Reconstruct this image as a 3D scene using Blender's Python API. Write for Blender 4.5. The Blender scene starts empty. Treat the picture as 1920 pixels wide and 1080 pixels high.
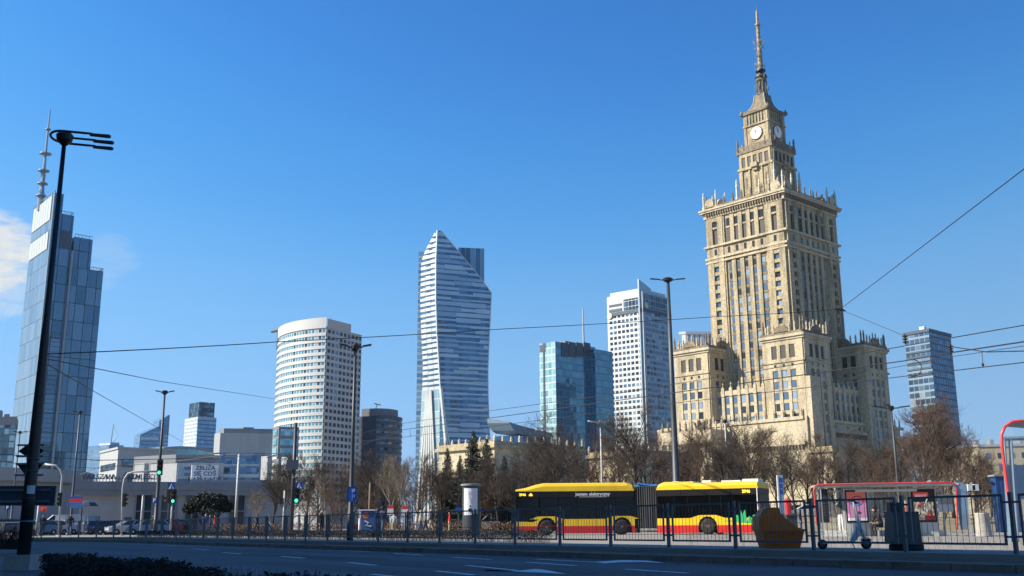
import bpy, math, random
from mathutils import Vector, Matrix
R=math.radians; PI=math.pi
sc=bpy.context.scene; COL=sc.collection
V=Vector
# ---------------------------------------------------------------- camera
F=1920.; CAM=V((0,0,.57)); PITCH=R(13.11); ROLL=R(-.35)
M=Matrix.Rotation(PI/2+PITCH,3,'X')@Matrix.Rotation(ROLL,3,'Z'); MT=M.transposed()
cd=bpy.data.cameras.new('camera'); co=bpy.data.objects.new('camera',cd); COL.objects.link(co)
cd.sensor_width=36; cd.lens=36; cd.clip_start=.1; cd.clip_end=6000
co.location=CAM; co.rotation_euler=M.to_euler(); sc.camera=co
def ray(px,py): return M@V((px-960,540-py,-F))
def at(px,py,Y):
    d=ray(px,py); return CAM+d*(Y/d.y)
def gnd(px,py,z=0.):
    d=ray(px,py); return CAM+d*((z-CAM.z)/d.z)
def pix(p):
    c=MT@(V(p)-CAM); return 960-F*c.x/c.z,540+F*c.y/c.z
def zat(x,y,py):
    a=MT@(V((x,y,0))-CAM); b=MT@V((0,0,1)); k=(540-py)/F
    return -(a.y+k*a.z)/(b.y+k*b.z)
def hit(px,py,p,d):
    r=ray(px,py); D=-d.x*r.y+r.x*d.y
    return (p.x*r.y-r.x*p.y)/D
def dirv(a): return V((math.cos(R(a)),math.sin(R(a)),0))
def U(a,b): return random.uniform(a,b)
# ---------------------------------------------------------------- mesh builder
class MB:
    def __init__(s): s.v=[];s.f=[];s.m=[];s.uv={}
    def face(s,pts,m=0,uv=None):
        b=len(s.v); s.v.extend([tuple(p) for p in pts]); s.f.append(tuple(range(b,b+len(pts)))); s.m.append(m)
        if uv: s.uv[len(s.f)-1]=uv
    def hexa(s,c,m=0):   # c: 4 bottom (ccw from above), 4 top
        b=len(s.v); s.v.extend([tuple(p) for p in c])
        for q in ((3,2,1,0),(4,5,6,7),(0,1,5,4),(1,2,6,5),(2,3,7,6),(3,0,4,7)):
            s.f.append(tuple(b+i for i in q)); s.m.append(m)
    def box(s,x0,y0,z0,x1,y1,z1,m=0):
        if x0>x1:x0,x1=x1,x0
        if y0>y1:y0,y1=y1,y0
        if z0>z1:z0,z1=z1,z0
        s.hexa([(x0,y0,z0),(x1,y0,z0),(x1,y1,z0),(x0,y1,z0),(x0,y0,z1),(x1,y0,z1),(x1,y1,z1),(x0,y1,z1)],m)
    def obox(s,o,a,b,c,m=0):
        o=V(o);a=V(a);b=V(b);c=V(c)
        if a.cross(b).dot(c)<0: o=o+a; a=-a
        s.hexa([o,o+a,o+a+b,o+b,o+c,o+a+c,o+a+b+c,o+b+c],m)
    def prism(s,poly,z0,z1,m=0,mt=None):
        n=len(poly); A=sum(poly[i][0]*poly[(i+1)%n][1]-poly[(i+1)%n][0]*poly[i][1] for i in range(n))
        if A<0: poly=poly[::-1]
        b=len(s.v); s.v.extend([(p[0],p[1],z0) for p in poly]+[(p[0],p[1],z1) for p in poly])
        for i in range(n):
            j=(i+1)%n; s.f.append((b+i,b+j,b+n+j,b+n+i)); s.m.append(m)
        s.f.append(tuple(b+i for i in reversed(range(n)))); s.m.append(m)
        s.f.append(tuple(b+n+i for i in range(n))); s.m.append(m if mt is None else mt)
    def extr(s,pts,vec,m=0):
        pts=[V(p) for p in pts]; vec=V(vec); n=len(pts)
        nn=V((0,0,0))
        for i in range(n): nn+=pts[i].cross(pts[(i+1)%n])
        if nn.dot(vec)<0: pts=pts[::-1]
        b=len(s.v); s.v.extend([tuple(p) for p in pts]+[tuple(p+vec) for p in pts])
        for i in range(n):
            j=(i+1)%n; s.f.append((b+i,b+j,b+n+j,b+n+i)); s.m.append(m)
        s.f.append(tuple(b+i for i in reversed(range(n)))); s.m.append(m)
        s.f.append(tuple(b+n+i for i in range(n))); s.m.append(m)
    def tube(s,pts,rad,n=6,m=0,cap=True):
        pts=[V(p) for p in pts]; k=len(pts)
        if not hasattr(rad,'__len__'): rad=[rad]*k
        b=len(s.v); up=None
        for i in range(k):
            t=(pts[min(i+1,k-1)]-pts[max(i-1,0)])
            if t.length<1e-9: t=V((0,0,1))
            t.normalize()
            if up is None:
                up=V((0,0,1)) if abs(t.z)<.9 else V((1,0,0))
            x=t.cross(up)
            if x.length<1e-6: x=t.cross(V((0,1,0)))
            x.normalize(); y=t.cross(x); up=-y if abs(t.z)<.9 else up
            y=x.cross(t)
            for j in range(n):
                a=2*PI*j/n; s.v.append(tuple(pts[i]+(x*math.cos(a)+y*math.sin(a))*rad[i]))
        for i in range(k-1):
            for j in range(n):
                q=(j+1)%n; s.f.append((b+i*n+j,b+i*n+q,b+(i+1)*n+q,b+(i+1)*n+j)); s.m.append(m)
        if cap:
            s.f.append(tuple(b+j for j in reversed(range(n)))); s.m.append(m)
            s.f.append(tuple(b+(k-1)*n+j for j in range(n))); s.m.append(m)
    def lathe(s,c,prof,n=8,m=0,axis=None):
        c=V(c); ax=V(axis).normalized() if axis is not None else V((0,0,1))
        x=V((1,0,0)) if abs(ax.x)<.9 else V((0,1,0)); x=(x-ax*x.dot(ax)).normalized(); y=ax.cross(x)
        b=len(s.v); k=len(prof)
        for r,z in prof:
            for j in range(n):
                a=2*PI*(j+.5)/n; s.v.append(tuple(c+ax*z+(x*math.cos(a)+y*math.sin(a))*max(r,1e-4)))
        for i in range(k-1):
            for j in range(n):
                q=(j+1)%n; s.f.append((b+i*n+j,b+i*n+q,b+(i+1)*n+q,b+(i+1)*n+j)); s.m.append(m)
        s.f.append(tuple(b+j for j in reversed(range(n)))); s.m.append(m)
        s.f.append(tuple(b+(k-1)*n+j for j in range(n))); s.m.append(m)
    def build(s,name,mats,parent=None,smooth=False,uv=True,label=None,org=None):
        if not isinstance(mats,(list,tuple)): mats=[mats]
        o3=org if org is not None else (ORG.get(parent.name) if parent is not None else None)
        vv=s.v if o3 is None else [(a-o3[0],b-o3[1],c-o3[2]) for a,b,c in s.v]
        me=bpy.data.meshes.new(name); me.from_pydata(vv,[],s.f)
        for m in mats: me.materials.append(m)
        if len(mats)>1: me.polygons.foreach_set('material_index',s.m)
        if smooth: me.polygons.foreach_set('use_smooth',[True]*len(s.f))
        if uv:
            ul=me.uv_layers.new(name='UVMap'); d=[0.]*(2*len(me.loops)); k=0
            for p in me.polygons:
                cu=s.uv.get(p.index); n=p.normal
                if abs(n.z)>.75:
                    for i in p.vertices: c=s.v[i]; d[k]=c[0]; d[k+1]=c[1]; k+=2
                elif cu:
                    for q in cu: d[k]=q[0]; d[k+1]=q[1]; k+=2
                else:
                    L=math.hypot(n.x,n.y) or 1; tx,ty=-n.y/L,n.x/L
                    for i in p.vertices: c=vv[i]; d[k]=c[0]*tx+c[1]*ty; d[k+1]=c[2]; k+=2
            ul.data.foreach_set('uv',d)
        me.update()
        o=bpy.data.objects.new(name,me); COL.objects.link(o)
        if parent is not None:
            o.parent=parent
            if o3 is not None: ORG[o.name]=o3
        elif o3 is not None: o.location=o3
        if label: o['label']=label
        return o
ORG={}
def tag(o,label=None,cat=None,group=None,kind=None):
    if label:o['label']=label
    if cat:o['category']=cat
    if group:o['group']=group
    if kind:o['kind']=kind
    return o
def thing(name,label,cat,loc=(0,0,0),rz=None,group=None):
    o=bpy.data.objects.new(name,None); COL.objects.link(o); o.location=loc; o.empty_display_size=.3
    if rz is None: ORG[o.name]=V(loc)
    else: o.rotation_euler=(0,0,R(rz))
    return tag(o,label,cat,group)
def struct(name,mb,m,label,smooth=False):
    return tag(mb.build(name,m,None,smooth),label,None,None,'structure')
def dup(root,loc,rz,label,scale=None,group=None):
    r=root.copy(); COL.objects.link(r); r.location=loc; r.rotation_euler=(0,0,R(rz)); r['label']=label
    if scale: r.scale=(scale,)*3
    if group: r['group']=group
    for ch in list(root.children):
        c=ch.copy(); COL.objects.link(c); c.parent=r
        for g in list(ch.children):
            d=g.copy(); COL.objects.link(d); d.parent=c
    return r
ORDN=['first','second','third','fourth','fifth','sixth','seventh','eighth','ninth','tenth','eleventh','twelfth','thirteenth','fourteenth','fifteenth','sixteenth','seventeenth','eighteenth','nineteenth','twentieth','twenty-first','twenty-second','twenty-third','twenty-fourth','twenty-fifth','twenty-sixth','twenty-seventh','twenty-eighth','twenty-ninth','thirtieth','thirty-first','thirty-second','thirty-third','thirty-fourth','thirty-fifth']
# ---------------------------------------------------------------- materials
def nd(nt,t,**k):
    n=nt.nodes.new(t)
    for a,b in k.items():
        if a=='op': n.operation=b
        else: setattr(n,a,b)
    return n
def mat(name,col,rough=.7,metal=0.,var=.12,scale=1.5,bump=0.,spec=.5,em=0.,coat=0.,stain=0.):
    m=bpy.data.materials.new(name); m.use_nodes=True; nt=m.node_tree; b=nt.nodes['Principled BSDF']
    b.inputs['Roughness'].default_value=rough; b.inputs['Metallic'].default_value=metal
    b.inputs['Specular IOR Level'].default_value=spec; b.inputs['Coat Weight'].default_value=coat
    if em:
        b.inputs['Emission Color'].default_value=(*col,1); b.inputs['Emission Strength'].default_value=em
    tc=nd(nt,'ShaderNodeTexCoord')
    nz=nd(nt,'ShaderNodeTexNoise'); nz.inputs['Scale'].default_value=scale; nz.inputs['Detail'].default_value=6
    nt.links.new(tc.outputs['Object'],nz.inputs['Vector'])
    r=nd(nt,'ShaderNodeValToRGB'); e=r.color_ramp.elements
    e[0].position=.3; e[1].position=.7
    e[0].color=(*[c*(1-var) for c in col],1); e[1].color=(*[min(1,c*(1+var)) for c in col],1)
    nt.links.new(nz.outputs['Fac'],r.inputs['Fac']); out=r.outputs['Color']
    if stain:
        mp=nd(nt,'ShaderNodeMapping'); mp.inputs['Scale'].default_value=(.35,.35,.05)
        n2=nd(nt,'ShaderNodeTexNoise'); n2.inputs['Scale'].default_value=1.; n2.inputs['Detail'].default_value=8
        nt.links.new(tc.outputs['Object'],mp.inputs['Vector']); nt.links.new(mp.outputs[0],n2.inputs['Vector'])
        mr=nd(nt,'ShaderNodeMapRange'); mr.inputs[1].default_value=.45; mr.inputs[2].default_value=.75; mr.inputs[3].default_value=1; mr.inputs[4].default_value=1-stain
        nt.links.new(n2.outputs['Fac'],mr.inputs[0])
        mx=nd(nt,'ShaderNodeVectorMath',op='SCALE'); nt.links.new(out,mx.inputs[0]); nt.links.new(mr.outputs[0],mx.inputs['Scale']); out=mx.outputs[0]
    nt.links.new(out,b.inputs['Base Color'])
    if bump:
        bp=nd(nt,'ShaderNodeBump'); bp.inputs['Strength'].default_value=bump; bp.inputs['Distance'].default_value=.05
        n3=nd(nt,'ShaderNodeTexNoise'); n3.inputs['Scale'].default_value=scale*6; n3.inputs['Detail'].default_value=5
        nt.links.new(tc.outputs['Object'],n3.inputs['Vector'])
        nt.links.new(n3.outputs['Fac'],bp.inputs['Height']); nt.links.new(bp.outputs[0],b.inputs['Normal'])
    return m
def grid(name,cols,pw,ph,frame,fu=.08,fv=.08,metal=.6,rough=.06,tilt=.02,fmetal=0.,frough=.5,split=False):
    """curtain wall: panes pw x ph metres laid out in UV, each with its own tint and tilt, and a frame"""
    m=bpy.data.materials.new(name); m.use_nodes=True; nt=m.node_tree; L=nt.links.new; b=nt.nodes['Principled BSDF']
    uv=nd(nt,'ShaderNodeUVMap'); sp=nd(nt,'ShaderNodeSeparateXYZ'); L(uv.outputs[0],sp.inputs[0])
    def mth(op,a,v):
        n=nd(nt,'ShaderNodeMath',op=op); L(a,n.inputs[0])
        if isinstance(v,(int,float)): n.inputs[1].default_value=v
        elif v is not None: L(v,n.inputs[1])
        return n.outputs[0]
    u=mth('DIVIDE',sp.outputs[0],pw); v=mth('DIVIDE',sp.outputs[1],ph)
    iu=mth('FLOOR',u,None); iv=mth('FLOOR',v,None); fu_=mth('FRACT',u,None); fv_=mth('FRACT',v,None)
    cb=nd(nt,'ShaderNodeCombineXYZ'); L(iu,cb.inputs[0]); L(iv,cb.inputs[1])
    wn=nd(nt,'ShaderNodeTexWhiteNoise'); wn.noise_dimensions='3D'; L(cb.outputs[0],wn.inputs['Vector'])
    rp=nd(nt,'ShaderNodeValToRGB'); rp.color_ramp.interpolation='CONSTANT'; el=rp.color_ramp.elements
    while len(el)<len(cols): el.new(.5)
    tot=sum(c[1] for c in cols); acc=0
    for i,c in enumerate(cols):
        el[i].position=acc/tot; acc+=c[1]; el[i].color=(*c[0],1)
    L(wn.outputs['Value'],rp.inputs['Fac'])
    a=mth('LESS_THAN',fu_,fu); c=mth('LESS_THAN',fv_,fv); mk=mth('MAXIMUM',a,c)
    mx=nd(nt,'ShaderNodeMix',data_type='RGBA'); L(mk,mx.inputs[0]); L(rp.outputs[0],mx.inputs[6]); mx.inputs[7].default_value=(*frame,1)
    L(mx.outputs[2],b.inputs['Base Color'])
    def mixf(x,y,dst):
        n=nd(nt,'ShaderNodeMapRange'); L(mk,n.inputs[0]); n.inputs[3].default_value=x; n.inputs[4].default_value=y; L(n.outputs[0],b.inputs[dst])
    mixf(metal,fmetal,'Metallic'); mixf(rough,frough,'Roughness')
    if tilt:
        g=nd(nt,'ShaderNodeNewGeometry'); vm=nd(nt,'ShaderNodeVectorMath',op='SUBTRACT'); L(wn.outputs['Color'],vm.inputs[0]); vm.inputs[1].default_value=(.5,.5,.5)
        vs=nd(nt,'ShaderNodeVectorMath',op='SCALE'); L(vm.outputs[0],vs.inputs[0]); vs.inputs['Scale'].default_value=tilt
        va=nd(nt,'ShaderNodeVectorMath',op='ADD'); L(vs.outputs[0],va.inputs[0]); L(g.outputs['Normal'],va.inputs[1])
        vn=nd(nt,'ShaderNodeVectorMath',op='NORMALIZE'); L(va.outputs[0],vn.inputs[0]); L(vn.outputs[0],b.inputs['Normal'])
    return m
def letters(name,txt,size,m,parent,mw,depth=.02,label=None,spacing=1.0,bold=0.):
    cu=bpy.data.curves.new(name,'FONT'); cu.body=txt; cu.size=size; cu.extrude=depth/2; cu.align_x='CENTER'; cu.align_y='CENTER'; cu.resolution_u=2; cu.space_character=spacing; cu.offset=bold
    t=bpy.data.objects.new(name,cu); COL.objects.link(t)
    me=bpy.data.meshes.new_from_object(t.evaluated_get(bpy.context.evaluated_depsgraph_get()))
    bpy.data.objects.remove(t); bpy.data.curves.remove(cu)
    me.materials.clear(); me.materials.append(m); me.transform(mw)
    o=bpy.data.objects.new(name,me); COL.objects.link(o); me.name=name
    if parent is not None:
        o.parent=parent
        if parent.name in ORG: me.transform(Matrix.Translation(-ORG[parent.name])); ORG[o.name]=ORG[parent.name]
    if label:o['label']=label
    return o
def frame3(o,x,y):   # matrix with text plane axes x,y at origin o
    x=V(x).normalized();y=V(y).normalized();z=x.cross(y)
    return Matrix(((x.x,y.x,z.x,o[0]),(x.y,y.y,z.y,o[1]),(x.z,y.z,z.z,o[2]),(0,0,0,1)))
random.seed(7)
MT_=mat
m_stone=mat('limestone',(.365,.30,.19),.9,var=.36,scale=1.5,bump=.5,stain=.6); m_stone3=mat('limestone_towers',(.43,.36,.24),.9,var=.26,scale=1.3,bump=.5,stain=.5)
m_stone2=mat('limestone_pale',(.44,.375,.26),.9,var=.26,scale=1.2,bump=.4,stain=.4)
m_stoned=mat('stone_weathered',(.19,.155,.108),.9,var=.4,scale=.9,bump=.4,stain=.35)
m_white=mat('white_stone',(.50,.47,.40),.8,var=.08)
m_dark=mat('dark_opening',(.035,.03,.026),.6)
m_wina=mat('window_glass_blue',(.10,.16,.24),.08,.35,spec=.8)
m_winb=mat('window_glass_dark',(.03,.035,.045),.1,.2,spec=.8)
m_winc=mat('window_glass_light',(.26,.34,.42),.12,.25,spec=.8)
m_copper=mat('copper_patina',(.22,.25,.2),.7,var=.3,scale=1.)
m_bronze=mat('dark_bronze',(.07,.055,.045),.5,.3)
m_gold=mat('weathered_gilding',(.25,.19,.115),.6,.1,var=.2,scale=2)
m_clock=mat('clock_white',(.8,.79,.75),.5,var=.03)
m_black=mat('black_paint',(.012,.012,.014),.45,var=.1)
m_steel=mat('galvanised_steel',(.28,.31,.34),.45,.6)
m_bluegrey=mat('blue_grey_paint',(.045,.065,.095),.5,var=.15)
m_polegrey=mat('grey_pole_paint',(.036,.042,.05),.5,var=.15)
m_polepale=mat('pale_pole_paint',(.42,.43,.42),.5)
m_concrete=mat('concrete',(.36,.34,.31),.9,var=.15,scale=2.,bump=.3,stain=.2)
m_whitep=mat('white_paint',(.58,.59,.59),.5,var=.05)
m_red=mat('red_paint',(.55,.03,.025),.4,var=.06)
m_blue=mat('sign_blue',(.015,.07,.32),.4,var=.06)
m_signw=mat('sign_white',(.58,.61,.64),.4,var=.04)
m_wire=mat('wire_black',(.015,.015,.018),.5)
m_barrier=mat('barrier_paint',(.10,.107,.118),.5,var=.15)
m_rubber=mat('rubber',(.012,.012,.013),.8)
m_metal=mat('bright_metal',(.6,.62,.64),.3,.8)
m_greenlamp=mat('green_lamp',(.05,.75,.45),.3,em=1.0)
m_skin=mat('skin',(.50,.30,.22),.6,var=.08)
m_roofgrey=mat('roof_grey',(.24,.26,.29),.8)
# ---------------------------------------------------------------- light, sky, haze
SUN_AZ=190.; SUN_EL=36.
ld=bpy.data.lights.new('sun','SUN'); ld.energy=5.0; ld.angle=R(.53); ld.color=(1,.91,.76)
lo=bpy.data.objects.new('sun',ld); COL.objects.link(lo)
sd=V((math.cos(R(SUN_AZ))*math.cos(R(SUN_EL)),math.sin(R(SUN_AZ))*math.cos(R(SUN_EL)),math.sin(R(SUN_EL))))
lo.rotation_euler=(-sd).to_track_quat('-Z','Y').to_euler(); lo.location=(-60,-30,90)
w=bpy.data.worlds.new('World'); sc.world=w; w.use_nodes=True; nt=w.node_tree
sky=nd(nt,'ShaderNodeTexSky'); sky.sky_type='NISHITA'; sky.sun_disc=False; sky.sun_elevation=R(SUN_EL)
sky.sun_rotation=R(90-SUN_AZ); sky.air_density=1.; sky.dust_density=0; sky.ozone_density=10.; sky.altitude=100
bg=nt.nodes['Background']; bg.inputs['Strength'].default_value=.0535
tcw=nd(nt,'ShaderNodeTexCoord')
def cloud(px,py,size,thr,seedv,strength):
    d=ray(px,py).normalized()
    dp=nd(nt,'ShaderNodeVectorMath',op='DOT_PRODUCT'); nt.links.new(tcw.outputs['Generated'],dp.inputs[0]); dp.inputs[1].default_value=d
    mr=nd(nt,'ShaderNodeMapRange'); mr.interpolation_type='SMOOTHSTEP'
    mr.inputs[1].default_value=math.cos(R(size)); mr.inputs[2].default_value=1.; nt.links.new(dp.outputs['Value'],mr.inputs[0])
    mp=nd(nt,'ShaderNodeMapping'); mp.inputs['Scale'].default_value=(26,26,80); mp.inputs['Location'].default_value=(seedv,seedv,0)
    nt.links.new(tcw.outputs['Generated'],mp.inputs['Vector'])
    nz=nd(nt,'ShaderNodeTexNoise'); nz.inputs['Scale'].default_value=1.; nz.inputs['Detail'].default_value=7; nz.inputs['Roughness'].default_value=.62
    nt.links.new(mp.outputs[0],nz.inputs['Vector'])
    ml=nd(nt,'ShaderNodeMath',op='MULTIPLY'); nt.links.new(mr.outputs[0],ml.inputs[0]); nt.links.new(nz.outputs['Fac'],ml.inputs[1])
    m2=nd(nt,'ShaderNodeMapRange'); m2.interpolation_type='SMOOTHSTEP'; m2.inputs[1].default_value=thr; m2.inputs[2].default_value=thr+.28; m2.inputs[4].default_value=strength
    nt.links.new(ml.outputs[0],m2.inputs[0]); return m2.outputs[0]
v1=nd(nt,'ShaderNodeVectorMath',op='SCALE'); nt.links.new(sky.outputs['Color'],v1.inputs[0]); v1.inputs['Scale'].default_value=.1
cv=nd(nt,'ShaderNodeRGBCurve'); nt.links.new(v1.outputs[0],cv.inputs['Color'])
for ch,pts in enumerate((((0,0),(.054,.048),(.074,.086),(.117,.20),(.219,.30),(1,.6)),((0,0),(.13,.225),(.176,.335),(.263,.47),(.444,.55),(1,.8)),((0,0),(.313,.645),(.401,.78),(.52,.85),(.738,.87),(1,.9)))):
    c=cv.mapping.curves[ch]; c.points[0].location=pts[0]; c.points[1].location=pts[-1]
    for p in pts[1:-1]: c.points.new(*p)
cv.mapping.update()
dl=nd(nt,'ShaderNodeVectorMath',op='DOT_PRODUCT'); nt.links.new(tcw.outputs['Generated'],dl.inputs[0]); dl.inputs[1].default_value=(-1,0,0)
ml_=nd(nt,'ShaderNodeMapRange'); nt.links.new(dl.outputs['Value'],ml_.inputs[0]); ml_.inputs[1].default_value=-.45; ml_.inputs[2].default_value=.45; ml_.inputs[3].default_value=8.9; ml_.inputs[4].default_value=11.6
v2=nd(nt,'ShaderNodeVectorMath',op='SCALE'); nt.links.new(cv.outputs[0],v2.inputs[0]); nt.links.new(ml_.outputs[0],v2.inputs['Scale']); out=v2.outputs[0]
for a in ((-8,476,3.2,.24,3.,.8),(40,458,2.1,.28,8.2,.5),(205,492,2.4,.28,5.,.13),(10,540,2.6,.27,11.,.35)):
    c=cloud(*a); mx=nd(nt,'ShaderNodeMix',data_type='RGBA'); nt.links.new(c,mx.inputs[0]); nt.links.new(out,mx.inputs[6]); mx.inputs[7].default_value=(8.6,8.5,8.0,1); out=mx.outputs[2]
nt.links.new(out,bg.inputs['Color'])
vs=sc.view_settings; vs.view_transform='Standard'; vs.look='None'; vs.gamma=1; vs.exposure=.9; vs.use_curve_mapping=False
sc.cycles.use_denoising=True; sc.cycles.max_bounces=6; sc.cycles.volume_bounces=0; sc.cycles.transparent_max_bounces=12
HAZE=.00003
mh=bpy.data.materials.new('haze'); mh.use_nodes=True; n=mh.node_tree; n.nodes.remove(n.nodes['Principled BSDF'])
pv=nd(n,'ShaderNodeVolumePrincipled'); pv.inputs['Color'].default_value=(.62,.82,1,1); pv.inputs['Density'].default_value=HAZE
n.links.new(pv.outputs[0],n.nodes['Material Output'].inputs['Volume'])
if HAZE>0:
    hz=MB(); hz.box(-1700,-160,-1.4,1700,2100,330); hzo=hz.build('haze',mh,None,uv=False); tag(hzo,'thin blue haze over the far towers','haze',None,'stuff')
# ================================================================ GROUND
m_asphalt=mat('asphalt',(.062,.065,.075),.8,var=.22,scale=.5,bump=.15,stain=.3)
_n=m_asphalt.node_tree; _b=_n.nodes['Principled BSDF']; _src=_b.inputs['Base Color'].links[0].from_socket
_tc=nd(_n,'ShaderNodeTexCoord'); _mp=nd(_n,'ShaderNodeMapping'); _mp.vector_type='TEXTURE'; _mp.inputs['Rotation'].default_value=(0,0,R(124.4)); _mp.inputs['Scale'].default_value=(16,1,1)
_nz=nd(_n,'ShaderNodeTexNoise'); _nz.inputs['Scale'].default_value=.55; _nz.inputs['Detail'].default_value=5
_mr=nd(_n,'ShaderNodeMapRange'); _mr.inputs[1].default_value=.35; _mr.inputs[2].default_value=.68; _mr.inputs[3].default_value=.55; _mr.inputs[4].default_value=1.35
_mx=nd(_n,'ShaderNodeVectorMath',op='SCALE')
_n.links.new(_tc.outputs['Object'],_mp.inputs['Vector']); _n.links.new(_mp.outputs[0],_nz.inputs['Vector']); _n.links.new(_nz.outputs['Fac'],_mr.inputs[0]); _n.links.new(_src,_mx.inputs[0]); _n.links.new(_mr.outputs[0],_mx.inputs['Scale']); _n.links.new(_mx.outputs[0],_b.inputs['Base Color'])
m_ground=mat('ground',(.13,.12,.10),.95,var=.2,scale=.2)
m_pave=mat('paving',(.24,.22,.19),.9,var=.15,scale=1.2,bump=.2,stain=.2)
m_kerb=mat('kerb_granite',(.19,.145,.11),.85,var=.25,scale=3.,bump=.3,stain=.3)
m_ledge=mat('dirty_ledge',(.135,.082,.046),.95,var=.4,scale=1.6,bump=.4,stain=.3)
m_line=mat('road_paint',(.62,.64,.63),.6,var=.2,scale=6)
m_soil=mat('dry_soil',(.15,.115,.075),1,var=.35,scale=1.5,bump=.4)
m_lawn=mat('winter_lawn',(.20,.165,.10),1,var=.3,scale=.6,bump=.4)
ZR=-.25
# fence line in plan, straight then bending left
FP0=V((10.9,18.1,0)); FD=V((-.565,.825,0)).normalized(); STEP=2.4
fpts=[FP0]; d=FD.copy()
for i in range(38):
    if i>21: d=(Matrix.Rotation(R(2.3),3,'Z')@d)
    fpts.append(fpts[-1]+d*STEP)
def offs(pts,o):
    r=[]
    for i,p in enumerate(pts):
        t=(pts[min(i+1,len(pts)-1)]-pts[max(i-1,0)]).normalized(); r.append(p+V((-t.y,t.x,0))*o)   # +o is to the left (camera side)
    return r
base=[FP0-FD*22]+fpts
k0=offs(base,.35); k1=offs(base,1.75); k2=offs(base,2.15)
g=MB(); g.face([(-1600,-120,-.262),(1600,-120,-.262),(1600,2000,-.262),(-1600,2000,-.262)]); struct('ground',g,m_ground,'city ground reaching to the horizon')
g=MB()
far=[V((-400,60,0)),V((-400,700,0)),V((500,700,0)),V((500,-20,0))]
pl=[(p.x,p.y) for p in k0]+[(-60,103),(-180,120),(-400,130),(-400,900),(500,900),(500,2)]
g.prism(pl,-.25,0); struct('pavement',g,m_pave,'raised paved square beyond the road')
g=MB()
for i in range(len(base)-1):
    g.hexa([(*k0[i].xy,-.255),(*k0[i+1].xy,-.255),(*k1[i+1].xy,-.255),(*k1[i].xy,-.255),(*k0[i].xy,-.11),(*k0[i+1].xy,-.11),(*k1[i+1].xy,-.125),(*k1[i].xy,-.125)][::1])
struct('ledge',g,m_ledge,'dirty lower ledge between the barrier pavement and the kerb')
g=MB()
for i in range(len(base)-1):
    a,b,c_,e=k1[i],k1[i+1],k2[i+1],k2[i]; sub=2
    for q in range(sub):
        t0=q/sub+.004;t1=(q+1)/sub-.006
        p=[a.lerp(b,t0),a.lerp(b,t1),e.lerp(c_,t1),e.lerp(c_,t0)]; dz=U(-.008,.006)
        g.hexa([(*x.xy,-.26) for x in p]+[(*x.xy,-.11+dz) for x in p])
struct('kerb',g,m_kerb,'row of granite kerb stones along the road')
g=MB(); rp=[(p.x,p.y) for p in offs(base,2.0)]+[(-70,100),(-160,112),(-160,60),(-60,10),(-25,-25),(30,-25)]
g.prism(rp,-.27,ZR); struct('road',g,m_asphalt,'wide asphalt road in shade')
# painted markings
g=MB()
def strip(a,b,w=.14):
    A=gnd(*a,ZR+.004);B=gnd(*b,ZR+.004); d=(B-A).normalized(); s=V((-d.y,d.x,0))*w/2
    g.face([A-s,B-s,B+s,A+s] if True else 0)
for a,b in (((567,1027.8),(608,1029.6)),((645,1032.2),(694,1034)),((738,1037.5),(795,1041)),((527,1043.2),(571,1046.6)),((653,1054.5),(704,1059.6)),((697,1076.4),(745,1081)),((848,1044.8),(920,1049)),((988,1054),(1080,1060.5)),((818,1070.5),(889,1077.8)),((1172,1067),(1289,1074.4)),((418,1036),(452,1038.5)),((1005,1048.2),(1122,1054.3)),((875,1060),(975,1070)),((300,1022),(330,1023)),((360,1029),(392,1031))):
    strip(a,b)
for pts in (((957,1070.5),(985,1068.5),(1003,1066.8),(1016,1067.5),(1063,1076),(1010,1073.5),(985,1072.6)),((1112,1053.7),(1140,1052),(1160,1050),(1210,1050.2),(1246,1055.5),(1205,1053.6),(1160,1054.2),(1135,1056))):
    q=[gnd(*p,ZR+.004) for p in pts]; n=sum(q[i].x*q[(i+1)%len(q)].y-q[(i+1)%len(q)].x*q[i].y for i in range(len(q)))
    g.face(q if n>0 else q[::-1])
struct('road_markings',g,m_line,'white dashed lane lines and turn arrows on the road')
m_patch=mat('asphalt_patch',(.038,.04,.045),.85,var=.3,scale=2.,bump=.2)
g=MB(); prd=random.Random(8)
for (px,py,L,W) in ((640,1046,5.,1.3),(1010,1072,3.2,1.1),(1330,1058,4.,.9),(780,1062,7.,.5),(480,1034,6.,1.2),(1180,1048,6.,.35)):
    c=gnd(px,py,ZR+.002); s=V((-FD.y,FD.x,0)); pts=[]
    for k in range(14):
        a=2*PI*k/14; rr=1/max(abs(math.cos(a)),abs(math.sin(a)))*prd.uniform(.88,1.0); pts.append(c+FD*(L/2*rr*math.cos(a))+s*(W/2*rr*math.sin(a)))
    g.face(pts)
struct('road_patches',g,m_patch,'darker repair patches in the asphalt')
# raised winter lawn behind the bus stop, and the earth beds
g=MB(); nx,ny=30,8
def lz(x,y): return min(1.1,max(0,(y-75)/9))+.12*math.sin(x*.7)*math.cos(y*.4)*min(1,max(0,(y-75)/5))
for i in range(nx):
    for j in range(ny):
        x0,x1=12+i*2.2,12+(i+1)*2.2; y0,y1=75+j*6,75+(j+1)*6
        g.face([(x0,y0,lz(x0,y0)+.004),(x1,y0,lz(x1,y0)+.004),(x1,y1,lz(x1,y1)+.004),(x0,y1,lz(x0,y1)+.004)])
struct('lawn',g,m_lawn,'dry winter lawn sloping up behind the bus shelter',True)
g=MB(); g.prism([(-30,84),(9,84),(16,140),(-34,140)],.0,.06); struct('flower_bed',g,m_soil,'bare brown bed under the trees')

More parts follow.
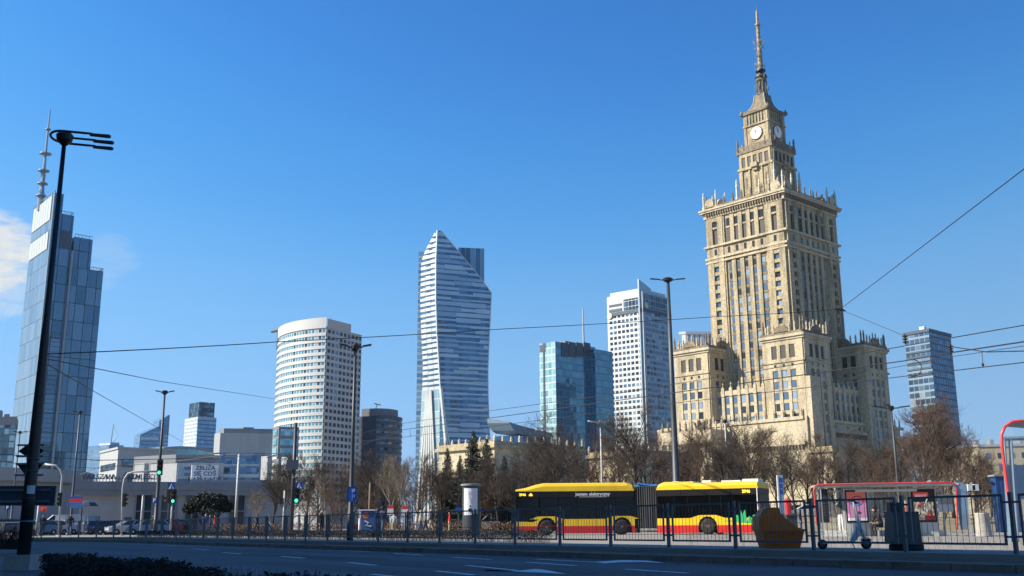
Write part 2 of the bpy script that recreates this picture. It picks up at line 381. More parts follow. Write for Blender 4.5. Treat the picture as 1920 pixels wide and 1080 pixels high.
# ================================================================ BUILDINGS
class Bld:
    """upright block: nearest edge at a point, one face running right (R), one running left (L)"""
    def __init__(s,name,label,pxC,pyC,Y,pxL=None,pxR=None,aR=42,aL=None,lenL=None,lenR=None,cat='building',group=None):
        p=at(pxC,pyC,Y); s.C=V((p.x,p.y,0)); s.H=p.z; s.r=dirv(aR); s.l=dirv(aR+90 if aL is None else aL)
        s.b=lenR if lenR else hit(pxR,pyC,s.C,s.r); s.a=lenL if lenL else hit(pxL,pyC,s.C,s.l)
        s.t=thing(name,label,cat,s.C,None,group); s.win=[]
    def P(s,u,v,z): q=s.C+s.r*u+s.l*v; return (q.x,q.y,z)
    def z(s,py,u=0,v=0): q=s.P(u,v,0); return zat(q[0],q[1],py)
    def ur(s,px,py): return hit(px,py,s.C,s.r)
    def vl(s,px,py): return hit(px,py,s.C,s.l)
    def box(s,mb,u0,u1,v0,v1,z0,z1,m=0):
        P=s.P; mb.hexa([P(u0,v0,z0),P(u1,v0,z0),P(u1,v1,z0),P(u0,v1,z0),P(u0,v0,z1),P(u1,v0,z1),P(u1,v1,z1),P(u0,v1,z1)],m)
    def part(s,name,mats,mb,parent=None,smooth=False): return mb.build(name,mats,parent or s.t,smooth)
    def w(s,u0,u1,v0,v1,z0,z1,m=0): s.win.append((u0,u1,v0,v1,z0,z1,m))
    def flush(s,mats,n=100,key=None):
        L=s.win
        if key: L=sorted(L,key=key)
        else: L=sorted(L,key=lambda q:-q[4]) if len(L)>n else L
        for q in L[:n]:
            mb=MB(); s.box(mb,*q[:6],0); mb.build('window',mats[q[6]],s.t)
        if L[n:]:
            mb=MB()
            for q in L[n:]: s.box(mb,*q)
            o=mb.build('window',mats,s.t); o['kind']='stuff'
# ---- glass tower with a mast, far left
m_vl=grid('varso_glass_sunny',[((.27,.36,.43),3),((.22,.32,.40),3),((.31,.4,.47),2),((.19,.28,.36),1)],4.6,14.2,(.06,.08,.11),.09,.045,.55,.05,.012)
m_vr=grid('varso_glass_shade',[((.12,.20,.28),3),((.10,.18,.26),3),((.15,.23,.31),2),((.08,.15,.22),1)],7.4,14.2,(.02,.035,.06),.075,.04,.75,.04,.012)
m_vp=mat('pale_cladding',(.40,.43,.43),.5,var=.05)
m_vf=mat('grey_fin',(.25,.29,.33),.5,.3)
b=Bld('glass_skyscraper','tall stepped glass skyscraper with a ringed mast, behind the tall lamp post at far left',103,361,760,67,192,42,130,cat='skyscraper')
uA=b.ur(120,363);uB=b.ur(139,400);uF=b.ur(131,500);uC=b.ur(174,455);uD=b.ur(192,517)
zA=b.z(361);zA2=b.z(386,0,b.a);zB=b.z(404,uB);zC=b.z(446,(uF+uC)/2);zD=b.z(510,uD)
mb=MB(); P=b.P
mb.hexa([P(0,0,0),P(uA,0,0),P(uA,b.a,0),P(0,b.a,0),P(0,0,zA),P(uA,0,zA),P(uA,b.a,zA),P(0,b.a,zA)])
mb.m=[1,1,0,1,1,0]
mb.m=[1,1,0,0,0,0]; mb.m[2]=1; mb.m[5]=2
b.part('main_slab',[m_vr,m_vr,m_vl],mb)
mb=MB(); b.box(mb,uA+.01,uF,1.2,b.a*.8,0,zB); b.part('stair_slab',[m_vr],mb)
mb=MB(); b.box(mb,uF+1.6,uC,.6,b.a*.7,0,zC); b.part('middle_slab',[m_vr],mb)
mb=MB(); b.box(mb,uF+1.8,uD,-1.5,b.a*.5,0,zD); b.part('low_slab',[m_vr],mb)
mb=MB(); b.box(mb,uF,uF+1.6,-1.2,6,0,b.z(470,uF)); b.box(mb,-.3,.5,-.5,.3,0,zA+1); b.part('corner_fin',m_vf,mb)
for i in range(9):
    z=20+i*14.2*1.02; mb=MB()
    for k in range(4): b.box(mb,uA+1,uF-.6,.9,1.2,z+k*3.5,z+k*3.5+.25)
    b.box(mb,uA+.8,uA+1.1,.88,1.2,z,z+10.75); b.part('louvre_panel',m_bluegrey,mb)
zz=zA
for k,(z1,z0) in enumerate(((zA-1,b.z(409)),(b.z(431),b.z(464)))):
    for q in range(7):
        v0=b.a*(.1+.125*q); mb=MB(); b.box(mb,-.5,-.05,v0,v0+b.a*.115,z0,z1); b.part('white_panel',m_vp,mb)
mb=MB()
for (u,v0,v1,z) in ((0,0,b.a,zA),(uB-.3,1.5,b.a*.8,zB),(uD-.4,-1.2,b.a*.4,zD)):
    b.box(mb,u,u+.35,v0,v1,z+2.2,z+2.6)
    for q in range(9): b.box(mb,u,u+.3,v0+(v1-v0)*q/8-.15,v0+(v1-v0)*q/8+.15,z,z+2.2)
for (u0,u1,v,z) in ((uA,uB,1.3,zB),(uF+2,uC,.8,zC),(uC,uD,-1.4,zD)):
    b.box(mb,u0,u1,v,v+.35,z+2.2,z+2.6)
    for q in range(5): b.box(mb,u0+(u1-u0)*q/5,u0+(u1-u0)*q/5+.3,v,v+.3,z,z+2.2)
b.part('roof_railing',m_vf,mb)
mb=MB(); b.box(mb,uA+.5,uF-.5,.7,1.2,b.z(462,uA),b.z(432,uA)); b.part('plant_opening',m_bluegrey,mb)
# mast
pm=at(76,380,790); q=V((pm.x,pm.y,0)); zz=lambda py:zat(q.x,q.y,py)
z0=zz(395); prof=[(2.2,z0),(2.2,zz(368)),(1.5,zz(345)),(1.3,zz(322)),(.95,zz(290)),(.75,zz(244)),(.5,zz(205))]
mb=MB(); mb.lathe(q,prof,8); b.part('mast',m_steel,mb)
for py,r in ((368,4.2),(345,4.1),(321,4.4),(289,4.6),(243,2.2)):
    mb=MB(); z=zz(py); mb.lathe(q,[(.5,z-1.4),(r,z-.1),(r,z+.6),(.5,z+.9)],16); b.part('mast_platform',m_steel,mb)
mb=MB()
for i in range(40):
    a=U(0,6.28);z=U(zz(368),zz(325));r=U(1.6,2.8);mb.tube([q+V((math.cos(a)*1.2,math.sin(a)*1.2,z)),q+V((math.cos(a)*r,math.sin(a)*r,z+U(1,4)))],.22,4)
b.part('antenna',m_steel,mb)
# ---- dark glazed office at the left edge
m_dg=grid('dark_glazing',[((.06,.12,.17),3),((.12,.22,.28),2),((.2,.33,.38),1),((.03,.06,.1),2)],3.2,3.6,(.02,.03,.045),.16,.2,.6,.08,.04)
b=Bld('glazed_office','dark gridded glass office block at the left edge of the photo',31,781,560,-60,-140,114,178,lenR=30)
mb=MB(); b.box(mb,0,b.b,0,b.a,0,b.H-4.5); b.part('facade',m_dg,mb)
mb=MB(); b.box(mb,-.3,b.b,-.3,b.a,b.H-4.5,b.H); b.part('parapet',m_bluegrey,mb)
v=b.vl(3,775); mb=MB(); b.box(mb,3,14,v,v+12,b.H,b.z(768)); b.box(mb,2,4,4,7,b.H,b.H+1.6); b.part('plant_room',m_bluegrey,mb)
# ---- distant hazy things
m_hz=grid('far_glass',[((.2,.34,.5),2),((.16,.3,.46),2),((.25,.4,.55),1)],4,3.8,(.12,.2,.3),.12,.3,.5,.12,.02)
m_hz2=grid('far_pale',[((.3,.38,.45),2),((.36,.44,.5),2)],3.5,3.6,(.5,.53,.55),.3,.45,.3,.2,.02)
b=Bld('office_block','distant pale blue office block with a crane on its roof',205,834,900,165,232,35,150)
mb=MB(); b.box(mb,0,b.b,0,b.a,0,b.H); b.part('facade',m_hz,mb)
mb=MB(); b.box(mb,2,b.b*.8,2,b.a*.6,b.H,b.z(829)); b.part('roof_storey',m_hz2,mb)
ct=at(208,826,905); o=V((ct.x,ct.y,b.H)); c_=thing('roof_crane','thin lattice crane standing on the distant pale blue office','crane',o)
mb=MB(); t=at(213,795,905); mb.tube([o,o.lerp(t,.55),t],[.5,.4,.3],4); mb.build('jib',m_steel,c_)
mb=MB(); mb.tube([o,at(222,815,905)],[.4,.3],4); mb.tube([at(222,815,905),at(213,800,905)],.12,3); mb.build('counter_jib',m_steel,c_)
mb=MB(); mb.box(o.x-1.2,o.y-1.2,o.z,o.x+1.2,o.y+1.2,o.z+2.4); mb.build('cab',m_red,c_)
b=Bld('slanted_tower','distant blue glass tower with a steeply slanted blade roof',263,815,1100,252,316,25,140,cat='skyscraper')
mb=MB(); P=b.P; bb=b.b; um=b.ur(298,800); zl=b.z(815);zm=b.z(799,um);zt=b.z(777,bb)
for (u0,u1,zA_,zB_) in ((0,um,zl,zm),(um,bb,b.z(789,um),zt)):
    mb.hexa([P(u0,0,0),P(u1,0,0),P(u1,b.a,0),P(u0,b.a,0),P(u0,0,zA_),P(u1,0,zB_),P(u1,b.a,zB_),P(u0,b.a,zA_)])
b.part('facade',m_hz,mb)
mb=MB(); b.box(mb,1,um,-.5,0,zl-5,zl-2.5); b.part('roof_louvre',m_whitep,mb)
b=Bld('office_tower','distant pale glass tower with a dark box on top',371,781,1000,347,406,42,cat='skyscraper')
mb=MB(); b.box(mb,0,b.b,0,b.a,0,b.H); b.part('facade',[m_hz2],mb)
mb=MB(); b.box(mb,.05,b.b-.05,-.4,0,0,b.H-2); b.part('shaded_front',m_hz,mb)
mb=MB(); b.box(mb,-b.a*.0+1,b.b-2,1,b.a-6,b.H,b.z(753)); b.part('top_box',m_dg,mb)
# teal curved-roof mall
m_teal=grid('teal_glass',[((.22,.42,.44),2),((.3,.5,.5),1),((.17,.34,.38),2)],3.,3.4,(.35,.45,.46),.1,.12,.5,.1,.03)
b=Bld('shopping_hall','low teal glass hall with a gently curved roof',304,836,620,264,412,20,150)
mb=MB(); n=14
for i in range(n):
    u0=b.b*i/n;u1=b.b*(i+1)/n; f=lambda u:b.H-3.2*((u/b.b-.35)/.65)**2
    mb.hexa([P_ for P_ in (b.P(u0,0,0),b.P(u1,0,0),b.P(u1,b.a,0),b.P(u0,b.a,0),b.P(u0,0,f(u0)-1.4),b.P(u1,0,f(u1)-1.4),b.P(u1,b.a,f(u1)-1.4),b.P(u0,b.a,f(u0)-1.4))])
b.part('facade',m_teal,mb)
mb=MB()
for i in range(n):
    u0=b.b*i/n;u1=b.b*(i+1)/n
    mb.hexa([b.P(u0,-1,f(u0)-1.4),b.P(u1,-1,f(u1)-1.4),b.P(u1,b.a,f(u1)-1.4),b.P(u0,b.a,f(u0)-1.4),b.P(u0,-1,f(u0)),b.P(u1,-1,f(u1)),b.P(u1,b.a,f(u1)),b.P(u0,b.a,f(u0))])
b.part('roof',m_roofgrey,mb)
# pale low-rise, left
m_pale=mat('pale_render',(.34,.355,.365),.8,var=.08,stain=.15)
m_greyw=mat('grey_render',(.19,.205,.225),.85,var=.1,stain=.2)
m_band=grid('strip_glazing',[((.07,.12,.18),2),((.12,.2,.3),2),((.2,.3,.4),1)],2.4,4.,(.1,.12,.15),.08,.02,.6,.06,.05)
b=Bld('low_office','low white and grey office with a bright sunlit gable',222,842,470,189,331,38,125)
mb=MB(); b.box(mb,0,b.b,0,b.a,0,b.H); b.part('wall',m_pale,mb)
for k in range(2):
    z=b.H-8-7*k; mb=MB(); b.box(mb,2+3*k,b.b*.5,-.2,0,z,z+3.6); b.part('window',m_band,mb)
for k in range(2):
    z=b.H-9-8*k; mb=MB(); b.box(mb,-.2,0,3,b.a*.9,z,z+3); b.part('window',m_band,mb)
mb=MB(); b.box(mb,-.5,b.b+.4,-.5,b.a,b.H,b.H+1); b.part('roof_edge',m_pale,mb)
b=Bld('grey_annexe','plain grey annexe with a white stair tower and a red fascia',330,852,440,252,412,20,150)
mb=MB(); b.box(mb,0,b.b,0,b.a,0,b.H); b.part('wall',m_greyw,mb)
mb=MB(); b.box(mb,-.25,0,b.a*.1,b.a*.5,b.H-10,b.H-8); b.part('red_fascia',m_red,mb)
mb=MB(); v=b.vl(262,850); b.box(mb,-1.6,3,v-6,v,0,b.z(866)); b.part('stair_tower',m_pale,mb)
for k in range(3):
    mb=MB(); b.box(mb,2,b.b*.9,-.25,0,b.H-6-5.5*k,b.H-3-5.5*k); b.part('window',m_band,mb)
# banner building
b=Bld('office_pavilion','office block with striped windows and a big white advertising banner',332,868,330,322,420,8,150,lenL=12)
mb=MB(); b.box(mb,0,b.b,0,b.a,0,b.H); b.part('wall',m_pale,mb)
for k in range(4):
    mb=MB(); b.box(mb,.4,b.b*.35,-.12,0,b.H-2.2-1.9*k,b.H-1.2-1.9*k); b.part('window',m_band,mb)
bt=thing('advertising_banner','white banner with large dark letters hung on the office block','banner',b.P(b.ur(358,880),-.3,0))
u0=b.ur(358,880);u1=b.ur(408,880);z1=b.z(872);z0=b.z(905)
mb=MB(); b.box(mb,u0,u1,-.4,-.15,z0,z1); mb.build('sheet',m_signw,bt)
hh=(z1-z0)/3
m_navy=mat('navy_letter',(.02,.035,.07),.5)
for i,tx in enumerate(('ZBLIŻA','SIĘ COŚ','NAPRAWDĘ')):
    letters('lettering',tx,hh*1.02,m_navy,bt,frame3(V(b.P((u0+u1)/2,-.45,z1-hh*(i+.5))),b.r,(0,0,1)),.05,bold=.03)
# grey-blue office, left of the white tower
m_offb=grid('office_bands',[((.05,.12,.22),2),((.09,.18,.3),2),((.14,.25,.38),1)],3,4.6,(.42,.46,.5),.04,.42,.6,.06,.04)
b=Bld('banded_office','grey office block with long blue window bands, left of the white round tower',414,812,480,404,512,12,140)
mb=MB(); b.box(mb,0,b.b,0,b.a,0,b.H-9); b.part('facade',m_offb,mb)
mb=MB(); b.box(mb,-.4,b.b,-.4,b.a,b.H-9,b.H); b.part('parapet',m_pale,mb)
mb=MB(); b.box(mb,b.ur(421,800),b.b,4,b.a-4,b.H,b.z(803)); b.box(mb,b.b*.55,b.b*.75,5,9,b.z(803),b.z(799)); b.part('roof_storey',m_greyw,mb)
for k in range(4):
    mb=MB(); z=b.H-10-k*5.2; b.box(mb,.5,b.b-1,-.35,.05,z-2.6,z); b.part('window_band',m_band,mb)
mb=MB(); u=b.ur(487,860); b.box(mb,u,u+6,-6,0,0,b.z(856,u)); b.part('white_pier',m_pale,mb)
m_glassroof=mat('atrium_glass',(.25,.35,.45),.1,.5)
mb=MB(); mb.extr([b.P(8+i*22/8,-.5,math.sin(PI*i/8)*9+11) for i in range(9)]+[b.P(30,-.5,2),b.P(8,-.5,2)],V(b.P(0,-9,0))-V(b.P(0,0,0))); b.part('atrium',m_glassroof,mb)
# ---- white round tower
m_wspan=mat('white_spandrel',(.43,.435,.43),.6,var=.05,scale=.2)
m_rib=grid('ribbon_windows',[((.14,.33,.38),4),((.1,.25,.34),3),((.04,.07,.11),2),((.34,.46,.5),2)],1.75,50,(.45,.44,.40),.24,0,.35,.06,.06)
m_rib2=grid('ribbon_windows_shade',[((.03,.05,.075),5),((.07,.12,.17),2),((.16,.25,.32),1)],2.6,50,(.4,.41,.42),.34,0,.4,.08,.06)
K=at(613,595,420); Kz=K.z; K=V((K.x,K.y,0))
arc=[K.copy()]; a=163.; step=2.15; p=K.copy(); lim=hit
while True:
    p=p+dirv(a)*step; arc.append(p.copy()); a-=3.35
    px=pix((p.x,p.y,60))[0]
    if len(arc)>27 or a<70: break
rv=dirv(60); rb=hit(678,620,K,rv); flat=[K+rv*rb*i/12 for i in range(13)]
t=thing('white_office_tower','white office tower with a curved window-ribbed front and a flat shaded side','office tower',K)
back=[flat[-1],flat[-1]+dirv(150)*22,arc[-1]]
def inset(pts,o):
    r=[]
    for i,p in enumerate(pts):
        q=(pts[min(i+1,len(pts)-1)]-pts[max(i-1,0)]).normalized(); r.append(p+V((q.y,-q.x,0))*o)
    return r
def outp(pts,left,o): return inset(pts,-o if left else o)
body=[(q.x,q.y) for q in flat[::-1]]+[(q.x,q.y) for q in arc[1:]]+[(back[1].x,back[1].y)]
ztop=zat(K.x,K.y,612); zroof=Kz
mb=MB(); mb.prism(body,0,ztop); mb.build('core',m_wspan,t)
def ribbon(mb,pts,z0,z1,o0,o1,left,m=0):
    A=outp(pts,left,o0);B=outp(pts,left,o1); u=0
    for i in range(len(pts)-1):
        L=(B[i+1]-B[i]).length
        q=[(*B[i].xy,z0),(*B[i+1].xy,z0),(*B[i+1].xy,z1),(*B[i].xy,z1)]; uv=[(u,z0),(u+L,z0),(u+L,z1),(u,z1)]
        if left: q=q[::-1];uv=uv[::-1]
        mb.face(q,m,uv); u+=L
        for z,fl in ((z0,0),(z1,1)):
            q=[(*A[i].xy,z),(*A[i+1].xy,z),(*B[i+1].xy,z),(*B[i].xy,z)]
            mb.face(q if (fl==1)==left else q[::-1],m)
zz0=zat(K.x,K.y,868); nf=20; hs=(zat(K.x,K.y,617)-zz0)/nf
for k in range(-6,nf):
    z=zz0+hs*k
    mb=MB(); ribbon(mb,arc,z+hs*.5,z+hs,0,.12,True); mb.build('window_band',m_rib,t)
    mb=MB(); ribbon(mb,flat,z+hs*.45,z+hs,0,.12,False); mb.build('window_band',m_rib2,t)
    mb=MB(); ribbon(mb,arc,z,z+hs*.5,0,.35,True); ribbon(mb,flat,z,z+hs*.45,0,.3,False); mb.build('spandrel',m_wspan,t)
mb=MB()
n=len(arc)
for i in range(n-1):   # crown wall, dropping in height toward the far end as it curves
    pass
ribbon(mb,arc,ztop-.6,zroof,0,.4,True); ribbon(mb,flat[:9],ztop-.6,zroof-.5,0,.4,False); ribbon(mb,flat[8:],ztop-.6,zroof-4,0,.4,False)
mb.prism(body,ztop,zroof-4.2); mb.build('crown_wall',m_wspan,t)
mb=MB()
for i in range(8): q=K+dirv(110)*6+V((U(-3,3),U(-2,2),zroof)); mb.tube([q-V((0,0,4)),q+V((0,0,U(.5,2)))],.15,4)
mb.build('roof_antenna',m_steel,t)
q=arc[-8]; zc=zat(q.x,q.y,632); pr=thing('roof_cradle','window-cleaning cradle arm on the edge of the white round tower roof','cleaning cradle',(q.x,q.y,zc-3))
mb=MB(); mb.box(q.x-.8,q.y-.8,zc-6,q.x+.8,q.y+.8,zc+3); mb.build('column',m_greyw,pr)
mb=MB(); mb.tube([V((q.x-3.6,q.y,zc+2.4)),V((q.x+3.2,q.y,zc+4.2))],.8,5); mb.build('boom',m_greyw,pr)
# attached glass bay
m_bay=grid('bay_glass',[((.22,.45,.5),3),((.15,.35,.42),2),((.35,.55,.58),1)],2.2,3.4,(.3,.36,.38),.06,.05,.5,.06,.03)
b=Bld('glazed_bay','three-storey glazed box leaning out at the foot of the white round tower',523,800,402,512,561,18,140)
z0=b.z(856); 
dd=min(b.a,9.)
mb=MB(); b.box(mb,0,b.b,0,dd,z0,b.H); b.part('frame',m_greyw,mb)
for k in range(3):
    zz_=z0+(b.H-z0)*(.06+.32*k); mb=MB(); b.box(mb,.8,b.b-.6,-.3,0,zz_,zz_+(b.H-z0)*.22); b.part('window_band',m_bay,mb); mb=MB(); b.box(mb,-.3,0,.6,dd-.6,zz_,zz_+(b.H-z0)*.22); b.part('window_band',m_bay,mb)
mb=MB(); b.box(mb,1,2.2,1,2.2,0,z0); b.box(mb,b.b-2.2,b.b-1,1,2.2,0,z0); b.part('base',m_greyw,mb)
# ---- dark rounded office right of it
m_dk=grid('dark_ribbons',[((.03,.06,.1),3),((.07,.13,.18),2),((.16,.24,.3),1)],1.9,3.6,(.16,.18,.2),.12,.42,.5,.08,.06)
K2=at(706,765,470); z2=K2.z; K2=V((K2.x,K2.y,0)); arc2=[K2.copy()]; a=12.;p=K2.copy()
for i in range(12): p=p+dirv(a)*1.95; arc2.append(p.copy()); a+=9.5
lv=dirv(165); la=hit(674,765,K2,lv); fl2=[K2,K2+lv*la]
m_slate=mat('slate_cladding',(.075,.095,.125),.5,.2)
t=thing('dark_round_office','dark office with a rounded right end beside the white round tower','office building',K2)
body=[(q.x,q.y) for q in arc2]+[(fl2[1].x+8,fl2[1].y+26),(fl2[1].x,fl2[1].y)]
zb=zat(K2.x,K2.y,780)
mb=MB(); mb.prism(body,0,zb); mb.build('core',m_slate,t)
nf=8; hs=(zb-zat(K2.x,K2.y,868))/nf
for k in range(nf):
    z=zb-hs*(k+1); mb=MB(); ribbon(mb,arc2,z+hs*.1,z+hs*.6,0,.15,False); mb.build('window_band',m_dk,t)
    mb=MB(); ribbon(mb,arc2,z+hs*.6,z+hs*1.1,0,.4,False); mb.build('spandrel',m_slate,t)
mb=MB(); mb.obox(K2+V((0,0,0)),lv*la,-V((-lv.y,lv.x,0))*-.25,V((0,0,zb))); mb.build('blank_wall',mat('slate_wall',(.06,.075,.1),.6),t)
mb=MB(); c0=sum((V((x,y,0)) for x,y in body),V((0,0,0)))/len(body)
mb.prism([(c0.x+(x-c0.x)*.86-1,c0.y+(y-c0.y)*.86) for x,y in body],zb,z2); mb.build('crown',m_greyw,t)
q=K2+lv*1.5+V((0,4,0)); mb=MB(); mb.tube([q+V((0,0,z2-1)),q+V((1.2,0,z2+2.4))],.25,4); mb.tube([q+V((-.3,0,z2+2.6)),q+V((2.8,0,z2+1.9))],.3,4); mb.build('roof_davit',m_greyw,t)
# ---- twisted white residential tower
m_zp=mat('pale_cladding_panel',(.39,.47,.55),.3,.45,var=.05,scale=.1)
m_zp2=mat('bluish_cladding_panel',(.30,.39,.48),.22,.5,var=.05,scale=.1); m_zp3=mat('bright_cladding_panel',(.46,.53,.59),.3,.35,var=.05,scale=.1)
m_zg=grid('tower_glass',[((.12,.22,.33),3),((.08,.16,.26),2),((.18,.3,.42),1)],3.,60,(.1,.16,.22),.04,0,.6,.06,.03)
m_zl=mat('sunlit_panel',(.52,.54,.53),.35,.15,var=.05,scale=.1)
m_zd=grid('lobby_glass',[((.05,.12,.2),2),((.08,.17,.27),1)],4,5,(.2,.28,.34),.05,.05,.7,.05,.02)
D=650.; A0=at(820,428,D); t=thing('twisted_tower','white and glass twisting skyscraper with a pointed slanted top','skyscraper',(A0.x,A0.y,0))
cR=dirv(22); cL=dirv(140)
def lerpt(tab,y):
    if y<=tab[0][0]: return tab[0][1]
    for (a,b),(c_,d_) in zip(tab,tab[1:]):
        if y<=c_: return b+(d_-b)*(y-a)/(c_-a)
    return tab[-1][1]
rid=[(428,820),(480,817.5),(560,817),(620,819),(680,822.5),(722,825),(780,833),(835,843),(880,851)]
rgt=[(428,822),(466,858),(505,893),(540,921),(590,919),(640,916.5),(690,914.5),(740,915),(800,917.5),(880,921)]
lef=[(428,820),(466,797),(485,790),(560,788),(620,790),(680,793),(720,792),(800,788),(880,783)]
def zr(py): return zat(A0.x,A0.y,py)
def ridge(py):
    q=at(lerpt(rid,py),py,D); return V((q.x,q.y,zr(py)))
def onplane(px,py,base,dr):
    k=hit(px,py,base,dr); q=base+dr*k; return V((q.x,q.y,base.z))
def rows(py):
    a=ridge(py)
    # right and left edges taken at the same height as the ridge point
    r=onplane(lerpt(rgt,py),py-3.*(lerpt(rgt,py)-lerpt(rid,py))/100,a,cR); l=onplane(lerpt(lef,py),py+2,a,cL)
    return l,a,r
NR=44
ys=[432+ (868-432)*i/NR for i in range(NR+1)]+[930]
RW=[rows(y) for y in ys]
RW[-1]=tuple(V((q.x,q.y,-.2)) for q in RW[-1])
core=MB(); bk=dirv(75)*24
def quad(mb,a,b,c_,d_,m=0,uv=None): mb.face([a,b,c_,d_],m,uv)
for i in range(NR+1):
    l0,a0,r0=RW[i];l1,a1,r1=RW[i+1]
    quad(core,l1,a1,a0,l0); quad(core,a1,r1,r0,a0)
    quad(core,r1,l1+bk,l0+bk,r0); quad(core,l1+bk,l1,l0,l0+bk)
core.face([RW[0][0],RW[0][1],RW[0][2],RW[0][0]+bk]); core.build('core',m_zg,t)
rnd=random.Random(5)
nR=(V((cR.y,-cR.x,0))); nL=V((-cL.y,cL.x,0))
for i in range(NR-1):
    l0,a0,r0=RW[i];l1,a1,r1=RW[i+1]
    g=MB(); n=max(3,int((r1-a1).length/3.2)); seg=0
    while seg<n:
        run=rnd.randint(2,5); e=min(n,seg+run); hi=rnd.choice((.46,.5,.72,.36,.56)); lo=rnd.choice((0,0,-.12,.08))
        f0=seg/n;f1=e/n
        def pt(f,k): return a1.lerp(r1,f).lerp(a0.lerp(r0,f),k)
        o=nR*.35
        q=[pt(f0,lo),pt(f1,lo),pt(f1,hi),pt(f0,hi)]
        g.hexa([q[0],q[1],q[1]+o,q[0]+o,q[3],q[2],q[2]+o,q[3]+o][::1]) if False else g.extr(q,o,rnd.choice((0,0,1,2)))
        seg=e
    g.build('panel_band',[m_zp,m_zp2,m_zp3],t)
    if ys[i]<722:
        g=MB(); f0=0
        for q4 in range(3):
            hi=rnd.uniform(.45,.7); f0=q4/3+.02;f1=(q4+1)/3
            def pl_(f,k): return l1.lerp(a1,f).lerp(l0.lerp(a0,f),k)
            g.extr([pl_(f0,.0),pl_(f1,.0),pl_(f1,hi),pl_(f0,hi)],nL*.35)
        g.build('sunny_panel_band',m_zl,t)
# edge trim, fanned base strips, lobby wedge
g=MB(); g.tube([r[1]+nR*.3 for r in RW],.55,5); g.build('ridge_trim',m_zl,t)
g=MB(); g.tube([r[2]+nR*.3 for r in RW],.35,5); g.build('edge_trim',m_zl,t)
g=MB(); ia=[i for i,y in enumerate(ys) if y>=722]
g0=MB(); g0.face([RW[ia[0]][1]+nL*.4,RW[ia[0]][0]+nL*.4,RW[ia[-1]][0]+nL*.4,RW[ia[-1]][0].lerp(RW[ia[-1]][1],.62)+nL*.4]); g0.build('fan_glazing',grid('fan_glass',[((.4,.52,.56),3),((.3,.44,.5),2),((.5,.58,.6),1)],4,8,(.45,.5,.52),.05,.06,.5,.08,.03),t)
for k in range(6):
    f=.6*k/5.
    pts=[RW[i][0].lerp(RW[ia[0]][1]*1,0)+ (RW[i][1]-RW[i][0])*(.55+(f-.55)*min(1,.35+.65*(i-ia[0])/(len(ia)-3.))) + nL*1.0 for i in ia]
    top=pts[0];bot=pts[-1]; wv=(RW[ia[-1]][1]-RW[ia[-1]][0]).normalized()*1.5
    g.extr([top-wv*.5,bot-wv*.6,bot+wv*.4,top+wv*.25],nL*.7)
g.build('fan_fin',m_zl,t)
g=MB(); g.face([RW[ia[0]][1]+nL*.5,*[RW[i][0].lerp(RW[i][1],.62)+nL*.5 for i in ia[1:]][-1:],RW[-1][1]+nR*.7,RW[ia[0]][1]+nR*.7]); g.build('lobby_glazing',m_zd,t)
g=MB()
for q in (0,1):
    pass
g.tube([RW[ia[0]][1]+nR*.8,RW[-1][1]+nR*.8],1.2,4); g.build('diagonal_rib',m_zl,t)
# rear core block, glass
q=at(860,470,D+16); b0=V((q.x,q.y,0)); rr=dirv(10)
w_=hit(908,470,b0,rr); g=MB(); g.obox((b0.x,b0.y,0),rr*w_,V((-rr.y,rr.x,0))*18,(0,0,zat(b0.x,b0.y,464)))
m_rear=grid('rear_glass',[((.07,.13,.2),3),((.25,.32,.38),1),((.1,.18,.26),2)],3.4,80,(.3,.36,.4),.12,0,.5,.1,.02)
g.build('rear_block',m_rear,t)
q=RW[3][0]; q2=at(781,470,D+30); b0=V((q2.x,q2.y,0)); w_=hit(800,470,b0,dirv(5)); g=MB()
g.obox((b0.x+1.5,b0.y,0),dirv(5)*w_,(0,14,0),(0,0,zat(b0.x,b0.y,471))); g.build('left_wing',grid('wing_glass',[((.34,.44,.5),3),((.2,.32,.42),2),((.45,.52,.55),1)],40,4.2,(.5,.53,.54),0,.35,.4,.1,.02),t)
# ---- low curved office between the towers
b=Bld('curved_roof_office','low blue-grey office with an upswept roof between two glass towers',953,796,420,924,1034,18,150)
mb=MB(); b.box(mb,0,b.b,0,b.a,0,b.H-4.5); b.part('facade',m_offb,mb)
mb=MB(); n=10
for i in range(n):
    u0=b.b*i/n;u1=b.b*(i+1)/n; f=lambda u: b.H+1.2-4.2*(u/b.b)**.8; g_=lambda u: b.H+.6-(3.8 if u>2.5 else 1.5*u)-2.2*(u/b.b)
    mb.hexa([b.P(u0,-.6,g_(u0)),b.P(u1,-.6,g_(u1)),b.P(u1,10,g_(u1)+.5),b.P(u0,10,g_(u0)+.5),b.P(u0,-.2,f(u0)),b.P(u1,-.2,f(u1)),b.P(u1,10,f(u1)+2),b.P(u0,10,f(u0)+2)])
b.part('roof',mat('slate_roof',(.13,.19,.24),.5,.2),mb)
mb=MB(); b.box(mb,-5,4,2,10,0,b.H-6); b.part('side_wing',m_greyw,mb)
for i in range(3):
    mb=MB(); b.box(mb,3,b.b,-.25,0,b.H-11-i*4.5,b.H-8.4-i*4.5); b.part('window_band',m_band,mb)
mb=MB()
for i in range(10):
    u=b.ur(996+3.4*i,806); b.box(mb,u,u+.5,-2.4,-2.1,b.z(807,u),b.z(802,u)); b.box(mb,u,u+.9,-2.4,-2.1,b.z(802,u)-.3,b.z(802,u))
b.part('roof_sign',m_signw,mb)
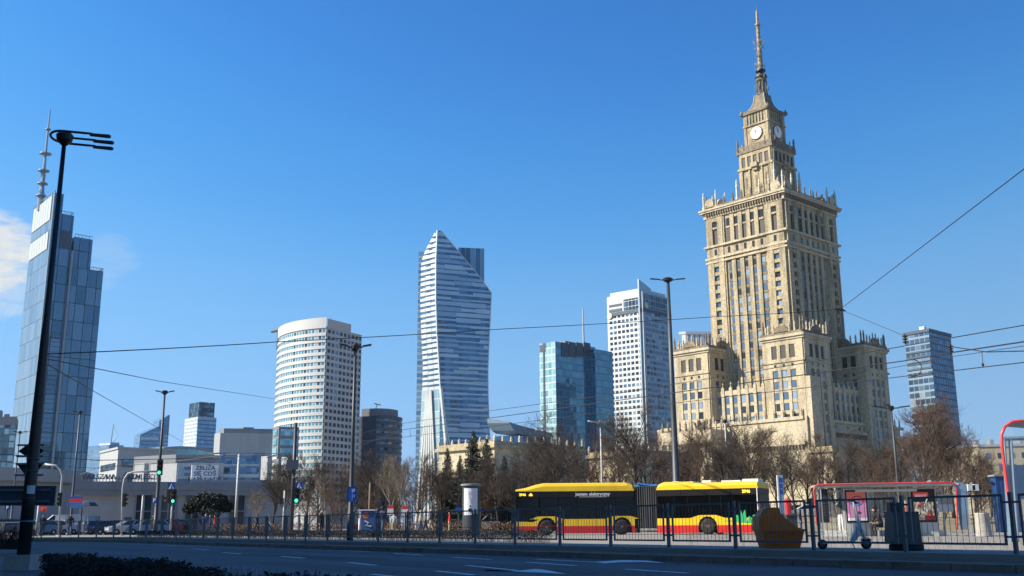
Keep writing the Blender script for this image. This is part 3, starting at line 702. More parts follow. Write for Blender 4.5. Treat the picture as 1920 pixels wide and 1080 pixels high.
# ---- teal glass tower
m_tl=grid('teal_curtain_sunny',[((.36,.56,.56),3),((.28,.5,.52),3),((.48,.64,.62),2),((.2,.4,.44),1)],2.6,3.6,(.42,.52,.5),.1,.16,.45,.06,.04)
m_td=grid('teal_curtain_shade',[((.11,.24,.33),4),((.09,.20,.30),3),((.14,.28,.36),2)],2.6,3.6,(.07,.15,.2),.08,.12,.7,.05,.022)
b=Bld('teal_glass_tower','teal glass office tower with dark roof louvres and a thin mast','',0,0) if False else Bld('teal_glass_tower','teal glass office tower with four dark roof louvres and a thin roof mast',1041,640,520,1011,1116,46,138,cat='skyscraper')
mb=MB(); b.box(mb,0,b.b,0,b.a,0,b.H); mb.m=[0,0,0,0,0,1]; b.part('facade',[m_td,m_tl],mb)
for i,x in enumerate((1052,1066,1080,1094)):
    u=b.ur(x,650);u1=b.ur(x+12.3,650); mb=MB(); b.box(mb,u,u1,-.3,0,b.z(668,u),b.z(641.5,u)); b.part('roof_louvre',m_bluegrey,mb)
mb=MB(); v=b.vl(1021,650); b.box(mb,-.3,0,v,v+1,0,b.H); b.box(mb,-.3,0,v-.5,v+3.2,b.z(656),b.z(643)); b.part('dark_strip',m_bluegrey,mb)
uu=b.ur(1080,640); mb=MB(); b.box(mb,uu,b.ur(1127,646),4,b.a+14,0,b.z(641,uu)); b.part('rear_block',m_td,mb)
mb=MB(); b.box(mb,b.ur(1104,655),b.ur(1137,655),-4,b.a,0,b.z(658,b.b)); b.part('side_block',m_td,mb)
mb=MB(); b.box(mb,uu+1,uu+12,8,16,b.z(641,uu),b.z(635,uu)); b.part('roof_plant',m_greyw,mb)
q=b.P(b.ur(1093,640)*.8,9,0); q=at(1094,636,540); q=V((q.x,q.y,0)); mb=MB(); mb.tube([q+V((0,0,zat(q.x,q.y,645))),q+V((0,0,zat(q.x,q.y,610))),q+V((0,0,zat(q.x,q.y,578)))],[.7,.55,.3],6); b.part('mast',m_steel,mb)
# ---- white gridded tower with a blade fin
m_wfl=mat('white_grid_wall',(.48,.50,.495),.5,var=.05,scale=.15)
m_wfr=mat('white_grid_wall_shade',(.27,.33,.38),.4,.1,var=.05,scale=.15)  # darker, bluer copy of the white wall: shade of the right face put into colour
m_topg=grid('crown_glazing',[((.05,.08,.11),2),((.1,.16,.2),1)],2.5,3.5,(.3,.34,.36),.1,.12,.6,.08,.03)
b=Bld('white_gridded_tower','white office tower with small square windows and a tall blade fin at its corner',1204,546,600,1137.5,1256,46,140,cat='skyscraper')
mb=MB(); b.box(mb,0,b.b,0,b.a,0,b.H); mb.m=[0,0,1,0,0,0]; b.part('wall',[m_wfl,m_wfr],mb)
hs=(b.z(582)-b.z(800))/21.
for r in range(24):
    z=b.z(582)-hs*(r+.62)
    for k in range(8):
        v=b.a*(.055+.115*k); b.w(-.12,.05,v,v+b.a*.076,z,z+hs*.52,(0,1,1,2)[rnd.randint(0,3)] if k<3 and r>12 else (1,0,1)[rnd.randint(0,2)])
        u=b.b*(.08+.112*k); b.w(u,u+b.b*.082,-.12,.05,z,z+hs*.55,(0,0,2,1)[rnd.randint(0,3)])
b.flush([m_wina,m_winb,m_winc])
mb=MB(); v0=b.a*.52; b.box(mb,-.35,0,b.a*.1,v0,b.z(576),b.z(556)); b.box(mb,2,b.b-.5,-.35,0,b.z(575),b.z(550)); b.part('crown_glazing',m_topg,mb)
for z0,z1 in ((b.z(566),b.z(562)),(b.z(576),b.z(571))):
    mb=MB(); b.box(mb,-.3,0,v0+1.5,b.a*.94,z0,z1); b.part('louvre_slot',m_bluegrey,mb)
mb=MB(); b.box(mb,-.4,0,b.a*.02,b.a*.96,b.z(584),b.z(577.5)); b.box(mb,.5,b.b,-.4,0,b.z(583),b.z(577)); b.part('terrace_recess',m_bluegrey,mb)
fin=MB(); v=b.vl(1192,540); zf=b.z(523); zn=b.z(536)
P=b.P; fin.extr([P(-1.6,v,0),P(2.5,-2.6,0),P(2.5,-2.6,b.H+2),P(9,-2.6,b.z(537)),P(9,-2.6,b.z(535)),P(-1.6,v,zf)][:0] or [P(-1.2,2.2,0),P(.4,2.2,0),P(.4,2.2,b.H),P(11,2.2,b.H),P(11,2.2,zn),P(-1.2,2.2,zf)],V(P(0,-.9,0))-V(P(0,0,0)))
b.part('blade_fin',mat('silver_fin',(.33,.40,.46),.35,.4),fin)
mb=MB(); b.box(mb,.6,b.b*.9,1.5,b.a-2,b.H,b.H+2.2); b.part('roof_storey',m_wfl,mb)
mb=MB(); v=b.a*.9; c0=V(P(-.5,b.a*.92,b.z(583))); mb.lathe(c0,[(1.9,-.2),(1.9,.2)],14,0,-b.r); m_emb=mat('pale_emblem',(.5,.48,.36),.4); b.part('round_emblem',m_emb,mb); mb=MB(); c0=V(P(3,-.5,b.z(571))); mb.lathe(c0,[(1.9,-.2),(1.9,.2)],14,0,-b.l); b.part('round_emblem',m_emb,mb)
# ---- white block showing behind the palace
m_str=grid('striped_block',[((.65,.67,.68),3),((.6,.62,.64),2)],3.,40,(.25,.3,.35),.3,0,0,.5,0)
b=Bld('white_block','white striped block peeping out behind the left palace wing',1340,627,560,1284,1352,5,160,lenL=20)
ul_=b.ur(1286,630)
mb=MB(); b.box(mb,ul_,b.b,0,3,0,b.H); b.part('wall',m_str,mb)
mb=MB(); b.box(mb,ul_-.5,b.b,-.5,3.4,b.H,b.H+1.5); b.part('roof_edge',m_whitep,mb)
# ---- right hand glass tower
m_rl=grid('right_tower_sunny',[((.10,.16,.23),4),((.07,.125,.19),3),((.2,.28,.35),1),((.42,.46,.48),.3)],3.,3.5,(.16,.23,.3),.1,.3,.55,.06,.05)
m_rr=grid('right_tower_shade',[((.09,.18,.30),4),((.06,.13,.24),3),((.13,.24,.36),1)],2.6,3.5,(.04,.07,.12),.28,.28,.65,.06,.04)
b=Bld('dark_glass_tower','dark blue glass hotel tower behind the bare trees at right',1741,618,520,1694,1781,42,123,cat='skyscraper')
mb=MB(); b.box(mb,0,b.b,0,b.a,0,b.H); mb.m=[0,0,0,0,0,1]; b.part('facade',[m_rr,m_rl],mb)
for py in (658,668,680,690,702):
    mb=MB(); b.box(mb,-.4,0,.2,b.a-.2,b.z(py),b.z(py)+.9); b.part('floor_band',m_bluegrey,mb)
for py in (671,684):
    mb=MB(); b.box(mb,-.25,0,.6,b.a-.6,b.z(py+4),b.z(py-3)); b.part('bright_glazing',grid('sky_glass%d'%py,[((.36,.46,.52),2),((.28,.38,.46),2)],3,50,(.1,.15,.2),.12,0,.7,.06,.03),mb)
mb=MB(); b.box(mb,-.5,b.b+.4,-.5,b.a+.4,b.H-1,b.H+.6); b.part('parapet',m_bluegrey,mb)
mb=MB(); b.box(mb,1,3,3,6,b.H,b.H+2.4); b.part('roof_plant',m_whitep,mb)

# ================================================================ PALACE
ANG=42.; pN=dirv(ANG); pW=dirv(ANG+90); h=19.8
c0=at(1468,372,414); O=V((c0.x,c0.y,0))+(pN+pW)*h
pal=thing('stone_palace_tower','tall stepped limestone palace with corner towers, clocks and a long spire','palace',O,ANG)
wins=[]; pins=[]
def FB(cx,cy,hx,hy=None):
    hy=hx if hy is None else hy
    def fb(mb,f,s0,s1,z0,z1,d0,d1,m=0):
        if f==0: mb.box(cx-hx-d1,cy+hy-s1,z0,cx-hx-d0,cy+hy-s0,z1,m)      # left, sunny
        elif f==1: mb.box(cx-hx+s0,cy-hy-d1,z0,cx-hx+s1,cy-hy-d0,z1,m)    # right, shaded
        elif f==2: mb.box(cx+hx+d0,cy-hy+s0,z0,cx+hx+d1,cy-hy+s1,z1,m)
        else: mb.box(cx-hx+s0,cy+hy+d0,z0,cx-hx+s1,cy+hy+d1,z1,m)
    fb.W=lambda f:2*hy if f in(0,2) else 2*hx
    def pt(f,s,d):
        return {0:(cx-hx-d,cy+hy-s),1:(cx-hx+s,cy-hy-d),2:(cx+hx+d,cy-hy+s),3:(cx-hx+s,cy+hy+d)}[f]
    fb.pt=pt
    return fb
prs=random.Random(11)
def win(fb,f,s,w,z0,z1,d=.05,dark=False):
    mb=MB(); fb(mb,f,s-w/2,s+w/2,z0,z1,d,d+.12); wins.append((mb,1 if dark else prs.choice((0,0,1,2) if f==0 else (1,1,0)),w*(z1-z0)))
def pin(x,y,z,hh,r,big=True):
    mb=MB(); mb.lathe((x,y,z),[(r,0),(r,hh*.18),(r*.7,hh*.2),(r*.62,hh*.62),(r*.85,hh*.64),(r*.5,hh*.75),(r*.55,hh*.84),(.05,hh)],6); pins.append((mb,hh))
# main shaft
fb=FB(0,0,h); W_=2*h
col=[.11,.285,.393,.5,.607,.715,.89]
mb=MB(); mb.box(-h,-h,0,h,h,134.8)
mb.build('shaft',m_stone,pal,org=None)
pil=MB()
for f in range(4):
    for s0,s1 in ((0,.075),(.145,.215),(.785,.855),(.925,1)): fb(pil,f,W_*s0,W_*s1,30,134.8,0,1.1)
    for s0,s1 in ((.075,.145),(.855,.925)):
        fb(pil,f,W_*s0,W_*s1,114.8,121.8,0,1.1)
        for z in range(17): fb(pil,f,W_*s0,W_*s1,50+3.97*z-1.55,50+3.97*z,0,.9)
        fb(pil,f,W_*s0,W_*s1,129.4,130.2,0,.9); fb(pil,f,W_*s0,W_*s1,132.8,134.8,0,1.)
    cs=[.215]+[ (col[i]+col[i+1])/2 for i in range(1,5)]+[.785]
    for i,c_ in enumerate(cs):
        wd=.026 if 0<i<5 else .018
        fb(pil,f,W_*(c_-wd),W_*(c_+wd),30,114.8,0,.75); fb(pil,f,W_*(c_-wd),W_*(c_+wd),121.4,134.8,0,.8)
    fb(pil,f,W_*.215,W_*.785,113.6,121.4,0,.7)
    for i in range(1,6):
        for z in range(17): fb(pil,f,W_*(col[i]-.03),W_*(col[i]+.03),50+3.97*z-1.3,50+3.97*z-.15,0,.22,1)
        fb(pil,f,W_*(col[i]-.035),W_*(col[i]+.035),128.6,129.5,0,.5); fb(pil,f,W_*(col[i]-.035),W_*(col[i]+.035),133.,134.8,0,.5)
pil.build('pilaster_relief',[m_stone,m_stoned],pal)
for f in (0,1):
    for z in range(17):
        for i,c_ in enumerate(col): win(fb,f,W_*c_,1.75,50+3.97*z,50+3.97*z+2.35,.05)
    for i,c_ in enumerate(col):
        win(fb,f,W_*c_,1.2,117.3,119.9,.72 if 0<i<6 else 1.12,True)
        if 0<i<6: win(fb,f,W_*c_,2.7,121.9,128.5,.05,True); win(fb,f,W_*c_,2.5,129.8,132.7,.05,True)
        else: win(fb,f,W_*c_,2.2,122.6,129.0,.05,True); win(fb,f,W_*c_,1.5,130.5,132.5,.05,True)
# string courses and cornice
mb=MB()
for z0,z1,d in ((115.6,116.5,1.35),(121.0,121.9,1.7),(113.9,114.6,1.25)):
    for f in range(4): fb(mb,f,-d,W_+d,z0,z1,0,d) if f in(0,2) else fb(mb,f,0,W_,z0,z1,0,d)
mb.build('string_course',m_stone2,pal)
mb=MB()
for z0,z1,d in ((134.8,135.6,1.3),(137.2,138.0,2.5),(138.0,138.8,2.9)): mb.box(-h-d,-h-d,z0,h+d,h+d,z1)
mb.box(-h-1.2,-h-1.2,135.6,h+1.2,h+1.2,137.2)
mb.build('cornice',m_stone2,pal)
for f in range(4):
    mb=MB(); fb(mb,f,0,W_,136.9,137.19,1.22,1.9)
    for i in range(30): s=W_*(i+.5)/30; fb(mb,f,s-.33,s+.33,135.6,137.2,1.25,2.1)
    mb.build('dentil_row',m_stoned,pal)
def parapet(cx,cy,hw,z,n,ph,name,arch=True,corner=4.5):
    """crown of a tower: low wall, stone plumes and a round gable in the middle of each side"""
    g=MB(); f2=FB(cx,cy,hw); w=2*hw
    for f in range(4):
        fb_=f2; fb_(g,f,0,w,z,z+1.2,-.6,0)
        if arch:
            c_=w/2; R_=w*.17; pts=[]
            for k in range(11):
                a=PI*k/10; x,y=f2.pt(f,c_-R_*math.cos(a),-.6); pts.append((x,y,z+1.2+R_*.85*math.sin(a)))
            x0,y0=f2.pt(f,0,0);x1,y1=f2.pt(f,0,.9); g.extr(pts,(x1-x0,y1-y0,0))
    o=g.build(name,m_stoned,pal)
    for f in (0,1,2,3):
        for i in range(n):
            s=w*(i+.5)/n
            if arch and abs(s-w/2)<w*.15:
                if f<2:
                    x,y=f2.pt(f,s,-.3); pin(x,y,z+1+w*.13,ph*.55,.5)
                continue
            x,y=f2.pt(f,s,-.4); pin(x,y,z+1,ph*(1.15 if i in(0,n-1) else .8),.62)
parapet(0,0,h+1.6,138.8,9,5.2,'parapet',arch=False)
for sx in (-1,1):
    for sy in (-1,1):
        mb=MB(); cx,cy=sx*(h-2.4),sy*(h-2.4)
        for f in range(4):
            f2=FB(cx,cy,3.4); R_=2.3; pts=[]
            for k in range(9):
                a=PI*k/8; x,y=f2.pt(f,3.4-R_*math.cos(a),-.3); pts.append((x,y,138.8+2.6+R_*1.0*math.sin(a)))
            x0,y0=f2.pt(f,1.1,-.3);x1,y1=f2.pt(f,5.7,-.3); pts=[(x0,y0,138.8)]+pts+[(x1,y1,138.8)]
            a0=V(f2.pt(f,0,0)+(0,));a1=V(f2.pt(f,0,.9)+(0,)); mb.extr(pts,a1-a0)
        for dx in (-3.4,3.4):
            for dy in (-3.4,3.4):
                if (sx,sy)!=(1,1): pin(cx+dx,cy+dy,138.8,9.,.75)
        mb.build('corner_gable',m_stone2,pal)
# set-back stage with open loggia
h1=8.7; fb1=FB(0,0,h1); w1=2*h1
mb=MB(); mb.box(-10.5,-10.5,138.8,10.5,10.5,143.5); mb.box(-h1,-h1,138.8,h1,h1,166); mb.build('upper_stage',m_stone,pal)
g=MB()
for f in range(4):
    for s0,s1 in ((0,.1),(.9,1),(.29,.33),(.67,.71)): fb1(g,f,w1*s0,w1*s1,143.5,157.3,0,.6)
    for i in range(6):
        s=w1*(.06+.176*i); fb1(g,f,s-.55,s+.55,157.5,165,0,.55)
    for i in range(5): s=w1*(.148+.176*i); fb1(g,f,s-.95,s+.95,163.2,165,0,.5)
    fb1(g,f,-.6,w1+.6,157,158.2,0,.9); fb1(g,f,w1*.4,w1*.6,157.2,159.2,0,2.0); fb1(g,f,w1*.43,w1*.57,155.8,157.2,0,1.2)
    for s in (.2,.5,.8): fb1(g,f,w1*s-1.2,w1*s+1.2,145.5,155.5,0,.2); fb1(g,f,w1*s-.5,w1*s+.5,148,153.5,.2,.32,1)
g.build('loggia_relief',[m_stone,m_stoned],pal)
for f in (0,1):
    for i in range(5): win(fb1,f,w1*(.148+.176*i),1.9,158.4,162.9,.06,True)
mb=MB(); mb.box(-h1-.9,-h1-.9,165,h1+.9,h1+.9,166.2); mb.box(-h1-.4,-h1-.4,166.2,h1+.4,h1+.4,168.6); mb.build('loggia_cornice',m_stoned,pal)
for sx in (-1,1):
    for sy in (-1,1):
        if (sx,sy)==(1,1): continue
        pin(sx*(h1+.3),sy*(h1+.3),166.2,6.5,.8); pin(sx*(h1+.3),sy*(h1-3),167,4,.5); pin(sx*(h1-3),sy*(h1+.3),167,4,.5)
for x,y,hh in ((-10,-10,14),(-10,10,11),(10,-10,14),(-10,-2,8),(-2,-10,8)): pin(x,y,143,hh,.95)
# clock stage
h2=6.4; fb2=FB(0,0,h2); w2=2*h2
mb=MB(); mb.box(-h2,-h2,166,h2,h2,184); mb.build('clock_stage',m_stone,pal)
g=MB()
for f in range(4):
    fb2(g,f,0,w2*.09,168.6,184,0,.35); fb2(g,f,w2*.91,w2,168.6,184,0,.35)
    fb2(g,f,-.5,w2+.5,178.2,178.9,0,.6)
    for i in range(7): s=w2*(.12+.127*i); fb2(g,f,s-.28,s+.28,178.9,183.6,0,.45)
    for i in range(6): s=w2*(.183+.127*i); fb2(g,f,s-.42,s+.42,179.3,182.6,0,.06,1)
g.build('clock_stage_relief',[m_stone,m_dark],pal)
mb=MB(); mb.box(-h2-1.,-h2-1.,184,h2+1.,h2+1.,185.2)
for sx in (-1,1):
    for sy in (-1,1): mb.lathe((sx*(h2+.7),sy*(h2+.7),184.3),[(.9,0),(1.1,.9),(.5,1.6),(.2,2.6)],6)
mb.build('clock_stage_cornice',m_stoned,pal)
for f in (0,1,2,3):
    x,y=fb2.pt(f,h2,.1); x1,y1=fb2.pt(f,h2,1.1); ax=V((x1-x,y1-y,0)); cz=174.2
    mb=MB(); mb.lathe((x,y,cz),[(3.15,0),(3.15,.45),(2.85,.5)],32,0,ax); ck=mb.build('clock',m_stoned,pal)
    mb=MB(); mb.lathe(V((x,y,cz))+ax*.45,[(2.85,0),(2.85,.1)],32,0,ax); mb.build('clock_face',m_clock,ck)
    side=V((0,0,1)).cross(ax); P0=V((x,y,cz))+ax*.6
    for ang,L,wd in ((30,2.4,.28),(-2 if f>9 else 6,1.6,.34)):     # a few minutes before the hour: hands near the top left
        a=R(90+ang); dv=-side*math.cos(a)*-1*-1+V((0,0,1))*math.sin(a) if False else side*math.cos(a)+V((0,0,1))*math.sin(a)
        pv_=ax.cross(dv); mb=MB(); mb.obox(P0-dv*.4-pv_*wd/2,dv*(L+.4),pv_*wd,ax*.08); mb.build('clock_hand',m_black,ck)
    mb=MB()
    for k in range(12):
        a=2*PI*k/12; dv=side*math.cos(a)+V((0,0,1))*math.sin(a); pv_=ax.cross(dv); mb.obox(P0-ax*.05+dv*2.2-pv_*.07,dv*.4,pv_*.14,ax*.06)
    mb.build('hour_mark',m_black,ck)
# concave roof, lantern, spire
mb=MB(); prof=[(6.9,185.2),(4.7,186.8),(3.5,188.8),(2.8,191.4),(2.5,194.2)]
for (r0,z0),(r1,z1) in zip(prof,prof[1:]):
    mb.hexa([(-r0,-r0,z0),(r0,-r0,z0),(r0,r0,z0),(-r0,r0,z0),(-r1,-r1,z1),(r1,-r1,z1),(r1,r1,z1),(-r1,r1,z1)])
mb.build('spire_roof',m_stoned,pal)
mb=MB()
for sx in (-1,1):
    for sy in (-1,1): mb.tube([(sx*r,sy*r,z+.1) for r,z in prof],.32,4)
mb.build('roof_hip',m_copper,pal)
mb=MB(); mb.lathe((0,0,194.2),[(2.9,0),(2.9,.6),(1.7,.7),(1.6,6.8),(2.4,7.4),(2.4,8.2)],12)
for k in range(8): a=2*PI*k/8; mb.tube([(2.3*math.cos(a),2.3*math.sin(a),194.9),(2.3*math.cos(a),2.3*math.sin(a),202)],.25,4)
mb.build('lantern',m_stoned,pal)
mb=MB(); mb.lathe((0,0,202.3),[(2.2,0),(2.9,.9),(2.6,1.9),(1.2,2.6)],14); mb.build('spire_ball',m_bronze,pal)
mb=MB(); mb.lathe((0,0,204.8),[(1.1,0),(1.,1.2),(2.3,1.4),(2.3,2.1),(1.2,2.3)],14); mb.build('spire_ring',m_black,pal)
mb=MB(); pr=[]
z=207
while z<229: 
    r=1.2-(z-207)*.022; pr+=[(r,z),(r,z+1.9),(r+.22,z+2.0),(r+.22,z+2.3)]; z+=2.4
mb.lathe((0,0,0),pr+[(.8,229.5)],10); mb.lathe((0,0,229),[(.7,0),(1.35,.7),(1.35,1.3),(.7,2)],10); mb.lathe((0,0,231),[(.62,0),(.6,2),(.68,2.2),(.55,4),(.62,4.2),(.4,6.4)],8); mb.tube([(0,0,237),(0,0,241)],[.16,.05],4); mb.build('spire',m_gold,pal)
mb=MB()
for i in range(46):
    z=U(207.5,222);a=U(0,6.28);r0=1.2;r1=U(2.,2.7); p0=V((math.cos(a)*r0,math.sin(a)*r0,z));p1=V((math.cos(a)*r1,math.sin(a)*r1,z)); mb.tube([p0,p1],.1,3); mb.tube([p1-V((0,0,.6)),p1+V((0,0,.6))],.12,3)
for i in range(12):
    z=U(196,203);a=U(0,6.28);r1=3.; p1=V((math.cos(a)*r1,math.sin(a)*r1,z)); mb.tube([p1*1,p1+V((0,0,1.6))],.2,4)
mb.build('antenna',m_copper,pal)
# corner towers
def ctower(cx,cy,name='corner_tower',vis=(0,1),zt=74.4):
    hw=9.; f3=FB(cx,cy,hw); w=18.
    mb=MB(); mb.box(cx-hw,cy-hw,0,cx+hw,cy+hw,zt-2); o=mb.build(name,m_stone3,pal)
    g=MB()
    for f in range(4):
        f3(g,f,0,w*.2,0,zt-2,0,.5); f3(g,f,w*.8,w,0,zt-2,0,.5)
        for s in (.385,.615): f3(g,f,w*s-.75,w*s+.75,20,zt-2,0,.5)
        f3(g,f,w*.2,w*.8,60.4,65.,0,.45); f3(g,f,w*.2,w*.8,zt-4.,zt-2,0,.45)
        for r in range(9): f3(g,f,w*.2,w*.8,57.6-4.35*r-1.6,57.6-4.35*r-.2,0,.2)
        f3(g,f,-.9,w+.9,63.4,64.2,0,.9)
    g.build('relief',m_stone3,o)
    mb=MB()
    for z0,z1,d in ((zt-2,zt-1.1,.9),(zt-1.1,zt,1.5)): mb.box(cx-hw-d,cy-hw-d,z0,cx+hw+d,cy+hw+d,z1)
    mb.build('cornice',m_stone2,o)
    for f in vis:
        for s in (.28,.5,.72):
            win(f3,f,w*s,2.1,64.9,70.2,.05,True); win(f3,f,w*s,.9,61.7,62.8,.47,True)
            for r in range(8): win(f3,f,w*s,1.85,57.6-4.35*r-.2,57.6-4.35*r+2.6,.05)
    parapet(cx,cy,hw+.8,zt,8,5.0,'tower_parapet')
for cx,cy in ((-23,-23),(-23,23),(23,-23),(23,23)): ctower(cx,cy)
# infill wings between the corner towers
for f in (0,1):
    fw=FB(-21,0,7,14) if f==0 else FB(0,-21,14,7)
    mb=MB(); fw_h=55.5
    if f==0: mb.box(-28,-14,0,-19,14,fw_h)
    else: mb.box(-14,-28,0,14,-19,fw_h)
    mb.build('wing',m_stone3,pal)
    g=MB()
    for i in range(8): s=28*(i)/7.; fw(g,f,s-.7,s+.7,0,fw_h+1.2,0,.7); x,y=fw.pt(f,s,.2); pin(x,y,fw_h+1,2.6,.55)
    fw(g,f,0,28,fw_h-2,fw_h,0,.4); g.build('wing_relief',m_stone2,pal)
    for i in range(7):
        for r in range(5): win(fw,f,28*(i+.5)/7,1.7,50-4.35*r,52.7-4.35*r,.05)
# buttress on the front tower's shaded side, podium and porch
mb=MB(); mb.box(-32.4,-34.4,0,-25.4,-32.05,57); mb.build('buttress',m_stone2,pal)
mb=MB(); mb.box(-31.6,-29.5,0,44,44,41.5); mb.box(-33.4,-32.3,0,-31.6,40,41.5); mb.build('podium',m_stone2,pal)
mb=MB(); mb.box(-34.4,-31.2,30.6,-33.4,40,32); mb.box(-34,-31,40.3,-33.2,40,41.6); mb.box(-25.4,-31,36.4,46,-29.5,37.6); mb.box(-25.4,-30.3,40.4,46,-29.5,41.6); mb.build('podium_cornice',m_stone2,pal)
mb=MB(); mb.box(-46,4,0,-33.4,30,33); mb.box(-46.8,3.2,33,-33.4,30.8,34.2); mb.box(-45.6,4.4,34.2,-34,29.6,38.5); mb.build('porch',m_stone2,pal)
g=MB(); g.box(-46.5,4,32.8,-46,30,32.98)
for i in range(26): y=4+i; g.box(-46.6,y+.25,31.4,-46,y+.75,33)
g.build('dentil_row',m_stoned,pal); g=MB(); g.box(-34.1,-30,30.4,-33.4,39,30.58)
for i in range(48): g.box(-34.2,-30+i*1.45,29.2,-33.4,-29.3+i*1.45,30.6)
g.build('dentil_row',m_stoned,pal); g=MB(); g.box(-24.5,-30.5,36.2,45,-29.5,36.38)
for i in range(50): g.box(-24.5+i*1.4,-30.6,34.8,-23.8+i*1.4,-29.5,36.4)
g.build('dentil_row',m_stoned,pal)
for i in range(5): win(FB(-39,17,7,13),0,26*(i+.5)/5,2.4,10,24,.05,True)
for i in range(6): win(FB(0,0,33.4,30),0,60*(i+.5)/6-4,2.0,18,22,.05,True); win(FB(6,7,38,36.5),1,24+9*i,1.,38.4,39.6,.05,True)
for i in range(15): pin(-33.2,-30+i*4.2,41.5,3.4,.55)
for i in range(18): pin(-23+i*3.9,-29.8,41.5,3.6,.55)
for i in range(9): pin(-45.4,4.6+i*3.1,38.5,4.2,.6)
for i in range(4): pin(-45+i*3.3,4.6,38.5,3.8,.55)
mb=MB(); pts=[(-45.4,17-5*math.cos(PI*k/10),38.5+4.5*math.sin(PI*k/10)) for k in range(11)]; mb.extr(pts,(1,0,0)); mb.build('porch_gable',m_stone2,pal)
# write out windows and pinnacles: the hundred largest each as a part, the rest as one stuff part
wins.sort(key=lambda q:-q[2])
WM=[m_wina,m_winb,m_winc]
for mb,mi,a in wins[:100]: mb.build('window',[m_dark if a>8 and mi==1 else WM[mi]],pal)
big=MB()
for mb,mi,a in wins[100:]:
    o_=len(big.v); big.v+=mb.v; big.f+=[tuple(i+o_ for i in q) for q in mb.f]; big.m+=[mi]*len(mb.f)
o=big.build('window',WM,pal); o['kind']='stuff'
pins.sort(key=lambda q:-q[1])
for mb,a in pins[:100]: mb.build('pinnacle',m_white if a>7.5 or 3.3<a<3.9 else m_stoned,pal,uv=False)
big=MB()
for mb,a in pins[100:]:
    o_=len(big.v); big.v+=mb.v; big.f+=[tuple(i+o_ for i in q) for q in mb.f]; big.m+=[0]*len(mb.f)
o=big.build('pinnacle',m_stone2,pal,uv=False); o['kind']='stuff'
# ---- lower stone wings left and right of the palace
def stonewing(name,label,pxC,pyC,Y,pxL,pxR,cols=8,aR=42,statues=True):
    b=Bld(name,label,pxC,pyC,Y,pxL,pxR,aR)
    mb=MB(); b.box(mb,0,b.b,0,b.a,0,b.H-2); b.part('wall',m_stone2,mb)
    mb=MB(); b.box(mb,-.9,b.b+.9,-.9,b.a+.9,b.H-2,b.H-1); b.box(mb,-.3,b.b,-.3,b.a,b.H-1,b.H); b.box(mb,-.6,b.b,-.6,b.a,b.H*.66,b.H*.7); b.part('cornice',m_stone,mb)
    mb=MB()
    for f,L in ((0,b.a),(1,b.b)):
        n=max(3,int(L/5))
        for i in range(n+1):
            s=L*i/n
            if f==0: b.box(mb,-.7,.1,s-.6,s+.6,0,b.H*.66)
            else: b.box(mb,s-.6,s+.6,-.7,.1,0,b.H*.66)
    b.part('column',m_stone2,mb)
    for f,L in ((0,b.a),(1,b.b)):
        n=max(3,int(L/5))
        for i in range(n):
            s=L*(i+.5)/n
            if f==0: b.w(-.12,.05,s-1.,s+1.,2,b.H*.55,0)
            else: b.w(s-1,s+1,-.12,.05,2,b.H*.55,0)
    b.flush([m_dark])
    if statues:
        for f,L in ((0,b.a),(1,b.b)):
            n=max(3,int(L/3.2))
            for i in range(n+1):
                s=L*i/n; q=V(b.P(.1,s,b.H) if f==0 else b.P(s,.1,b.H)); mb=MB(); hh=U(1.2,2.6)
                mb.lathe(q,[(.5,0),(.4,.5),(.5,.8*hh*.6),(.3,hh*.75),(.32,hh*.85),(.05,hh)],6); mb.build('pinnacle',m_white if (i%3==0) else m_stone2,b.t)
    return b
stonewing('theatre_wing','low sunlit limestone theatre wing with roof pinnacles behind the spruces',927,826,300,823,1092)
stonewing('palace_side_wing','low pale stone wing glimpsed through bare trees left of the grey lamp post',1192,842,330,1104,1300)
stonewing('east_terrace','pale yellow stone terrace behind the trees right of the palace',1560,836,370,1515,1700,aR=38,statues=False)
b=Bld('beige_apartment_block','long beige apartment block with rows of windows at the far right',1842,838,300,1800,1960,-14,130,lenL=14)
mb=MB(); b.box(mb,-1,b.b,0,b.a,0,b.H); b.part('wall',mat('beige_render',(.30,.26,.18),.85,var=.1,stain=.2),mb)
for r in range(6):
    for k in range(14): u=.6+k*3.2; b.w(u,u+1.3,-.1,.05,b.H-3.4-3.2*r,b.H-1.8-3.2*r,prs.choice((0,1,1)))
b.flush([m_wina,m_winb,m_winc])
mb=MB(); b.box(mb,-1.4,b.b,-.5,b.a,b.H,b.H+.7); b.part('roof',m_roofgrey,mb)
mb=MB()
for k in range(5): u=1+k*4; b.box(mb,u,u+1,3,4.5,b.H+.7,b.H+2.2)
b.part('chimney',m_greyw,mb)
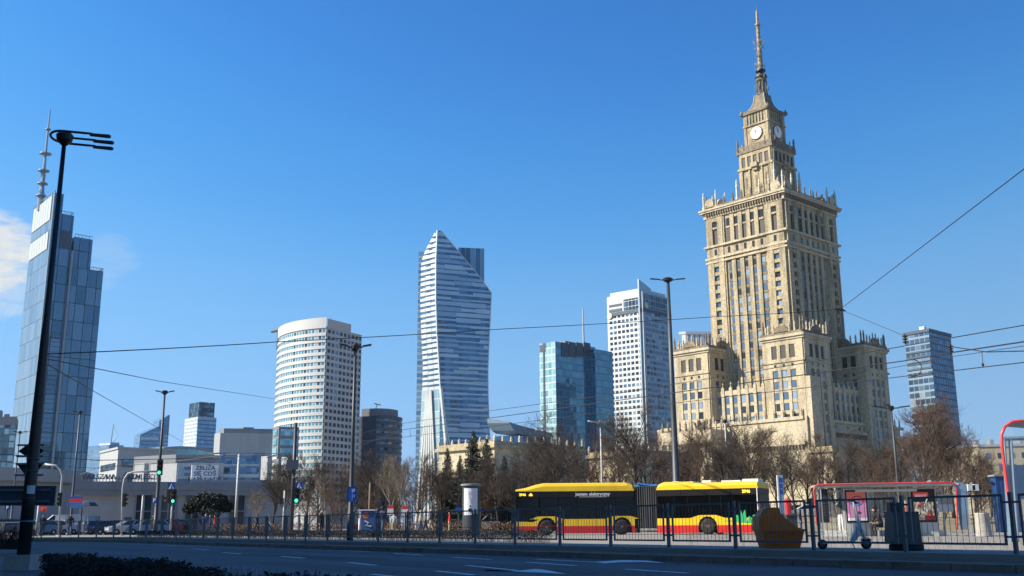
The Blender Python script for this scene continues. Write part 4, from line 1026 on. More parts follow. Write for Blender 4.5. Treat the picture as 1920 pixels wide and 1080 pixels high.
# ---- railway station pavilion
m_sta=mat('station_render',(.30,.295,.295),.85,var=.08,scale=.6,stain=.22)
b=Bld('station_pavilion','long flat-roofed grey railway station pavilion with roof lettering at left',153,903,150,134,545,17,101)
mb=MB(); b.box(mb,0,b.b,0,12,0,b.H-1.2); b.part('wall',m_sta,mb)
mb=MB(); b.box(mb,-.9,b.b+.9,-.9,12.5,b.H-1.9,b.H-1.2); b.box(mb,-1.1,b.b+1.1,-1.1,12.6,b.H-1.2,b.H); b.part('roof_slab',m_greyw,mb)
mb=MB(); b.box(mb,b.b*.5,b.b*.9,2,9,b.H,b.H+.5); b.part('roof_deck',m_roofgrey,mb)
for x0,x1 in ((255,286),(302,331),(348,374),(430,460)):
    u0=b.ur(x0,940);u1=b.ur(x1,940); mb=MB(); z0=.4;z1=b.z(923); b.box(mb,u0,u1,-.1,.05,z0,z1); o=b.part('window',m_winb,mb)
    mb=MB()
    for k in range(3): uu=u0+(u1-u0)*k/2; b.box(mb,uu-.1,uu+.1,-.22,-.1,z0,z1)
    for k in range(3): zz_=z0+(z1-z0)*k/2; b.box(mb,u0,u1,-.2,-.1,zz_-.07,zz_+.07)
    mb.build('frame',m_greyw,o)
mb=MB(); u=b.ur(233,970); b.box(mb,u,u+1.,-.12,.05,0,2.2); b.part('door',m_bluegrey,mb)
mb=MB(); v=b.vl(145,930); b.box(mb,-.1,.05,3,6,3.6,5.2); b.part('window',m_winb,mb)
stn=[('WARSZAWA',158,218,875.5),('ŚRÓDMIEŚCIE',232,300,875.5)]
for tx,x0,x1,py in stn:
    u0=b.ur(x0,894);u1=b.ur(x1,894); zc=b.z(894,u0); hh=b.z(886.5,u0)-b.z(899.,u0)
    n=len(tx); wv=(u1-u0)/n
    for i,ch in enumerate(tx):
        letters('roof_letter',ch,hh*.98,m_bluegrey,b.t,frame3(V(b.P(u0+wv*(i+.5),-.4,zc)),b.r,(0,0,1)),.12,bold=.02)
mb=MB()
for x in range(158,304,6): u=b.ur(x,900); b.box(mb,u-.04,u+.04,-.45,-.36,b.H,b.z(893,u))
b.box(mb,b.ur(156,900),b.ur(303,900),-.45,-.36,b.H+.35,b.H+.45); b.part('letter_frame',m_bluegrey,mb)
# rounded entrance hall and footbridge wall, far left
b2=Bld('station_hall','grey round-fronted station hall with a pale parapet at the far left',118,882,185,-60,-70,10,178,lenR=6)
mb=MB(); pts=[]
c=V(b2.P(-21,0,0))+V((0,9,0)); mb.lathe(c,[(21,0),(21,b2.z(908)),(22.4,b2.z(905)),(22.4,b2.z(882))],40); b2.part('drum',m_sta,mb,smooth=False)
mb=MB(); mb.lathe(c,[(20.4,b2.z(905)),(20.4,b2.z(893)+.5),(4,b2.z(893)+1.6)],40); b2.part('roof',m_roofgrey,mb)
# ================================================================ STREET FURNITURE
def up(p,z): return V((p[0],p[1],z))
def foot(px,py,Y,z=0):
    q=at(px,py,Y); return V((q.x,q.y,z))
# ---- barrier panels along the kerb
def barrier_proto():
    t=thing('barrier_panel','',None,(0,0,0),0)
    L=STEP
    mb=MB(); mb.box(-.035,-.035,-.12,.035,.035,1.16); mb.build('post',m_barrier,t)
    mb=MB()
    mb.box(.16,-.022,1.08,L-.16,.022,1.125); mb.box(.16,-.022,.16,L-.16,.022,.205); mb.box(.16,-.02,.2,.2,.02,1.09); mb.box(L-.2,-.02,.2,L-.16,.02,1.09)
    for z in (.3,.95): mb.box(.035,-.01,z,.16,.01,z+.04); mb.box(L-.16,-.01,z,L-.035,.01,z+.04)
    mb.build('frame',m_barrier,t)
    mb=MB()
    for i in range(15): x=.3+i*.129; mb.box(x-.004,-.004,.2,x+.004,.004,1.09)
    mb.build('bar_infill',m_barrier,t,uv=False)
    return t
bp=barrier_proto(); where={1:'beside the grey litter bin',2:'behind which the electric scooter stands',3:'beside the orange grit bin',4:'before the rear end of the bus',5:'before the rear wheel of the bus',6:'before the bellows of the bus',7:'before the middle of the bus',8:'before the front wheel of the bus',9:'just left of the bus front',10:'before the advertising column'}
for i in range(len(fpts)-1):
    a,b_=fpts[i],fpts[i+1]; rz=math.degrees(math.atan2(b_.y-a.y,b_.x-a.x))
    px=pix((a.x,a.y,.5))[0]
    lab='blue-grey steel barrier panel on the kerb, %s from the right edge of the photo'%(ORDN[i] if i<len(ORDN) else 'farthest')
    if i==len(ORDN): lab='blue-grey steel barrier panel on the kerb, last but two at the far left end'
    if i==len(ORDN)+1: lab='blue-grey steel barrier panel on the kerb, last but one at the far left end'
    if i==len(ORDN)+2: lab='blue-grey steel barrier panel on the kerb, last at the far left end'
    if i==0: o=bp; o.location=a; o.rotation_euler=(0,0,R(rz)); o['label']=lab; o['category']='barrier'; o['group']='steel barrier panels along the kerb'
    else: dup(bp,a,rz,lab)
# ---- lamp posts
def lamp_post(name,label,p,H,r0,r1,arms,mcol=None,heads=m_black,cap=True,cat='street lamp',armL=1.3,headL=.75,dirs=(0,180),tilt=.12):
    """tapered pole, cap and flat heads on arms. dirs: plan directions of the arms"""
    mcol=mcol or m_polegrey; t=thing(name,label,cat,p)
    mb=MB(); mb.tube([p,p+V((0,0,1.2)),p+V((0,0,1.25)),p+V((0,0,H*.5)),p+V((0,0,H))],[r0*1.25,r0*1.25,r0,(r0+r1)/2,r1],12); mb.build('pole',mcol,t,True)
    if cap: mb=MB(); mb.lathe(p+V((0,0,H-.1)),[(r1*1.1,0),(r1*3,.12),(r1*3.2,.28),(r1*2.2,.36)],12); mb.build('cap',heads,t)
    for d in dirs:
        dv=dirv(d); s=V((-dv.y,dv.x,0)); a0=p+V((0,0,H+.08)); a1=a0+dv*armL*.45+V((0,0,tilt*.35)); a2=a0+dv*armL+V((0,0,tilt))
        mb=MB(); mb.tube([a0,a1],.045,6); ar=mb.build('arm',mcol,t)
        mb=MB(); w=.13; mb.extr([a1-s*w*.6,a2-s*w,a2+s*w,a1+s*w*.6],V((0,0,.07))); mb.build('lamp_head',heads,ar)
    return t
p=foot(1272,1000,80); HH=zat(p.x,p.y,527)
lamp_post('street_lamp','tall grey street lamp with two winged heads behind the bus',p,HH,.30,.13,2,dirs=(8,172),armL=1.4)
p=foot(656,1010,48); lamp_post('street_lamp','dark lamp post carrying a large blue sign, in front of the shaded tower side',p,zat(p.x,p.y,655),.12,.06,2,mcol=m_polegrey,dirs=(10,190),armL=.75)
p=foot(290,1003,85); lamp_post('street_lamp','slim dark lamp post carrying a traffic signal, in front of the grey annexe',p,zat(p.x,p.y,738),.16,.08,2,dirs=(10,185),armL=.75)
p=foot(130,1000,110); lamp_post('street_lamp','thin dark lamp post in front of the glass skyscraper at left',p,zat(p.x,p.y,775),.16,.07,2,mcol=m_bluegrey,dirs=(0,180),armL=.7)
p=foot(18,1000,130); lamp_post('street_lamp','thin distant lamp post in front of the dark gridded office',p,zat(p.x,p.y,812),.14,.07,2,mcol=m_bluegrey,dirs=(0,180),armL=.9)
p=foot(1692,1000,70); lamp_post('street_lamp','dark street lamp with three heads in front of the palace right end',p,zat(p.x,p.y,768),.11,.06,2,dirs=(0,180,240),armL=1.25,headL=.8)
p=foot(1130,960,95); lamp_post('street_lamp','pale thin lamp post with curved heads among the bare trees',p,zat(p.x,p.y,794),.10,.06,2,mcol=m_polepale,heads=m_polepale,dirs=(160,200,20),armL=1.2)
p=foot(1368,960,100); lamp_post('street_lamp','small flat-headed lamp post before the lit podium of the palace',p,zat(p.x,p.y,792),.10,.06,2,mcol=m_polepale,dirs=(0,180),armL=1.0)
# ---- big dark lamp and tram post, near left
p=foot(44,1040,22,ZR); q=at(116,262,22.0); top=zat(p.x,p.y,262)
t=thing('lamp_post','very tall black lamp post with a ring bracket and three lamp heads at left','street lamp',p)
mb=MB(); mb.tube([up(p,ZR),up(p,zat(p.x,p.y,905)),up(p,zat(p.x,p.y,880)),up(p,zat(p.x,p.y,640)),up(p,zat(p.x,p.y,600)),up(p,top)],[.135,.128,.122,.09,.068,.046],16); mb.build('pole',m_black,t,True)
mb=MB(); mb.lathe(up(p,top-.12),[(.08,0),(.17,.1),(.19,.22),(.12,.3)],14); mb.build('cap',m_black,t)
mb=MB(); Rr=.40; pts=[]; zc=top+.06
dv=dirv(17); sv=V((-dv.y,dv.x,0)); c=up(p,zc)
for k in range(13):
    a=PI/2+PI*k/12; pts.append(c+dv*(Rr*.75*math.cos(a))+sv*Rr*math.sin(a))
pts=[c+dv*.5+sv*Rr]+pts+[c+dv*.5-sv*Rr]
mb.tube(pts,.028,6); mb.build('ring_bracket',m_black,t)
for k,L in ((1,.62),(0,.66),(-1,.62)):
    a0=c+sv*Rr*k; a1=c+dv*L+sv*Rr*k; mb=MB(); mb.tube([a0,a1],.026,6); ar=mb.build('arm',m_black,t)
    mb=MB(); mb.extr([a1-sv*.04-dv*.05,a1+dv*.36-sv*.065,a1+dv*.4+sv*.0,a1+dv*.36+sv*.065,a1+sv*.04-dv*.05],V((0,0,-.05))); mb.build('lamp_head',m_black,ar)
for z0 in (885,862,936):
    z=zat(p.x,p.y,z0); mb=MB(); mb.lathe(up(p,z),[(.125,0),(.134,.01),(.134,.03),(.125,.04)],16); mb.build('clamp_band',m_polegrey,t)
mb=MB(); z=zat(p.x,p.y,926)
for k in range(5):
    a0=R(-90+k*14);a1=R(-76+k*14); r=.136; mb.face([up(p+V((math.cos(a0)*r,math.sin(a0)*r,0)),z),up(p+V((math.cos(a1)*r,math.sin(a1)*r,0)),z),up(p+V((math.cos(a1)*r,math.sin(a1)*r,0)),z+.17),up(p+V((math.cos(a0)*r,math.sin(a0)*r,0)),z+.17)])
mb.build('sticker',mat('pale_sticker',(.5,.55,.6),.5),t)
mb=MB(); z=zat(p.x,p.y,979); mb.lathe(up(p,z),[(.13,0),(.136,.01),(.136,.03),(.13,.04)],16); mb.build('reflective_band',mat('blue_band',(.1,.16,.3),.5),t)
mb=MB(); mb.box(p.x-.26,p.y-.3,-.6,p.x+.28,p.y+.3,zat(p.x,p.y,1040)); mb.build('concrete_base',m_concrete,t)
for k in range(2):
    a0=at(92,652,21.8); 
# road signs clamped on it (seen from the back)
def plate(name,label,pts,th,m,back,cat='road sign',parent_pts=None,bracket=True):
    c=sum(pts,V((0,0,0)))/len(pts); t=thing(name,label,cat,c)
    mb=MB(); mb.extr(pts,V((0,th,0))); mb.build('plate',m,t)
    if bracket:
        mb=MB(); w=abs(pts[0].x-c.x)*.7+.1
        for dz in (-.12,.12): mb.box(c.x-w,c.y-.03,c.z+dz-.02,c.x+w,c.y,c.z+dz+.02)
        mb.build('bracket',m_steel,t)
    return t
yy=p.y+.24
plate('diamond_sign','diamond road sign seen from behind on the black lamp post',[at(34,846,yy),at(58,862,yy),at(82,845,yy),at(58,828,yy)],.02,m_black,None)
plate('triangle_sign','point-down triangular road sign seen from behind on the black lamp post',[at(31,870,yy),at(56,902,yy),at(81,869,yy)],.02,m_black,None)
plate('direction_board','wide dark direction board seen from behind, across the black lamp post',[at(-30,911,yy+.1),at(-30,948,yy+.1),at(101,948,yy+.1),at(105,911,yy+.1)],.04,m_bluegrey,None,'road sign')
# ---- traffic signals
def signal(name,label,c,face,n=3,lit=None,hood=True,s=1.,group=None):
    t=thing(name,label,'traffic light',c,None,group); f=dirv(face); sx=V((-f.y,f.x,0)); H=.33*n*s
    mb=MB(); mb.obox(c-sx*.16*s-f*.1*s,sx*.32*s,f*.2*s,V((0,0,H))); mb.build('housing',m_black,t)
    for k in range(n):
        cc=c+f*.1*s+V((0,0,H-.165*s-.33*s*k)); on=(lit==k)
        mb=MB(); mb.lathe(cc,[(.11*s,0),(.11*s,.02*s)],12,0,f); mb.build('lens',m_greenlamp if on else m_black,t)
        mb=MB(); mb.extr([cc+sx*.13*s+V((0,0,0)),cc+sx*.09*s+V((0,0,.12*s)),cc-sx*.09*s+V((0,0,.12*s)),cc-sx*.13*s],f*.17*s); mb.build('hood',m_black,t) if not on else None
    return t
def pole(name,label,p,H,r,m,cat='pole',bend=None):
    t=thing(name,label,cat,p); mb=MB()
    if bend: mb.tube([p]+bend,r,8)
    else: mb.tube([p,p+V((0,0,H))],[r*1.1,r*.85],8)
    mb.build('shaft',m,t,True)
    mb=MB(); mb.lathe(p,[(r*2.2,0),(r*2.2,.06),(r*1.2,.12)],10); mb.build('base',m,t)
    return t
def atp(px,py,Y): return at(px,py,Y)
Yl=84; p=foot(299,1000,Yl); signal('traffic_light','traffic light with a green lamp high on the slim lamp post',at(299,891,Yl-.3),-90,3,2,s=1.25)
Yl=82; p=foot(319,1001,Yl); pole('signal_pole','short grey signal pole with a crossing sign before the station windows',p,zat(p.x,p.y,930),.07,m_polepale)
signal('traffic_light','black traffic light with a green lamp below the crossing sign near the station',at(325,944,Yl-.3),-95,3,2,s=1.1); signal('traffic_light','black traffic light seen side on beside the green one near the station',at(315,944,Yl-.2),175,3,None,s=1.05)
Yl=70; p=foot(546,1000,Yl); tp=pole('tram_mast','dark overhead-line mast with looped cables left of the blue sign',p,zat(p.x,p.y,793),.13,m_polegrey)
mb=MB(); mb.tube([at(500,858,Yl),at(534,849,Yl),at(541,860,Yl),at(538,880,Yl),at(546,893,Yl)],.035,5); mb.tube([at(548,880,Yl-.2),at(563,868,Yl-.2),at(560,890,Yl-.2),at(548,897,Yl-.2)],.035,5); mb.build('cable_loop',m_wire,tp)
mb=MB(); q=at(548,872,Yl-.1); mb.box(q.x-.35,q.y-.15,q.z-.3,q.x+.4,q.y+.15,q.z+.35); mb.build('junction_box',m_bluegrey,tp)
signal('traffic_light','traffic light with a bright green lamp beside the dark overhead-line mast',at(556,944,Yl-.4),-90,3,2,s=1.1)
p=foot(558,1000,Yl-.3); pole('signal_pole','thin pale pole under the green traffic light beside the overhead-line mast',p,zat(p.x,p.y,905),.05,m_polepale)
p=foot(531,986,95); tq=pole('signal_pole','short pale pole with a signal arm left of the overhead-line mast',p,zat(p.x,p.y,920),.09,m_polepale); signal('traffic_light','small dark traffic light on the short pale pole',at(527,946,94.8),180,2,None)
p=foot(441,990,100); pole('span_pole','pale span-wire pole in front of the banded office',p,zat(p.x,p.y,852),.14,m_polepale)
p=foot(263,1002,85); pole('bollard_pole','leaning pale short pole in front of the station windows',p,zat(p.x,p.y,928),.09,m_polepale)
p=foot(67,1005,90); pole('sign_pole','pale pole at the crossing beside the person in black',p,zat(p.x,p.y,948),.09,m_polepale)
p=foot(692,985,90); pole('wooden_post','thin brown post among the trees right of the blue sign',p,zat(p.x,p.y,905),.1,mat('brown_wood',(.17,.12,.08),.9))
p=foot(1415,985,100); pole('thin_post','thin pale post rising behind the rear of the bus',p,zat(p.x,p.y,862),.07,m_polepale)
# curved arm signal poles
Yl=86; p=foot(110,1004,Yl); tq=pole('curved_signal_mast','pale signal mast curving over to the left at the crossing',p,0,.09,m_polepale,bend=[at(115,910,Yl),at(117,893,Yl),at(113,880,Yl),at(104,873,Yl),at(80,870,Yl)]); signal('traffic_light','dark traffic light on the pale curved mast at the crossing',at(110,949,Yl-.3),-120,3,None,s=1.1)
Yl=92; p=foot(228,1000,Yl); tq=pole('curved_signal_mast','pale signal mast curving over to the right in front of the station',p,0,.08,m_polepale,bend=[at(230,915,Yl),at(233,898,Yl),at(240,888,Yl),at(252,884.5,Yl),at(298,884,Yl)]); signal('traffic_light','dark traffic light on the pale mast curving to the right',at(232,950,Yl-.3),0,3,None,s=1.15)
# ---- signs
def sign(name,label,cx,cy,w,h,Y,m,face=None,sym=None,pole_to=None,pr=.05,frame=True):
    c=at(cx,cy,Y); k=Y/1960.; W=w*k;H=h*k; t=thing(name,label,'sign',c)
    mb=MB(); mb.box(c.x-W/2,c.y-.02,c.z-H/2,c.x+W/2,c.y+.02,c.z+H/2); mb.build('panel',m,t)
    if frame: mb=MB(); e=W*.05; 
    if frame:
        for x0,x1,z0,z1 in ((-W/2,W/2,H/2-e,H/2),(-W/2,W/2,-H/2,-H/2+e),(-W/2,-W/2+e,-H/2,H/2),(W/2-e,W/2,-H/2,H/2)): mb.box(c.x+x0,c.y-.028,c.z+z0,c.x+x1,c.y-.02,c.z+z1)
        mb.build('border',m_bluegrey if m is m_signw else m_blue,t)
    if sym: sym(t,c,W,H)
    if pole_to is not None: mb=MB(); mb.tube([V((c.x,c.y+.06,pole_to)),V((c.x,c.y+.06,c.z+H/2))],pr,8); mb.build('pole',m_polegrey,t)
    return t
def sy_P(t,c,W,H): letters('letter','P',H*.9,m_signw,t,frame3(c-V((0,.03,0)),(1,0,0),(0,0,1)),.01,bold=.02)
def sy_walk(t,c,W,H):
    mb=MB(); y=c.y-.03
    def tri(*q): mb.extr([V((c.x+a*W,y,c.z+b*H)) for a,b in q],V((0,-.008,0)))
    tri((-.4,-.36),(.4,-.36),(0,.42)); mb.build('white_triangle',m_signw,t)
    mb=MB(); y-=.012; mb.lathe((c.x,y,c.z+.17*H),[(.05*W,0),(.05*W,.006)],8,0,(0,-1,0)); mb.tube([(c.x,y,c.z+.12*H),(c.x-.01*W,y,c.z-.08*H),(c.x-.1*W,y,c.z-.3*H)],.03*W,4); mb.tube([(c.x-.01*W,y,c.z-.08*H),(c.x+.09*W,y,c.z-.3*H)],.03*W,4); mb.tube([(c.x-.1*W,y,c.z-.02*H),(c.x,y,c.z+.09*H),(c.x+.1*W,y,c.z-.02*H)],.025*W,4); mb.build('walking_figure',m_black,t)
def sy_line(t,c,W,H):
    mb=MB(); y=c.y-.03
    mb.box(c.x+.02*W,y-.006,c.z-.36*H,c.x+.07*W,y,c.z+.1*H)
    mb.box(c.x-.02*W,y-.006,c.z+.15*H,c.x+.3*W,y,c.z+.36*H); mb.box(c.x+.18*W,y-.006,c.z-.2*H,c.x+.28*W,y,c.z-.02*H); mb.build('pale_symbol',mat('pale_blue_sym',(.2,.35,.6),.5),t)
sign('parking_sign','blue parking sign with a white P on the slim lamp post',289.5,938.5,10,11,84.3,m_blue,sym=sy_P); 
sign('parking_sign','blue parking sign with a white P at the left edge',14,952,9,9,90,m_blue,sym=sy_P,pole_to=0)
sign('crossing_sign','blue pedestrian crossing sign above the paired traffic lights near the station',321.5,912,13,13,81.6,m_blue,sym=sy_walk,pole_to=zat(*foot(321,950,81.6).xy,935))
sign('crossing_sign','blue pedestrian crossing sign on the pale pole beside the overhead-line mast',561,911,13,13,69.4,m_blue,sym=sy_walk)
sign('blue_sign','large blue lane sign with pale symbols on the dark lamp post',660,927,18.5,28,47.7,m_blue,sym=sy_line); 
c=at(660,944,47.7); 
ti=sign('info_sign','small blue information sign among the trees above the rear of the bus',1380,881,5,9,100,m_blue,pole_to=0,frame=False)
# red and blue panel on the thin left lamp post
t=thing('information_panel','blue and red information panel at the foot of the thin left lamp post','sign',at(142,945,100)); Yp=100.
for nm,y0,y1,m in (('blue_header',931,935,m_blue),('red_field',935,941.5,m_red),('blue_field',941.5,953,mat('mid_blue',(.03,.11,.32),.5))):
    a0=at(130,y1,Yp);a1=at(155,y0,Yp); mb=MB(); mb.box(a0.x,Yp-.04,a0.z,a1.x,Yp+.04,a1.z); mb.build(nm,m,t)
mb=MB(); a0=at(131,953,Yp+.2); mb.tube([V((a0.x,Yp+.2,0)),a0],.06,6); a1=at(154,953,Yp+.2); mb.tube([V((a1.x,Yp+.2,0)),a1],.06,6); mb.build('leg',m_polegrey,t)
# red shop sign and umbrella stall by the station
sg=thing('shop_sign','red shop sign on the shaded station front at left','sign',at(82,954,148)); a0=at(75,958,148);a1=at(88,949.5,148); mb=MB(); mb.box(a0.x,147.8,a0.z,a1.x,148.1,a1.z); mb.build('panel',m_red,sg); mb=MB(); mb.box(a0.x+.3,147.72,a0.z+.22,a1.x-.3,147.8,a1.z-.22); mb.build('inset',mat('red_inset',(.6,.12,.08),.5),sg)
p=foot(160,985,120); um=thing('market_umbrella','dark blue market umbrella in front of the station','umbrella',p)
zt=zat(p.x,p.y,938);ze=zat(p.x,p.y,948)
mb=MB(); mb.tube([p,up(p,zt)],.04,6); mb.build('pole',m_steel,um)
mb=MB(); mb.lathe(up(p,ze),[(1.25,-.05),(1.2,0),(.8,(zt-ze)*.62),(.05,zt-ze)],10); mb.build('canopy',mat('navy_canvas',(.025,.04,.08),.8),um)
p=foot(158,985,121); st=thing('kiosk','small dark kiosk with a pale figure-sized poster beside the umbrella','kiosk',p)
mb=MB(); mb.box(p.x-1.,p.y-.6,0,p.x+1.2,p.y+.8,1.9); mb.build('body',m_bluegrey,st); mb=MB(); mb.box(p.x-1.2,p.y-.8,1.9,p.x+1.4,p.y+1,2.05); mb.build('roof',m_greyw,st); mb=MB(); mb.box(p.x-.9,p.y-.66,.5,p.x-.3,p.y-.6,1.7); mb.build('poster',mat('sky_poster',(.2,.35,.5),.5),st)
# ---- advertising column
p=foot(883,985,75); t=thing('advertising_column','round advertising column with a pale lit poster under a flat cap','advertising column',p)
zc=zat(p.x,p.y,912); r_=.62
mb=MB(); mb.lathe(p,[(r_*.95,0),(r_*.95,.5),(r_,.55),(r_,zc-.02)],24); mb.build('drum',m_polegrey,t)
mb=MB(); mb.lathe(up(p,zc),[(r_*1.1,0),(r_*1.2,.04),(r_*1.2,.16),(r_*1.0,.18),(.1,.2)],24); mb.build('cap',m_greyw,t)
mb=MB(); z0=zat(p.x,p.y,966);z1=zat(p.x,p.y,916)
for k in range(10):
    a0=R(-138+k*9.6);a1=R(-138+(k+1)*9.6); rr=r_+.03; mb.face([(p.x+math.cos(a0)*rr,p.y+math.sin(a0)*rr,z0),(p.x+math.cos(a1)*rr,p.y+math.sin(a1)*rr,z0),(p.x+math.cos(a1)*rr,p.y+math.sin(a1)*rr,z1),(p.x+math.cos(a0)*rr,p.y+math.sin(a0)*rr,z1)])
mb.build('poster',mat('pale_poster',(.60,.66,.70),.4,var=.03),t)
def onc(a,z,d=.035): return V((p.x+math.cos(R(a))*(r_+d),p.y+math.sin(R(a))*(r_+d),z))
mb=MB(); fd=(onc(-92,0)-p); zz_=z0+.5
for a,z_,rr in ((-92,z0+.34,.16),(-92,z0+.62,.07)): mb.lathe(onc(a,z_,.0),[(rr,0),(rr*.9,.05)],12,0,V((fd.x,fd.y,0)))
mb.build('poster_figure',m_navy,t)
mb=MB()
for a,z_,w in ((-95,z1-.35,.1),(-90,z1-.6,.12),(-92,z1-.9,.05)): q=onc(a,z_); mb.box(q.x-w,q.y-.02,q.z-.12,q.x+w,q.y+.01,q.z+.12)
mb.build('poster_print',mat('pale_rose',(.55,.5,.5),.5),t)
# blue signs beside it
sign('street_sign','blue street sign left of the advertising column',860,955,14,8,77,m_blue,pole_to=0); sign('street_sign','blue street sign right of the advertising column',899,956,7,8,77,m_blue,pole_to=0)
# ---- utility cabinet with graffiti
p=foot(691,988,63); t=thing('utility_cabinet','blue painted utility cabinet with orange and white graffiti','cabinet',p); zt=zat(p.x,p.y,957.5); k=63/1960.
x0=p.x-12.5*k;x1=p.x+12*k
mb=MB(); mb.box(x0,62.6,0,x1,63.5,zt); mb.build('body',mat('graffiti_blue',(.02,.08,.26),.6,var=.3,scale=4),t)
mb=MB(); mb.box(x0-.15,62.7,0,x0,63.4,zt+.02); mb.build('side',m_whitep,t); mb=MB(); mb.box(x0-.2,62.5,zt,x1+.05,63.55,zt+.06); mb.build('lid',m_signw,t)
mb=MB(); mb.lathe((x0+.28,62.6,zt-.28),[(.19,0),(.19,.012)],16,0,(0,-1,0)); mb.build('orange_graffiti',mat('orange_spray',(.55,.13,.03),.6),t)
mb=MB(); mb.tube([(x0+.2,62.59,zt-.6),(x0+.45,62.59,zt-.72),(x0+.3,62.59,zt-.86),(x0+.62,62.59,zt-.92)],.05,4); mb.build('white_graffiti',m_whitep,t)
p=foot(674,988,62); pole('bollard','short pale bollard at the left of the graffiti cabinet',p,zat(p.x,p.y,972),.07,m_whitep,cat='bollard')
# ---- overhead wires
def wire(label,pts,r=.014,sag=0,name='overhead_wire',group='overhead tram and span wires'):
    P_=[at(*q) for q in pts]; t=MB()
    full=[]
    for i in range(len(P_)-1):
        for k in range(6): full.append(P_[i].lerp(P_[i+1],k/6)-V((0,0,sag*4*(k/6)*(1-k/6))))
    full.append(P_[-1]); t.tube(full,r,5); o=t.build(name,m_wire,None,uv=False); tag(o,label,'wire',group); return o
wire('long thin span wire from the black lamp post across the sky to the knot',[(84,664,22),(520,641,30),(940,617,38),(1340,594,44),(1575,580,46)],.013,.02)
wire('thin wire rising from the knot steeply to the upper right edge',[(1575,580,46),(1925,313,22)],.014)
wire('short wire from the knot down to the black insulator right of the palace',[(1575,580,46),(1697,630,42)],.012)
wire('thin wire falling right from the black lamp post towards the white round tower',[(84,672,22),(300,715,45),(515,748,80),(547,756,70)],.013)
wire('thin wire falling steeply from the black lamp post past the glass skyscraper',[(84,680,22),(180,736,50),(345,830,110)],.016)
wire('topmost tram wire running up to the right edge of the photo',[(560,835,110),(675,813,100),(760,793,90),(920,770,78),(1130,742,64),(1440,692,52),(1660,655,42),(1925,609,34)],.019)
wire('middle tram wire crossing the palace corner tower',[(675,836,100),(754,806,90),(850,793,82),(925,783,77),(1230,741,60),(1700,676,44),(1785,661,42),(1925,640,34)],.026)
wire('lowest tram contact wire crossing below the palace windows',[(675,828,98),(754,820,90),(925,799,77),(1230,760,60),(1700,705,44),(1925,679,34)],.018)
wire('thin second wire between the middle tram wires at far right',[(1660,692,43),(1790,668,41),(1925,648,34)],.012)
wire('sagging feeder cable at the far right edge',[(1785,650,41),(1850,660,38),(1925,658,34)],.02)
wire('low double wire passing the signs on the black lamp post',[(-10,851,60),(183,863,85),(400,859,100),(533,849,70)],.03)
wire('lower wire with hangers before the station lettering',[(-10,864,60),(60,872,70),(185,878,90),(300,868,90),(450,850,85)],.018)
wire('thin wire before the roofs left of the white round tower',[(150,890,90),(185,876,90),(240,872,90),(330,868,85),(440,858,100)],.02)
def hanger(label,px,y0,y1,Y): 
    t=MB(); a0=at(px,y0,Y);a1=at(px+2,y1,Y); t.tube([a0,a1],.015,4); t.lathe(a1,[(.03,-.06),(.05,0),(.03,.06)],6); tag(t.build('wire_hanger',m_wire,None,uv=False),label,'wire hanger','hangers on the tram wires')
hanger('short hanger between tram wires near the right edge',1841,658,684,37); hanger('short hanger between tram wires before the teal tower',1006,774,789,71); hanger('short hanger between tram wires right of the dark rounded office',768,806,816,88); hanger('short hanger between tram wires before the palace left tower',1234,740,760,60)
def insul(label,px,py,Y,hh):
    c=at(px,py,Y); t=thing('wire_insulator',label,'insulator',c,None,'insulators on the wires'); mb=MB()
    for k in range(3): mb.lathe(c+V((0,0,(k-1)*hh/3)),[(.05,-hh*.12),(.11,-.02),(.11,.02),(.05,hh*.12)],8)
    mb.build('disc_stack',m_black,t); mb=MB(); mb.tube([c-V((0,0,hh*.6)),c+V((0,0,hh*.6))],.03,5); mb.build('rod',m_wire,t)
insul('black stacked insulator at the left top corner of the dark glass hotel tower',1697,636,42,.36); insul('black insulator hanging at the right side of the dark glass hotel tower',1782,654,41,.3)
c=at(1575,580,46); t=MB(); t.tube([c-V((.25,0,-.02)),c,c+V((.25,0,-.08))],[.03,.09,.03],6); tag(t.build('wire_knot',m_wire,None,uv=False),'dark knot joining three wires right of the palace','wire knot')
pts=[at(1702+18*math.cos(a)+8,690+16*math.sin(a)-2*0,43) for a in [R(-80+i*22) for i in range(9)]]; t=MB(); t.tube(pts,.02,5); tag(t.build('cable_loop',m_wire,None,uv=False),'curved jumper cable looping between tram wires before the hotel tower','cable')
# ================================================================ BUS
m_by=mat('bus_yellow',(.74,.48,.01),.38,var=.08,scale=2.,coat=.3,stain=.22); m_br=mat('bus_red',(.50,.015,.013),.4,var=.1,scale=3.,coat=.3,stain=.35); m_bk=mat('bus_black_glass',(.006,.006,.007),.08,spec=.35,var=.05); m_bt=mat('bus_tinted_glass',(.004,.0045,.005),.08,spec=.3,var=.05); m_bt.node_tree.nodes['Principled BSDF'].inputs['Alpha'].default_value=.72; m_bb=mat('bus_black_trim',(.009,.009,.01),.4,spec=.3)
m_bel=mat('bellows_rubber',(.03,.032,.036),.7,var=.1); m_bgreen=mat('bus_green',(.02,.36,.12),.45,var=.04); m_led=mat('orange_led',(.9,.5,.03),.5,em=.9); m_hub=mat('wheel_steel',(.12,.12,.125),.5,.6)
BA=151.; BF=178.; bf=dirv(BA); q=at(1424,990,64.8); RC=V((q.x,q.y,0)); bl=dirv(BA+90)    # RC: rear corner on the visible (left) side
BO=RC-bl*1.27
bus=thing('articulated_bus','yellow, red and black articulated city bus standing behind the barriers','bus',BO,BA)
def bx(px,py=960):
    if px<1195 and FRC is not None: return x2+hit(px,py,FRC,dirv(BF))
    return hit(px,py,RC,bf)
FRC=None
x0,x1,x2=0.,bx(1232),bx(1190); FRC=RC+bf*x2; x3=bx(968)
yS=1.27
